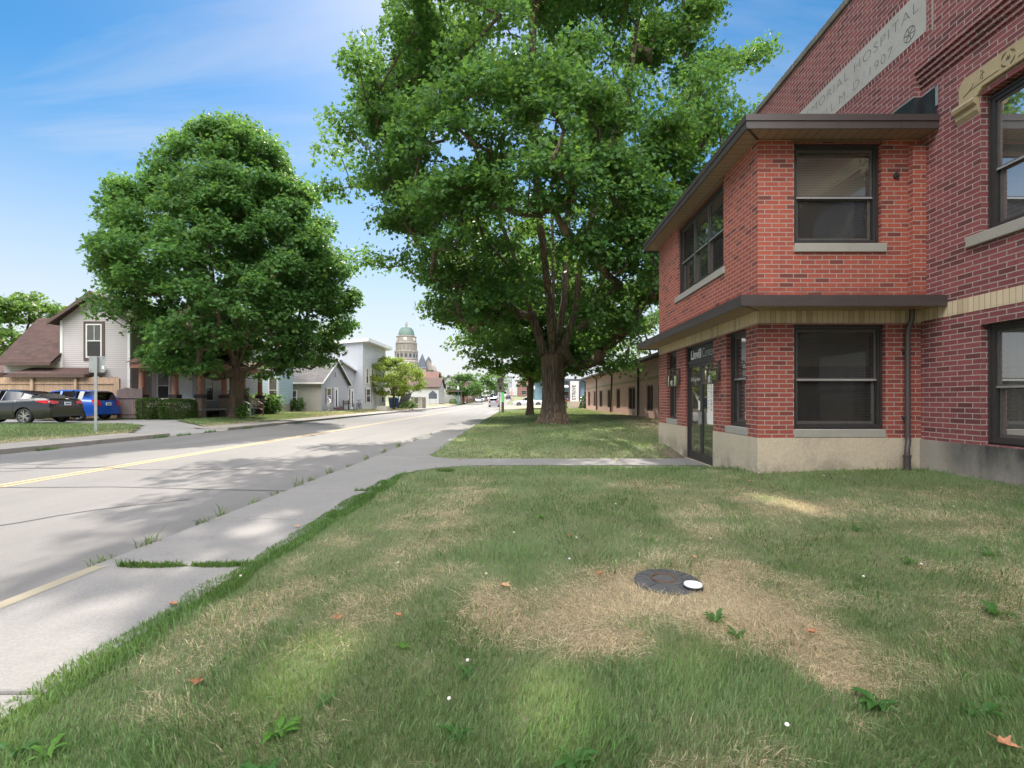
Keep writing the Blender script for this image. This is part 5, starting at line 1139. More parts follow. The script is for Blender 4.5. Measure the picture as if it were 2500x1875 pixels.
# main wing behind the tree with the porch corner
hp_(gable_walls('x', -21.9, -19.1, 28.6, 35.5, .1, 5.2, 7.6), 'wall', 'tan'); hp_(gable_roof('x', -21.6, -19.1, 28.6, 35.5, 5.2, 7.6, .4), 'roof', 'roof_red')
hdoor(H1, O1, fy(28.6), -20.28, -19.45, .80, 2.85); hwin(H1, O1, fy(28.6), -21.45, -20.7, 1.3, 2.9, 'white', 'half')
hwin(H1, O1, fx(-19.1+.0) if False else (lambda u, z, d: (-19.1-d, u, z)), 29.3, 30.1, 1.2, 2.9, 'white', 'half'); hdoor(H1, O1, lambda u, z, d: (-19.1-d, u, z), 31.2, 32.1, .8, 2.8)
m = MB(); m.box(-21.2,-17.55,26.65,28.6,.66,.78); m.box(-19.1,-17.55,28.6,33.2,.66,.78); hp_(m, 'porch_floor', 'step')
m = MB(); m.prism([(-21.3,26.35),(-17.25,26.35),(-17.25,33.6),(-19.1,33.6),(-19.1,28.6),(-21.3,28.6)], lambda u, v, t: (u, v, t), 3.02, 3.30); hp_(m, 'porch_beam', 'porch_red')
m = MB(); m.add([(-21.4,26.2,3.31),(-17.1,26.2,3.31),(-17.1,33.8,3.31),(-19.1,33.8,4.3),(-19.1,28.6,4.3),(-21.4,28.6,4.3)], [[0,1,4,5],[1,2,3,4]]); hp_(m, 'porch_roof', 'roof_red')
for x, y in ((-19.15,26.85),(-17.75,26.85),(-17.75,29.0),(-17.75,31.0),(-17.75,33.0),(-21.0,26.85)):
    m = MB(); m.lathe([(.155,1.56),(.17,1.62),(.155,1.70),(.135,2.9),(.16,2.95),(.16,3.02)], (x,y,0), 14); c_ = hp_(m, 'porch_column', 'porch_red', None, True)
    m = MB(); m.box(x-.22,x+.22,y-.22,y+.22,1.36,1.56); hp_(m, 'column_base', 'porch_dark', c_)
    m = MB(); m.box(x-.19,x+.19,y-.19,y+.19,.1,1.36); hp_(m, 'stone_pier', 'rock', c_)
for a, b in (((-21.2,26.8),(-19.35,26.8)),((-18.95,26.8),(-17.95,26.8)),((-17.7,31.2),(-17.7,32.8))):
    m = MB(); n = int(math.dist(a,b)/.11)
    for z in (.90,1.32): m.bar((a[0],a[1],z),(b[0],b[1],z),.05)
    for k in range(n+1): q = k/n; m.box(a[0]+(b[0]-a[0])*q-.03,a[0]+(b[0]-a[0])*q+.03,a[1]+(b[1]-a[1])*q-.015,a[1]+(b[1]-a[1])*q+.015,.92,1.30)
    hp_(m, 'porch_railing', 'cream_wood')
m = MB()
for k in range(34):
    x = -21.2+k*.11
    for s in (1,-1):
        a, b = (x, .14), (x+.5*s, .64)
        if -21.2 <= b[0] <= -17.6: m.bar((a[0],26.72+.006*s,a[1]),(b[0],26.72+.006*s,b[1]),.03,.01)
hp_(m, 'lattice_skirt', 'porch_red')
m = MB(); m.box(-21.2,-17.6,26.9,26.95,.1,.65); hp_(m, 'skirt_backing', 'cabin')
m = MB()
for k in range(4): m.box(-17.55+k*.30, -17.23+k*.30, 29.35, 30.7, .55-.15*k, .64-.15*k); m.box(-17.54+k*.30, -17.25+k*.30, 29.4, 30.65, .1, .55-.15*k)
hp_(m, 'porch_steps', 'step')
for y in (29.3, 30.75):
    m = MB(); m.bar((-17.5,y,1.60),(-16.35,y,.98),.05); m.bar((-17.5,y,1.2),(-16.35,y,.6),.04); m.bar((-16.35,y,.1),(-16.35,y,1.02),.06)
    for k in range(7): q = k/6; m.bar((-17.5+1.15*q,y,1.2-.6*q),(-17.5+1.15*q,y,1.6-.62*q),.025)
    hp_(m, 'stair_rail', 'porch_red' if y > 30 else 'white')
m = MB(); m.box(-20.05+1.0,-18.9+.0,28.48,28.6,1.85,2.0) ; hp_(m, 'mailbox', 'black')
# pale blue house
H2 = thing('pale_blue_house', 'pale blue sided house with small white gabled porch behind the left maple', 'house', (-21, 39.5, .3)); O2 = Vector((-21,39.5,.3))
h2 = lambda mb, n, m_, par=None: mb.build(n, M[m_], par or H2, off=O2)
h2(gable_walls('y', -27, -19.7, 39.5, 41.9, .1, 4.4, 6.6), 'wall', 'blue_siding'); h2(gable_roof('y', -27, -19.7, 39.5, 41.9, 4.4, 6.6), 'roof', 'roof_grey')
for u in (-21.9, -20.55): hwin(H2, O2, fy(39.5), u, u+.75, 1.0, 3.1, 'white', 'half')
h2(gable_walls('y', -23.6, -22.2, 38.3, 39.45, 2.7, 2.8, 3.4), 'porch_gable', 'white_siding'); h2(gable_roof('y', -23.6, -22.2, 38.3, 39.4, 2.8, 3.45, .3, .1), 'porch_roof', 'white')
m = MB(); m.box(-22.45,-22.2,38.35,38.6,.3,2.75); m.box(-23.6,-23.35,38.35,38.6,.3,2.75); h2(m, 'porch_post', 'rock'); hdoor(H2, O2, fy(39.5), -23.3, -22.5, .5, 2.5)
m = MB(); m.box(-27.03,-19.68,39.46,41.94,.1,.95); h2(m, 'stone_plinth', 'sill')
# grey cottage
H3 = thing('grey_cottage', 'low light grey cottage with steep white gable and mauve shutters', 'house', (-17.5, 42.5, .3)); O3 = Vector((-17.5,42.5,.3))
h3 = lambda mb, n, m_, par=None: mb.build(n, M[m_], par or H3, off=O3)
XE = lambda u, z, d: (-17.5-d, u, z)
W3 = gable_walls('x', -21.4, -17.5, 42.5, 49, .15, 2.9, 4.9)
h3(W3, 'wall', 'grey_siding'); h3(gable_roof('x', -21.3, -17.5, 42.5, 49, 2.9, 4.9, .32, .12), 'roof', 'roof_grey')
m = MB(); m.quad((-21.4,42.49,.15),(-17.52,42.49,.15),(-17.52,42.49,2.85),(-21.4,42.49,2.85)); h3(m, 'side_wall', 'greige')
m = MB(); m.box(-21.6,-17.2,42.13,42.19,2.66,2.80)
for ye, s in ((42.14,1),(49.36,-1)): m.prism([(45.75,5.03),(ye,2.81),(ye,2.66),(45.75,4.88)], lambda u, v, t: (t, u, v), -17.18, -17.14)
h3(m, 'white_fascia', 'white')
hwin(H3, O3, fy(42.49), -20.32, -19.6, .85, 2.1, 'white', 'half'); hwin(H3, O3, XE, 43.7, 44.8, .95, 2.35, 'white', 'half', shutter='pink_trim'); hdoor(H3, O3, XE, 45.7, 46.3, .35, 2.35, 'white', 'cabin', False)
m = MB(); m.box(-17.55,-17.47,45.65,45.85,3.4,3.9); h3(m, 'gable_vent', 'pink_trim')
# blue-grey two-storey block with its connector
H4 = thing('grey_apartment_block', 'tall flat roofed blue-grey two storey block with white eaves', 'building', (-16.6, 51, .3)); O4 = Vector((-16.6,51,.3))
h4 = lambda mb, n, m_, par=None: mb.build(n, M[m_], par or H4, off=O4)
m = MB(); m.quad((-25,51,.15),(-16.6,51,.15),(-16.6,51,7.35),(-25,51,6.6)); m.quad((-25,51,.15),(-25,59.6,.15),(-25,59.6,6.6),(-25,51,6.6)); h4(m, 'wall', 'block_siding')
m = MB(); m.quad((-16.6,51,.15),(-16.6,59.6,.15),(-16.6,59.6,7.35),(-16.6,51,7.35)); m.quad((-16.6,59.6,.15),(-25,59.6,.15),(-25,59.6,7),(-16.6,59.6,7.35)); h4(m, 'front_wall', 'white_siding')  # street face paler, side walls greyer: light and shade put into the siding colour
m = MB(); m.add([(-25.3,50.7,6.65),(-15.9,50.7,7.42),(-15.9,60.2,7.42),(-25.3,60.2,6.65),(-25.3,50.7,6.95),(-15.9,50.7,7.78),(-15.9,60.2,7.78),(-25.3,60.2,6.95)], [[0,1,2,3],[4,5,6,7],[0,1,5,4],[1,2,6,5],[2,3,7,6]]); h4(m, 'roof', 'white')
XF = lambda u, z, d: (-16.6-d, u, z)
hwin(H4, O4, fy(51), -22.3, -20.7, 3.6, 5.0, 'white', 'half'); hwin(H4, O4, XF, 52.0, 52.8, 3.0, 4.7, 'cream_wood', 'half'); hwin(H4, O4, XF, 53.8, 54.6, 3.0, 4.7, 'cream_wood', 'half'); hwin(H4, O4, XF, 52.1, 53.6, .95, 2.5, 'white', 'half', shutter='pink_trim')
hdoor(H4, O4, XF, 56.0, 56.9, .3, 2.4); hwin(H4, O4, XF, 57.8, 58.8, .95, 2.4, 'white', 'half')
m = MB(); m.quad((-17.496,49.0,.15),(-17.496,51,.15),(-17.496,51,4.35),(-17.496,49.0,4.72)); m.quad((-17.496,47.0,4.1),(-17.496,49.0,2.88),(-17.496,49.0,4.72),(-17.496,47.0,5.05)); m.quad((-17.496,47.0,4.1),(-22,47.0,4.1),(-22,47.0,5.0),(-17.496,47.0,5.05)); h4(m, 'link_wall', 'grey_siding')
m = MB(); m.add([(-17.2,46.7,5.12),(-17.2,50.99,4.40),(-22,50.99,4.40),(-22,46.7,5.12),(-17.2,46.7,4.96),(-17.2,50.99,4.24)], [[0,1,2,3],[0,1,5,4]]); h4(m, 'link_roof', 'white')
XL = lambda u, z, d: (-17.496-d, u, z)
hwin(H4, O4, XL, 49.15, 49.7, .7, 2.4, 'white'); hdoor(H4, O4, XL, 50.1, 50.7, .3, 2.3, 'white', 'cabin', False)
# white workshop with brown roof, farther houses and street fronts
def simple_house(name, label, x0, x1, y0, y1, z0, ze, zp, wm, rm, axis='x', wins=(), oh=.4, cat='house'):
    rt = thing(name, label, cat, (x1, y0, z0)); o_ = Vector((x1,y0,z0))
    gable_walls(axis, x0, x1, y0, y1, z0-.3, ze, zp).build('wall', M[wm], rt, off=o_); gable_roof(axis, x0, x1, y0, y1, ze, zp, oh, .18).build('roof', M[rm], rt, off=o_)
    for fn, a, b, c, d in wins: hwin(rt, o_, fn, a, b, c, d, 'white')
    return rt, o_
H5, O5 = simple_house('white_workshop', 'plain white workshop with a brown shingle roof past the lime green tree', -23, -17.2, 102, 109.5, .1, 4.0, 5.9, 'white_siding', 'roof_brown', 'x', [(lambda u, z, d: (-17.2-d, u, z), 104.2, 104.9, .6, 2.6), (lambda u, z, d: (-17.2-d, u, z), 106.6, 107.3, .6, 2.6)])
simple_house('far_house', 'reddish roofed house peeping over the white workshop', -29, -21, 120, 128, .3, 5.2, 8.3, 'white_siding', 'roof_red', 'x')
H6, O6 = simple_house('far_house', 'narrow white gabled house beside the covered brown porch', -20, -16.2, 122, 131, .4, 5.0, 7.4, 'white_siding', 'roof_grey', 'y', [(fy(122), -18.6, -17.6, 3.3, 4.6)])
m = MB(); m.box(-17.3,-13.6,113,119,3.1,3.4); m.build('porch_roof', M['trim_brown'], H6, off=O6)
m = MB()
for y in (113.2,116,118.8): m.box(-13.9,-13.7,y-.1,y+.1,.1,3.1)
m.build('porch_post', M['trim_brown'], H6, off=O6)
def block(name, label, x0, x1, y0, y1, h, wm, side, n=3, floors=2):
    z0 = float(rise(y0)); rt = thing(name, label, 'building', (x1 if side > 0 else x0, y0, z0)); o_ = Vector((x1 if side > 0 else x0, y0, z0))
    m = MB(); m.box(x0,x1,y0,y1,z0-.5,z0+h); m.build('wall', M[wm], rt, off=o_)
    m = MB(); m.box(x0-.2,x1+.2,y0-.2,y1+.2,z0+h+.01,z0+h+.5); m.build('cornice', M['sill'], rt, off=o_)
    xw = x1 if side > 0 else x0; fn = (lambda u, z, d: (xw-d, u, z)) if side > 0 else fx(xw)
    for f in range(floors):
        for k in range(n): a = y0+(y1-y0)*(k+.25)/n; hwin(rt, o_, fn, a, a+(y1-y0)/n*.5, z0+.9+f*3.4, z0+2.8+f*3.4, 'cream_wood')
        for k in range(2): a = x0+(x1-x0)*(k+.3)/2; hwin(rt, o_, fy(y0), a, a+(x1-x0)/2*.4, z0+.9+f*3.4, z0+2.8+f*3.4, 'cream_wood')
    return rt
block('street_building', 'old red brick building on the far side of the street beyond the lamps', -27,-14.5,134,150,5.5,'brick_far',1)
block('street_building', 'cream fronted building next to the red brick one up the street', -24,-13.8,154,172,4.4,'found',1)
block('street_building', 'slate blue shop building closing the view at the junction', -15,-4.5,246,260,9.5,'block_siding',1)
block('street_building', 'red brick building on the right beyond the pickup truck', 7.5,22,120,140,5.5,'brick_far',-1)
block('street_building', 'long brown brick terrace showing over the white workshop', -40,-27,170,200,7.5,'brick_far',1)
block('street_building', 'red brick corner building at the right of the junction', -1.5,12,238,252,7.5,'brick_far',-1)
H7 = thing('metal_shop', 'pale blue metal sided shop with white awning behind the vertical sign', 'building', (5, 114, .3)); O7 = Vector((5,114,.3))
M['blue_metal'] = plain('blue_metal_sheet', (.22,.34,.42), .5, .12, .8)
m = MB(); m.box(3.5,30,114,126,0,5.6); m.build('wall', M['blue_metal'], H7, off=O7); m = MB(); m.box(3.2,30.3,112,126.3,5.61,6.1); m.build('roof', M['slate'], H7, off=O7); m = MB(); m.add([(5,111.6,4.3),(13,111.6,4.3),(13,114,5.1),(5,114,5.1),(5,111.6,4.1),(13,111.6,4.1)], [[0,1,2,3],[0,1,5,4]]); m.build('awning', M['white'], H7, off=O7)
for a in (6, 10, 15, 19): hwin(H7, O7, fy(114), a, a+2.2, 1.0, 3.2, 'galv')

# courthouse with the green dome
CX, CY = -65.9, 280; CB = thing('courthouse', 'limestone courthouse tower with green copper dome and white clock', 'building', (CX, CY, 4)); OC = Vector((CX,CY,4))
cp = lambda mb, n, m_, par=None, sm_=False: mb.build(n, M[m_], par or CB, sm_, off=OC)
zc = lambda y: HC+(976-y)/F*CY          # height of a photo row at the tower
m = MB(); rt_ = 5.55
m.lathe([(rt_*1.16,4),(rt_*1.16,zc(880)),(rt_*1.22,zc(879)),(rt_*1.22,zc(877)),(rt_*1.15,zc(876)),(rt_*1.15,zc(862)),(rt_*1.21,zc(861)),(rt_*1.21,zc(857)),(rt_*1.03,zc(856)),(rt_*1.03,zc(842)),(rt_*1.10,zc(840)),(rt_*1.10,zc(837)),(rt_*1.0,zc(836)),(rt_*1.0,zc(824)),(rt_*1.06,zc(822.5)),(rt_*1.0,zc(821))], (CX,CY,0), 16)
tw_ = cp(m, 'tower', 'court')
m = MB()
for k in range(16):
    a = 2*math.pi*k/16; m.tube([(CX+rt_*1.06*math.cos(a),CY+rt_*1.06*math.sin(a),zc(856)),(CX+rt_*1.06*math.cos(a),CY+rt_*1.06*math.sin(a),zc(841.5))], .28, 8)
    m.bar((CX+rt_*1.155*math.cos(a),CY+rt_*1.155*math.sin(a),zc(876)),(CX+rt_*1.155*math.cos(a),CY+rt_*1.155*math.sin(a),zc(861.5)), .5)
cp(m, 'tower_columns', 'court')
for k in range(16):
    a = 2*math.pi*(k+.5)/16; ca, sa = math.cos(a), math.sin(a); tn = Vector((-sa,ca,0)); nn = Vector((ca,sa,0))
    m = MB(); c_ = Vector((CX,CY,0))+nn*(rt_*1.15*.985); m.obox(c_+Vector((0,0,(zc(874)+zc(865))/2)), tn*.62, nn*.1, Vector((0,0,(zc(865)-zc(874))/2))); cp(m, 'tower_window', 'slate')
    m = MB(); c_ = Vector((CX,CY,0))+nn*(rt_*1.03*.985); m.obox(c_+Vector((0,0,(zc(854)+zc(846))/2)), tn*.6, nn*.1, Vector((0,0,(zc(846)-zc(854))/2))); m.prism([(.6*math.cos(q),.6*math.sin(q)) for q in np.linspace(0,3.14,8)], lambda u, v, t: tuple(c_+tn*u+Vector((0,0,zc(846)+v))+nn*t), -.1, .1); cp(m, 'arched_window', 'sill')
m = MB(); dr = rt_*.80; zd = zc(820.5); hd = zc(796)-zd
n = 32; prof = [(math.cos(q), math.sin(q)) for q in np.linspace(0, 1.45, 12)]
P = []
for r_, z_ in prof:
    for k in range(n): a = 2*math.pi*k/n; f = dr*1.03*(r_**.85)*(1+.035*(1 if k % 4 == 0 else 0)); P.append((CX+f*math.cos(a), CY+f*math.sin(a), zd+hd*z_))
m.add(P, [[i*n+k, i*n+(k+1)%n, (i+1)*n+(k+1)%n, (i+1)*n+k] for i in range(11) for k in range(n)]); m.lathe([(dr*1.08,zc(821)),(dr*1.08,zd+.2),(dr,zd+.25)], (CX,CY,0), n); cp(m, 'dome', 'copper')
m = MB(); m.lathe([(1.1,hd-.1),(1.0,hd+.5),(.75,hd+.7),(.7,hd+1.5),(.35,hd+1.9),(.15,hd+2.8),(.05,hd+3.4)], (CX,CY,zd), 12); cp(m, 'lantern_cap', 'court')
for ang in (-2.1, -.5, 1.05):
    d_ = Vector((math.cos(ang), math.sin(ang), 0)); 
    ang2 = math.atan2(-CY, -CX)+{-2.1:-.12,-.5:.9,1.05:-1.2}[ang]; d_ = Vector((math.cos(ang2), math.sin(ang2), 0)); c_ = Vector((CX,CY,zc(829.5)))+d_*(rt_*1.0)
    m = MB(); m.tube([c_, c_+d_*.12], 1.0, 20); ck = cp(m, 'clock_face', 'white'); m = MB(); e1 = d_.cross(Vector((0,0,1))); m.bar(c_+d_*.15, c_+d_*.15+Vector((0,0,.8)), .12, .04); m.bar(c_+d_*.15, c_+d_*.15+e1*.5-Vector((0,0,.2)), .14, .04); cp(m, 'clock_hand', 'black_letter', ck)
def turret(cx_, cy_, r_, zb, ztop, base, n=4, nm='turret'):
    m = MB(); m.lathe([(r_,base),(r_,zb),(r_*1.15,zb+.1),(r_*1.15,zb+.5)], (cx_,cy_,0), 8 if n > 4 else 4); T = cp(m, nm, 'court')
    m = MB(); m.lathe([(r_*1.12,zb+.51),(.05,ztop)], (cx_,cy_,0), 8 if n > 4 else 4); cp(m, nm+'_roof', 'slate', T)
def cpx(x, y): return CX+(x-992)/F*CY, zc(y)
x_, z_ = cpx(1036, 902); turret(x_, CY-6, 3.6, zc(902), zc(866), 4)
x_, z_ = cpx(1048, 890); turret(x_, CY-2, 1.5, zc(884), zc(871), 4, 8)
x_, z_ = cpx(951, 890); turret(x_, CY-2, 1.6, zc(886), zc(870), 4, 8)
m = MB(); xa, xb = cpx(940,900)[0], cpx(1062,900)[0]; m.box(xa, xb, CY-4, CY+22, 4, zc(905)); gb = [(cpx(1038,905)[0],zc(905)),(cpx(1062,905)[0],zc(905)),(cpx(1057,893)[0],zc(893)),(cpx(1050,884)[0],zc(884)),(cpx(1043,893)[0],zc(893))]; m.prism(gb, lambda u, v, t: (u, t, v), CY-5, CY+8); m.lathe([(rt_*1.3,4),(rt_*1.3,zc(884)),(rt_*1.18,zc(880))], (CX,CY,0), 16); cp(m, 'main_block', 'court')

# ---------------------------------------------------------------- fence, gate, signs, lamps, small things
FN = thing('cedar_fence', 'weathered cedar board fence behind the parked cars', 'fence', (-21.3, 26.1, .25)); OF = Vector((-21.3,26.1,.25))
m = MB(); x = -35.0
while x < -21.75: w_ = random.uniform(.125,.142); h = 2.50+random.uniform(-.035,.035); m.add([(x,26.10,.28),(x+w_,26.10,.28),(x+w_,26.10,h-.05),(x+w_-.03,26.10,h),(x+.03,26.10,h),(x,26.10,h-.05)]+[(a,26.125,c) for a, c in ((x,.28),(x+w_,.28),(x+w_,h-.05),(x+w_-.03,h),(x+.03,h),(x,h-.05))], [[0,1,2,3,4,5],[11,10,9,8,7,6]]+[[i,(i+1)%6,(i+1)%6+6,i+6] for i in range(6)]); x += w_+random.uniform(.004,.012)
m.build('boards', M['fence'], FN, off=OF)
m = MB(); m.box(-35,-21.7,26.05,26.095,2.12,2.21); m.box(-35,-21.7,26.05,26.095,.6,.69); m.build('rail', M['fence'], FN, off=OF)
for x in (-33.6,-31.2,-28.8,-26.25,-23.9,-21.75):
    m = MB(); m.box(x-.07,x+.07 if x < -22 else x+.22,25.96,26.05,.2,2.42); m.build('post', M['fence'], FN, off=OF)
GT = thing('garden_gate', 'grey wooden gate between the fence end and the hedge', 'gate', (-20.6, 25.6, .25)); OG = Vector((-20.6,25.6,.25))
m = MB(); x = -21.35
while x < -20.05: h = 1.80+.09*math.sin((x+21.35)/1.3*3.14)+random.uniform(-.02,.03); m.box(x,x+.12,25.60,25.625,.3,h); x += .127
m.build('boards', M['gate_wood'], GT, off=OG); m = MB(); m.box(-21.4,-20.0,25.55,25.598,1.35,1.45); m.box(-21.4,-20.0,25.55,25.598,.5,.6); m.box(-20.06,-19.96,25.54,25.64,.2,1.95); m.build('gate_frame', M['gate_wood'], GT, off=OG)
shrub('boxwood_hedge', 'narrower clipped hedge beside the garden gate', 'hedge', -19.75, 25.75, .2, 1.0, .9, 1.18, 5200, .06, (.045,.085,.022), 71)
shrub('boxwood_hedge', 'wider clipped hedge in front of the porch railing', 'hedge', -18.2, 25.75, .2, 1.75, .9, 1.12, 8500, .06, (.045,.085,.022), 72)
shrub('leafy_shrub', 'bright green rounded shrub in front of the pale blue house', 'shrub', -17.9, 34.0, .25, 2.2, 1.6, 1.45, 2200, .16, (.10,.19,.035), 73, False, shape=OVAL)
shrub('tall_weed_clump', 'tall feathery green plants to the right of the left maple trunk', 'plant', -18.0, 31.0, .25, 1.3, 1.0, 1.7, 1100, .2, (.12,.21,.05), 74, False, shape=OVAL)
shrub('leafy_shrub', 'small dark shrub under the cottage side window', 'shrub', -19.2, 41.7, .3, 1.5, 1.0, 1.1, 1000, .12, (.05,.11,.03), 75, False)
shrub('vine_growth', 'ivy sprouting up the side of the left maple trunk', 'plant', -15.6, 27.2, .25, .5, .5, .8, 420, .13, (.10,.19,.04), 76, False)
shrub('flower_bed', 'low purple flowers along the front of the grey cottage', 'flowers', -16.9, 45.0, .25, .6, 2.4, .4, 500, .09, (.20,.08,.16), 77, False)
shrub('cone_shrub', 'small clipped conical shrub left of the vertical sign', 'shrub', 5.15, 58.5, .22, 1.2, 1.2, 1.6, 1500, .14, (.08,.16,.03), 78, False, cone=True)
shrub('cone_shrub', 'clipped conical shrub between the vertical sign and the annexe', 'shrub', 7.55, 57.5, .22, 1.2, 1.2, 1.5, 1300, .14, (.07,.13,.03), 79, False, cone=True)
shrub('boxwood_hedge', 'little square hedge at the corner of the white workshop', 'hedge', -15.0, 108, .2, 1.4, 1.4, 1.3, 500, .2, (.05,.10,.025), 80)
shrub('tall_weed_clump', 'untidy green plants at the foot of the lime green tree', 'plant', -13.3, 58, .2, 1.8, 1.2, 1.0, 700, .16, (.11,.18,.05), 82, False)

# road sign seen from behind
S1 = thing('road_sign', 'square road sign seen from its grey back on a steel post', 'sign', (-14.9, 17, .18)); OS = Vector((-14.9,17,.18))
m = MB(); m.tube([(-14.9,17,.0),(-14.9,17,2.80)], .035, 4); m.box(-14.95,-14.85,16.965,16.985,.1,2.78); m.build('post', M['galv'], S1, off=OS)
m = MB(); c_ = []; hw_ = .285; rc_ = .05
for cx_, cz_, a0 in ((hw_-rc_,hw_-rc_,0),(-hw_+rc_,hw_-rc_,90),(-hw_+rc_,-hw_+rc_,180),(hw_-rc_,-hw_+rc_,270)):
    for a in (0,30,60,90): c_.append((cx_+rc_*math.cos(R(a0+a)), cz_+rc_*math.sin(R(a0+a))))
m.prism(c_, lambda u, v, t: (-14.91+u, t, 2.52+v), 17.04, 17.044); sp_ = m.build('sign_plate', M['galv'], S1, off=OS)
m = MB(); m.box(-14.74,-14.66,17.036,17.039,2.36,2.46); m.build('sticker', M['white'], sp_, off=OS)
m = MB()
for sx in (-1,1):
    for sz in (-1,1): m.bar((-14.91+sx*.20,17.037,2.52+sz*.20),(-14.91+sx*.26,17.037,2.52+sz*.26),.02,.004)
m.build('corner_mark', M['plate_ink'], sp_, off=OS)
# route sign
def plate(mb, cx_, y, z0, z1, w_, th=.006): return mb.box(cx_-w_/2, cx_+w_/2, y-th, y, z0, z1)
S2 = thing('route_sign', 'cream route sign lettered JCT INDIANA 9 on a thin post', 'sign', (-1.52, 36, gz(-1.5,36))); OS = Vector((-1.52,36,.15))
z_ = lambda y: HC+(976-y)/F*36
m = MB(); m.box(-1.545,-1.495,36.0,36.03,0,z_(921)); m.build('post', M['galv'], S2, off=OS)
m = MB(); plate(m, -1.475, 35.995, z_(932.2), z_(921.6), .47); p1 = m.build('junction_plate', M['sign_cream'], S2, off=OS)
m = text_mb('JCT', .285, (-1.475, 35.988, z_(930.9)), (1,0,0), (0,0,1), (0,-1,0), .002, bold=.012, sx=.84); m.build('lettering', M['black_letter'], p1, off=OS)
m = MB(); plate(m, -1.48, 35.995, z_(952.6), z_(933.4), .55); p2 = m.build('route_plate', M['sign_cream'], S2, off=OS)
m = text_mb('9', .40, (-1.48, 35.988, z_(950.0)), (1,0,0), (0,0,1), (0,-1,0), .002, bold=.014); m.build('lettering', M['black_letter'], p2, off=OS)
m = text_mb('INDIANA', .105, (-1.48, 35.988, z_(938.4)), (1,0,0), (0,0,1), (0,-1,0), .002, bold=.004, sx=.9); m.build('lettering', M['trim_brown'], p2, off=OS)
PL = thing('utility_pole', 'brown wooden utility pole with green marker strip behind the route sign', 'pole', (-1.62, 45, .2)); OP = Vector((-1.62,45,.2))
m = MB(); m.tube([(-1.62,45,0),(-1.66,45,4),(-1.72,45,8.6)], [.13,.115,.095], 14); m.build('pole', M['pole_wood'], PL, True, off=OP)
m = MB(); m.tube([(-1.63,44.992,1.05),(-1.635,44.992,1.95)], [.128,.127], 14); m.build('marker_strip', M['lime_green'], PL, True, off=OP)
m = MB(); m.box(-2.7,-.7,44.93,45.07,8.0,8.13); m.build('cross_arm', M['pole_wood'], PL, off=OP)
m = MB(); [m.lathe([(.03,0),(.06,.05),(.05,.12),(.02,.16)], (x_,45,8.13), 8) for x_ in (-2.6,-2.1,-1.3,-.8)]; m.build('insulator', M['slate'], PL, off=OP)
S3 = thing('turn_sign', 'round red no turn sign on a thin post at the side street', 'sign', (-1.45, 80, .1)); OS = Vector((-1.45,80,.1)); z_ = lambda y: HC+(976-y)/F*80
m = MB(); m.tube([(-1.35,80,.0),(-1.40,80,z_(947))], .035, 6); m.build('post', M['galv'], S3, off=OS)
m = MB(); m.box(-1.72,-1.08,79.94,79.95,z_(954),z_(947)); pp = m.build('upper_plate', M['sign_cream'], S3, off=OS)
m = text_mb('30', .42, (-1.40, 79.93, z_(953)), (1,0,0), (0,0,1), (0,-1,0), .003, bold=.006); m.build('lettering', M['slate'], pp, off=OS)
m = MB(); c_ = (-1.40, z_(959)); m.box(-1.71,-1.09,79.945,79.955,c_[1]-.31,c_[1]+.31); pd = m.build('sign_plate', M['sign_cream'], S3, off=OS)
m = MB(); pts = [(c_[0]+.25*math.cos(a), 79.935, c_[1]+.25*math.sin(a)) for a in np.linspace(0, 6.283, 26)]; m.tube(pts, .035, 6, False); m.bar((c_[0]-.17,79.93,c_[1]+.17),(c_[0]+.17,79.93,c_[1]-.17),.05,.02); m.build('red_ring', M['red_sign'], pd, off=OS)
m = MB(); m.bar((c_[0]-.07,79.938,c_[1]-.14),(c_[0]-.07,79.938,c_[1]+.08),.06,.01); m.bar((c_[0]-.07,79.938,c_[1]+.08),(c_[0]+.10,79.938,c_[1]+.08),.06,.01); m.build('arrow', M['black_letter'], pd, off=OS)
# vertical pylon sign
S4 = thing('pylon_sign', 'tall white sign lettered STRIVE vertically on a concrete block base', 'sign', (6.66, 60, .2)); OS = Vector((6.66,60,.2))
px_ = lambda x: (x-1270)/F*60; z_ = lambda y: HC+(976-y)/F*60
m = MB(); m.box(px_(1386),px_(1418),59.7,60.5,.0,z_(980)); o = m.build('base', M['found'], S4, off=OS)
m = MB(); m.box(px_(1391.5),px_(1413.5),59.98,60.12,z_(980),z_(930.5)); pn = m.build('panel', M['white'], S4, off=OS)
m = MB(); m.box(px_(1388.2),px_(1391.4),59.92,60.18,z_(980),z_(930)); m.box(px_(1413.6),px_(1416.6),59.92,60.18,z_(980),z_(930)); m.build('frame', M['brown_panel'], S4, off=OS)
m = text_mb('STRIVE', .62, (px_(1405.2), 59.975, z_(977.0)), (0,0,1), (-1,0,0), (0,-1,0), .002, bold=.012, sx=1.02, align='LEFT'); m.build('lettering', M['brown_panel'], pn, off=OS)
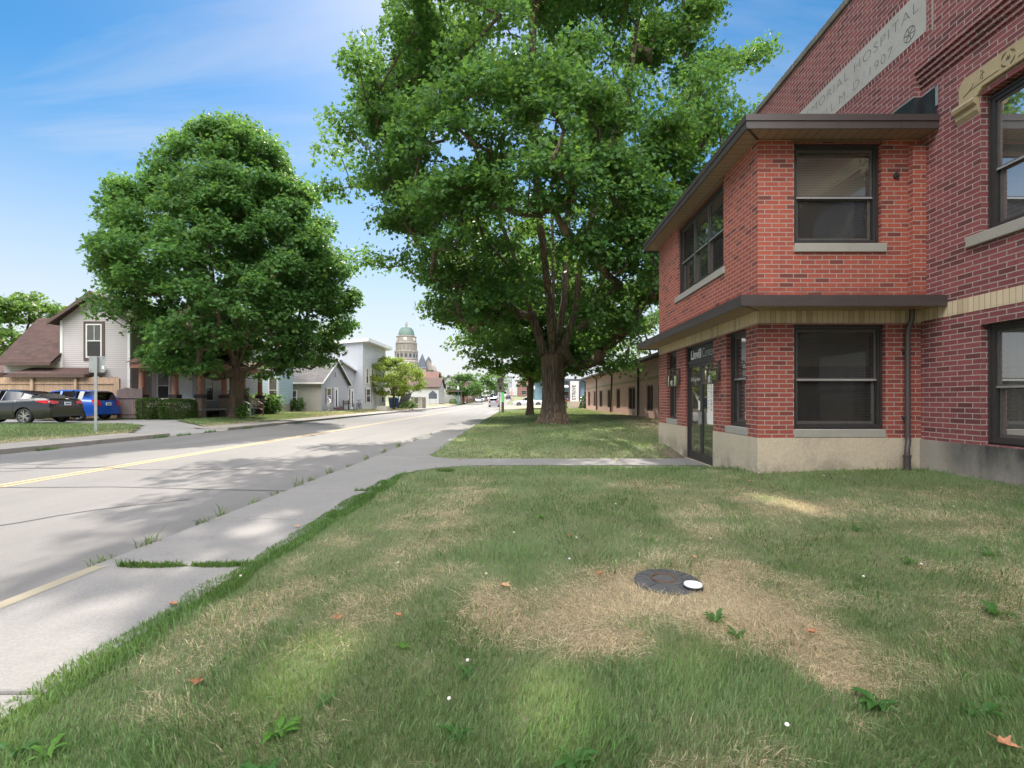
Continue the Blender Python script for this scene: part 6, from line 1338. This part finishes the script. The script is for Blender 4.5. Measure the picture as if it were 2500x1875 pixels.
# street lamps
def lamp():
    rt = thing('street_lamp', 'green cast iron lamp post with white globe nearest on the far kerb', 'street lamp', (0,0,0), 0, 'green lamp posts along the far street')
    m = MB(); m.lathe([(.22,0),(.22,.35),(.14,.45),(.12,.8),(.085,.9),(.075,3.1),(.11,3.15),(.07,3.25),(.14,3.35)], (0,0,0), 10); m.build('post', M['green_post'], rt, True)
    m = MB(); m.lathe([(.13,3.36),(.21,3.55),(.22,3.75),(.15,3.98),(.05,4.1),(.02,4.22)], (0,0,0), 12); m.build('globe', M['globe'], rt, True); return rt
lp = lamp(); lp.location = (-13.6, 106, gz(-13.9,106)-.02)
for x, y, lb in ((-13.4,122,'green lamp post with white globe second along the far kerb'),(-13.2,142,'green lamp post behind the parked silver car'),(-12.8,170,'green lamp post beyond the parked cars'),(-12.6,196,'last green lamp post before the junction'),(3.2,110,'green lamp post on the right beside the maple trunk')):
    dup(lp, (x, y, float(rise(y))+.02), 0, lb)
TS = thing('traffic_light', 'traffic signal hanging over the far junction on a steel mast', 'traffic light', (-13, 208, 2.2)); OS = Vector((-13,208,2.2))
m = MB(); m.tube([(-12.8,208,2.2),(-12.8,208,9)], .13, 8); m.tube([(-12.8,208,8.4),(-4,208,9.0)], .08, 8); m.build('mast', M['galv'], TS, off=OS)
for x_ in (-9.5,-5.5):
    m = MB(); m.box(x_-.2,x_+.2,207.8,208.1,7.5,8.7); s_ = m.build('signal_head', M['black'], TS, off=OS)
    for k, mm in enumerate(('red_sign','orange','green_post')): m = MB(); m.tube([(x_,207.79,8.5-.38*k),(x_,207.75,8.5-.38*k)], .13, 10); m.build('lens', M[mm], s_, off=OS)
# bin, board, fence scraps, bench, statue, slab by the cottages
B1 = thing('wheelie_bin', 'blue rubbish bin standing beside the grey block', 'bin', (-15.9, 60.8, .2)); 
m = MB(); m.add([(-.42,-.42,.1),(.42,-.42,.1),(.42,.42,.1),(-.42,.42,.1),(-.55,-.55,1.25),(.55,-.55,1.25),(.55,.55,1.25),(-.55,.55,1.25)], [[0,1,2,3],[0,1,5,4],[1,2,6,5],[2,3,7,6],[3,0,4,7]]); m.build('body', M['bin_blue'], B1)
m = MB(); m.prism([(-.6,1.26),(.6,1.26),(.5,1.38),(-.5,1.38)], lambda u, v, t: (u, t, v), -.6, .6); m.build('lid', M['bin_blue'], B1)
for s in (-1,1): m = MB(); m.tube([(s*.38,.42,.14),(s*.48,.42,.14)], .14, 12); m.build('wheel', M['black'], B1)
B2 = thing('leaning_board', 'dark panel leaning beside the blue bin', 'board', (-15.0, 61.5, .2)); m = MB(); m.add([(-.7,0,0),(.6,0,.0),(1.0,.9,1.9),(-.25,.9,1.9),(-.7,.06,0),(.6,.06,0),(1.0,.96,1.9),(-.25,.96,1.9)], [[0,1,2,3],[4,5,6,7],[0,1,5,4],[1,2,6,5],[2,3,7,6],[3,0,4,7]]); m.build('panel', M['black'], B2); m = MB(); m.bar((.1,.5,1.0),(.1,1.1,.0),.05); m.build('prop', M['gate_wood'], B2)
B3 = thing('picket_screen', 'short grey plank screen between the lime green tree and the workshop', 'fence', (-11.9, 60, .2)); 
for k in range(4): m = MB(); m.box(k*.48-1.7,k*.48-1.25,0,.05,0,1.45-.06*(k%2)); m.build('plank', M['step'] if k % 2 else M['cream_wood'], B3)
m = MB(); m.box(-1.7,.2,.055,.10,.3,.4); m.box(-1.7,.2,.055,.10,1.0,1.1); m.build('rail', M['gate_wood'], B3)
B4 = thing('garden_bench', 'dark slatted bench in front of the grey cottage', 'bench', (-16.7, 47.2, .27)); 
for k in range(4): m = MB(); m.box(-.25+k*.13,-.15+k*.13,-.75,.75,.42,.45); m.build('seat_slat', M['bench_wood'], B4)
for k in range(3): m = MB(); m.box(-.36,-.33,-.75,.75,.52+k*.14,.62+k*.14); m.build('back_slat', M['bench_wood'], B4)
for s in (-.7,.7): m = MB(); m.box(-.34,-.28,s-.03,s+.03,0,.95); m.box(.2,.26,s-.03,s+.03,0,.62); m.box(-.3,.26,s-.03,s+.03,.60,.64); m.build('bench_end', M['black'], B4)
B5 = thing('garden_statue', 'small white garden figure at the corner of the grey cottage', 'statue', (-17.0, 42.9, .27)); m = MB(); m.lathe([(.16,0),(.18,.1),(.10,.14),(.16,.3),(.19,.5),(.13,.72),(.06,.76),(.05,.80),(.10,.86),(.11,.95),(.06,1.03),(.01,1.06)], (0,0,0), 14); m.build('figure', M['lime'], B5, True)
m = MB(); m.box(-.2,.2,-.2,.2,-.1,.0); m.build('plinth', M['sill'], B5)
B6 = thing('stone_block', 'grey stone block lying in the grass by the far kerb', 'stone', (-14.6, 51.5, .22)); m = MB(); m.add([(-.6,-.5,-.1),(.6,-.55,-.1),(.65,.5,-.1),(-.6,.55,-.1),(-.5,-.42,.38),(.5,-.45,.34),(.5,.4,.36),(-.5,.45,.40)], [[4,5,6,7],[0,1,5,4],[1,2,6,5],[2,3,7,6],[3,0,4,7]]); m.build('block', M['sill'], B6)
B7 = thing('bicycle', 'dark bicycle leaning by the grey block doorway', 'bicycle', (-16.75, 50.2, .27)); 
for s in (-.5,.5): m = MB(); m.tube([(0,s+.33*math.cos(a),.33+.33*math.sin(a)) for a in np.linspace(0,6.283,22)], .025, 6, False); [m.bar((0,s,.33),(0,s+.32*math.cos(a),.33+.32*math.sin(a)),.006) for a in np.linspace(0,6.283,11)]; m.build('wheel', M['black'], B7)
m = MB(); m.tube([(0,-.5,.33),(0,-.15,.8),(0,.35,.78),(0,-.05,.32),(0,-.5,.33)], .02, 6); m.tube([(0,-.05,.32),(0,-.17,.92)], .018, 6); m.tube([(0,.5,.33),(0,.33,.95)], .018, 6); m.build('frame', M['slate'], B7)
m = MB(); m.tube([(-.25,.28,.98),(.25,.28,.98)], .018, 6); m.build('handlebar', M['black'], B7); m = MB(); m.obox((0,-.18,.95),(.06,0,0),(0,.13,0),(0,0,.03)); m.build('saddle', M['black'], B7)
S5 = thing('notice_board', 'small white roadside board with dark pointed top near the workshop', 'sign', (-15.9, 88, .15)); m = MB(); m.box(-.6,-.52,0,.08,0,1.7); m.box(.52,.6,0,.08,0,1.7); m.build('post', M['galv'], S5); m = MB(); m.add([(-.75,-.02,1.3),(.75,-.02,1.3),(.75,-.02,2.2),(0,-.02,2.8),(-.75,-.02,2.2),(-.75,.02,1.3),(.75,.02,1.3),(.75,.02,2.2),(0,.02,2.8),(-.75,.02,2.2)], [[0,1,2,3,4],[9,8,7,6,5],[0,1,6,5],[1,2,7,6],[2,3,8,7],[3,4,9,8],[4,0,5,9]]); m.build('board', M['slate'], S5)
# utility lid in the lawn
LX, LY = .92, 3.02; LZ = float(lawn(LX, LY))-.014
D1 = thing('meter_lid', 'round black plastic meter lid set in the dry lawn', 'lid', (LX, LY, LZ)); m = MB(); m.lathe([(.205,-.03),(.205,.022),(.195,.030),(.10,.032),(.098,.026),(.092,.026),(.09,.033),(.0,.034)], (0,0,0), 40)
for k in range(10): a = k*.628; m.bar((.12*math.cos(a),.12*math.sin(a),.032),(.185*math.cos(a),.185*math.sin(a),.030),.014,.008)
M['lid'] = concrete('sun_faded_black_plastic', (.062,.064,.068), (.11,.105,.10), .8, .5, 9, 120); M['rust'] = plain('rusty_ring', (.10,.05,.025), .9, .4, 40)
m.build('cover', M['lid'], D1, True); m = MB(); m.tube([(.075*math.cos(a)-.02,.075*math.sin(a)+.02,.034) for a in np.linspace(0,6.283,30)], .006, 6, False); m.build('rusty_ring', M['rust'], D1)
m = MB(); m.lathe([(.055,-.02),(.058,.026)], (.115,-.125,.02), 28); rm_ = m.build('access_cap', M['black'], D1); m = MB(); m.lathe([(.054,.0262),(.052,.034),(.0,.036)], (.115,-.125,.02), 28); m.build('cap_face', M['white'], rm_, True)
# ---------------------------------------------------------------- grass, weeds, fallen leaves
def blades(name, n, xr, yr, hf, ok, hmin, hmax, wid, seed, dens=None, colf=None, lean=.55):
    r = np.random.default_rng(seed); X = []; Y = []; tot = 0
    while tot < n:
        k = n*2
        if dens == 'inv':      # denser near the camera
            u = r.random(k); y = yr[0]*(yr[1]/yr[0])**u; half = y*1.30+.4; x = r.uniform(-1, 1, k)*half
        else: x = r.uniform(*xr, k); y = r.uniform(*yr, k)
        g = (x > xr[0]) & (x < xr[1]) & ok(x, y); X.append(x[g]); Y.append(y[g]); tot += g.sum()
    x = np.concatenate(X)[:n]; y = np.concatenate(Y)[:n]
    d = dry(x, y); z = hf(x, y)
    r1, r2 = r.random(n), r.random(n); c = turf_color(d, r1, r2) if colf is None else colf(r, n)
    sz = np.sqrt(np.maximum(1, y/4.0)) if dens == 'inv' else np.ones(n)
    clump = .65+.7*vnoise(x*1.0, y*1.0, 4.0)
    h = (hmin + (hmax-hmin)*r.random(n)**1.6)*clump*(1-.25*d)*np.minimum(sz, 1.3); w = wid*(.6+.8*r.random(n))*sz
    az = r.random(n)*6.283; fl = vnoise(x, y, 1.1)*8; az2 = fl + r.normal(size=n)*1.1
    ln = (lean*(.3+1.1*r.random(n)) + .55*np.clip(d-.4, 0, 1)*r.random(n)*1.6)
    dirx, diry = np.cos(az2), np.sin(az2); sx, sy = np.cos(az)*w/2, np.sin(az)*w/2
    b = np.stack([x, y, z-.004], 1); S = np.stack([sx, sy, np.zeros(n)], 1); D = np.stack([dirx, diry, np.zeros(n)], 1); U = np.array([0,0,1.0])
    mid = b + U*(h*.62/np.sqrt(1+(ln*.5)**2))[:, None] + D*(h*ln*.30)[:, None]
    tip = b + U*(h*1.0/np.sqrt(1+ln**2))[:, None] + D*(h*ln*.85)[:, None]
    V = np.stack([b-S, b+S, mid-S*.75, mid+S*.75, tip], 1).reshape(-1, 3)
    k = np.arange(n)*5; loops = np.stack([k, k+1, k+3, k+2, k+2, k+3, k+4], 1).ravel()
    st = np.stack([np.arange(n)*7, np.arange(n)*7+4], 1).ravel(); tt = np.tile([4, 3], n)
    o = np_mesh(name, V, loops, st, tt, M['grass'], np.repeat(c, 5, 0)); return tag(o, kind='stuff')
def _hash(x, y): return np.mod(np.sin(x*127.1+y*311.7)*43758.5, 1.0)
def lid(x, y): return (x-LX)**2+(y-LY)**2 > (.165+.04*vnoise(x, y, 14.0))**2
bare = lambda x, y: ~in_path(x, y)
def front_ok(x, y): return (x > -2.06) & (y > 1.0) & (y < 9.16) & bare(x, y) & lid(x, y) & ~((x > EX-.02) & (y > EY-.03)) & (x < 5.96)
blades('grass', 330000, (-2.08, 5.96), (1.25, 9.16), lawn, front_ok, .016, .056, .0032, 101, 'inv')
blades('coarse_grass', 16000, (-2.08, 5.96), (1.25, 9.16), lawn, lambda x, y: front_ok(x, y) & (vnoise(x+3, y+8, 2.2) > .45), .035, .085, .0052, 107, 'inv', lambda r, n: np.array([.085,.165,.050])[None]*(.7+.7*r.random((n,1)))*np.where(r.random((n,1)) < .2, 1.5, 1), .8)
blades('straw_litter', 34000, (-2.08, 5.96), (1.25, 9.16), lawn, lambda x, y: front_ok(x, y) & (dry(x, y)+(_hash(x, y)-.5)*.5 > .46), .03, .075, .0030, 108, 'inv', lambda r, n: np.array([.62,.50,.35])[None]*(.55+.75*r.random((n,1))), 3.2)
blades('grass_fringe', 26000, (-2.15, -1.86), (1.2, 8.2), lawn, lambda x, y: (np.abs(x+2.0) < .05+.13*vnoise(x*0, y, 2.5)) & bare(x, y), .018, .058, .0055, 102, None, lambda r, n: np.array([.080,.165,.040])[None]*(.55+.9*r.random((n,1))))
blades('grass_strip', 90000, (-2.1, 6.95), (10.12, 30), lawn, lambda x, y: bare(x, y) & (x < 6.96) & ~((x > EX-.05) & (y < EF+.1)) & ((x-1.5)**2+(y-22.1)**2 > .7**2), .03, .075, .012, 103)
blades('grass_strip', 40000, (-2.1, 6.95), (30, 53.8), lawn, lambda x, y: (x < 6.96) & ((x-.72)**2+(y-34.5)**2 > .3**2), .04, .09, .025, 104)
blades('far_grass', 70000, (-26, -13.95), (11, 32), left_lawn, lambda x, y: ~in_drive(x, y) & ~((x < -17.5) & (y > 26)) & ((x+16.1)**2+(y-27.4)**2 > .45**2), .04, .09, .016, 105)
blades('far_grass', 30000, (-20, -13.95), (32, 62), left_lawn, lambda x, y: ~((x < -17.4) & (y > 39)), .05, .10, .03, 106)
# clover and weeds that creep in pavement joints
def tuft(name, n, cx_, cy_, rx_, ry_, z, seed, h=(.02,.07), w=.006, g=(.06,.14,.025)):
    o = blades(name, n, (cx_-rx_, cx_+rx_), (cy_-ry_, cy_+ry_), lambda x, y: np.full(x.shape, z), lambda x, y: ((x-cx_)/rx_)**2+((y-cy_)/ry_)**2 < 1, h[0], h[1], w, seed, None, lambda r, n: np.array(g)[None]*(.6+.8*r.random((n,1))), .9)
    return o
tuft('joint_grass', 900, -2.75, 3.61, .26, .05, PAV, 111); tuft('joint_grass', 700, -2.25, 3.62, .22, .05, PAV, 112); tuft('joint_grass', 500, -1.30, 8.45, .16, .10, PAV, 113, (.02,.05)); tuft('joint_grass', 120, -2.16, 6.6, .10, .03, PAV, 114)
for k, yy in enumerate([2.9,3.75,4.1,4.9,5.3,5.75,6.4,7.0,7.6,8.4,9.3,10.2,11.5,13,15,17.5]):
    tuft('kerb_weeds', 40+random.randint(0,50), -3.24, yy+random.uniform(-.1,.1), .05, .10+.05*random.random(), -.035, 120+k, (.06,.20), .008, (.11,.17,.05))
for k, (x_, yy) in enumerate([(-12.35,10.6),(-12.35,12.6),(-12.4,16.6),(-12.4,17.8),(-12.45,19.4),(-12.4,22),(-12.4,27),(-12.4,33),(-12.4,40),(-12.4,46)]):
    tuft('kerb_weeds', 160, x_, yy, .12, .35, -.04, 140+k, (.04,.14), .014, (.06,.14,.03))
def rosette(label, x, y, s, n, seed, g=(.07,.19,.03), jag=True, up=.35):
    r = np.random.default_rng(seed); rt = thing('weed', label, 'weed', (x, y, float(lawn(x, y)))); m = MB()
    for k in range(n):
        a = 6.283*k/n+r.uniform(-.6,.6); L = s*r.uniform(.35,1.0); w_ = L*r.uniform(.14,.22); e = up*r.uniform(.2,1.5); d_ = Vector((math.cos(a), math.sin(a), 0)); p = Vector((-math.sin(a), math.cos(a), 0)); prev = None
        q = 7
        for i in range(q+1):
            t_ = i/q; c_ = d_*(L*t_)+Vector((0,0,.01+L*e*math.sin(t_*2.2))); ww = w_*math.sin(.25+t_*2.75)*(1 if not jag or i % 2 else .62)*.9
            cur = (c_-p*ww+Vector((0,0,ww*.3)), c_, c_+p*ww+Vector((0,0,ww*.3)))
            if prev: m.quad(prev[0], cur[0], cur[1], prev[1]); m.quad(prev[1], cur[1], cur[2], prev[2])
            prev = cur
    o = m.build('leaves', M['leaf'], rt, True); at = o.data.attributes.new('Col', 'FLOAT_COLOR', 'POINT'); nv = len(o.data.vertices); c = np.ones((nv,4)); c[:, :3] = np.array(g)*(.8+.4*r.random((nv,1))); at.data.foreach_set('color', c.ravel().astype(np.float32)); return rt
def gp(xd, yd):
    sx, sy = xd*1.1302, yd*1.1302; Y = 1.15*F/(sy-976); return (sx-1270)/F*Y, Y
for k, (xd, yd, s, n, lb) in enumerate([(600,1535,.13,9,'bright dandelion rosette at the lower left of the lawn'),(100,1577,.10,8,'yellow-green weed at the bottom left corner'),(1545,1355,.11,9,'spiky weed just below the black lid'),(1590,1385,.09,8,'dandelion rosette right of the spiky weed'),(1895,1540,.12,14,'large broad leaved plantain in the lower right lawn'),(2150,1340,.13,8,'broad weed near the right edge of the lawn'),(2140,1215,.12,8,'weed clump by the right edge below the foundation'),(1850,1155,.11,8,'small dark weed right of the sunlit patch'),(1960,1225,.09,7,'small rosette in the right middle of the lawn'),(1240,1635,.12,8,'dandelion at the bottom centre edge of the lawn'),(570,1645,.14,9,'dandelion leaves cut by the bottom edge, left of centre'),(30,1570,.09,6,'grey-green weed at the far left bottom'),(1010,1435,.08,7,'small rosette left of the sunny spot'),(985,1560,.09,7,'flat clover patch in the lower centre'),(1170,1115,.10,7,'pale weed in the dark green strip near the path'),(920,1055,.10,6,'yellowish weed near the curved lawn corner'),(700,1475,.08,7,'jagged dandelion in the left middle lawn'),(2120,1560,.10,8,'weed at the lower right corner of the lawn'),(870,1370,.07,6,'light green weed on the left dry band'),(1400,1175,.08,7,'small weed above the black lid')]):
    x, y = gp(xd, yd); g = (.085,.20,.03) if k in (0,1,14,15,18) else (.045,.125,.028); rosette(lb, x, y, s*.85, n+3, 200+k, g, k != 4, .5 if k in (1,2) else .3)
def dead_leaf(label, x, y, s, seed, z=None):
    r = np.random.default_rng(seed); a0 = r.random()*6.28; cz, sz_ = math.cos(a0), math.sin(a0); m = MB(); P = []
    for u, v in MAPLE: u, v = u*s, (v-.5)*s; P.append((u*cz-v*sz_, u*sz_+v*cz, .012+.9*abs(u)*r.uniform(.3,.7)+.25*max(0,v)*r.uniform(0,1)))
    P.append((0,0,.010)); n = len(MAPLE); m.add(P, [[i, (i+1)%n, n] for i in range(n)])
    m.tube([(0,0,.01),(.35*s*sz_,-.35*s*cz,.02),(.9*s*sz_,-.9*s*cz,.03)], .0015, 4)
    o = m.build('fallen_leaf', M['dead1'] if seed % 3 else M['dead2'], None, True, loc=(x, y, (float(lawn(x, y)) if z is None else z)+.018)); tag(o, label, 'leaf', 'brown maple leaves fallen on the lawn'); return o
M['dead1'] = plain('rusty_dead_leaf', (.30,.13,.06), .7, .3, 40); M['dead2'] = plain('tan_dead_leaf', (.40,.24,.12), .7, .3, 40)
for k, (xd, yd, s, lb) in enumerate([(1092,1260,.12,'curled orange leaf at the left edge of the dry patch'),(1295,1247,.09,'pale curled leaf up and left of the black lid'),(375,1278,.09,'orange leaf on the green fringe beside the pavement'),(640,1120,.09,'tan leaf on the fringe halfway along the pavement'),(730,1307,.08,'brown leaf in the left dry grass'),(862,1308,.07,'small orange leaf left of centre'),(875,1100,.09,'rust coloured leaf in the upper left lawn'),(905,1070,.08,'reddish leaf near the curved lawn corner'),(1440,1050,.09,'tan leaf near the entrance path'),(1620,1050,.09,'pale leaf on the grass in front of the foundation'),(425,1437,.09,'grey-tan leaf low on the left lawn'),(1750,1385,.08,'small brown leaf right of the dry patch'),(1500,1218,.08,'orange leaf above the black lid'),(2180,1640,.09,'orange leaf by the bottom right corner'),(995,985,.09,'rusty leaf on the far lawn edge'),(1100,1010,.06,'tiny leaf beside the cross path'),(1230,1160,.06,'small leaf in the dark green strip'),(1380,960,.08,'leaf lying under the big maple')]):
    x, y = gp(xd, yd); dead_leaf(lb, x, y, s*.62, 300+k)
M['clover'] = plain('white_clover_flower', (.62,.58,.54), .8, .15, 60); M['dandelion'] = plain('yellow_dandelion_flower', (.75,.55,.03), .7, .1)
CLV = [(970,1500),(1535,1180),(1865,1266),(1990,1240),(1780,1045),(1700,1030),(1640,1035),(1510,1020),(1900,1025),(2000,1030),(1110,1150),(1230,1215),(1245,1170),(860,1200),(1050,1235),(1010,1420),(520,1225),(1700,1600),(1330,1100),(2060,1120)]
for k, (xd, yd) in enumerate(CLV):
    x, y = gp(xd, yd); z = float(lawn(x, y)); rt = thing('clover_flower', 'white clover flower on a thin stalk in the lawn', 'flower', (x, y, z), 0, 'white clover flowers dotted over the lawn')
    m = MB(); m.lathe([(.003,0),(.0075,.003),(.008,.007),(.005,.011),(.001,.012)], (0,0,.040), 8); m.build('flower_head', M['clover'], rt, True); m = MB(); m.tube([(.01,.004,0),(.003,0,.03),(0,0,.048)], .0015, 4); m.build('stalk', M['lime_green'] if False else M['leafstalk'] if 'leafstalk' in M else M.setdefault('leafstalk', plain('green_stalk', (.07,.13,.03), .7, .2)), rt)
x, y = gp(1582, 1000); rt = thing('dandelion_flower', 'single yellow dandelion beside the path near the door', 'flower', (1.9, 9.55, PAV)); m = MB(); m.lathe([(.006,0),(.022,.006),(.02,.014),(.004,.018)], (0,0,.05), 10); m.build('flower_head', M['dandelion'], rt, True); m = MB(); m.tube([(0,0,0),(0,0,.052)], .003, 5); m.build('stalk', M['leafstalk'], rt)
# bare earth round the maple foot and along the wing wall
m = MB()
def patch(cx_, cy_, rx_, ry_, name, n=22, seed=1, mt='earth'):
    r = np.random.default_rng(seed); P = [(cx_, cy_, gz(cx_,cy_)+.012)]
    for k in range(n): a = 6.283*k/n; q = r.uniform(.75,1.1); x, y = cx_+rx_*q*math.cos(a), cy_+ry_*q*math.sin(a); P.append((x, y, gz(x,y)+.006))
    m = MB(); m.add(P, [[0, 1+k, 1+(k+1)%n] for k in range(n)]); o = m.build(name, M[mt]); tag(o, kind='structure'); return o
M['earth'] = concrete('bare_earth', (.16,.12,.085), (.10,.08,.06), .7, .9, 3, 40)
patch(1.6, 21.9, 1.5, .95, 'bare_earth', seed=2); patch(EX-.18, 11.2, .30, 1.25, 'bare_earth', seed=3)
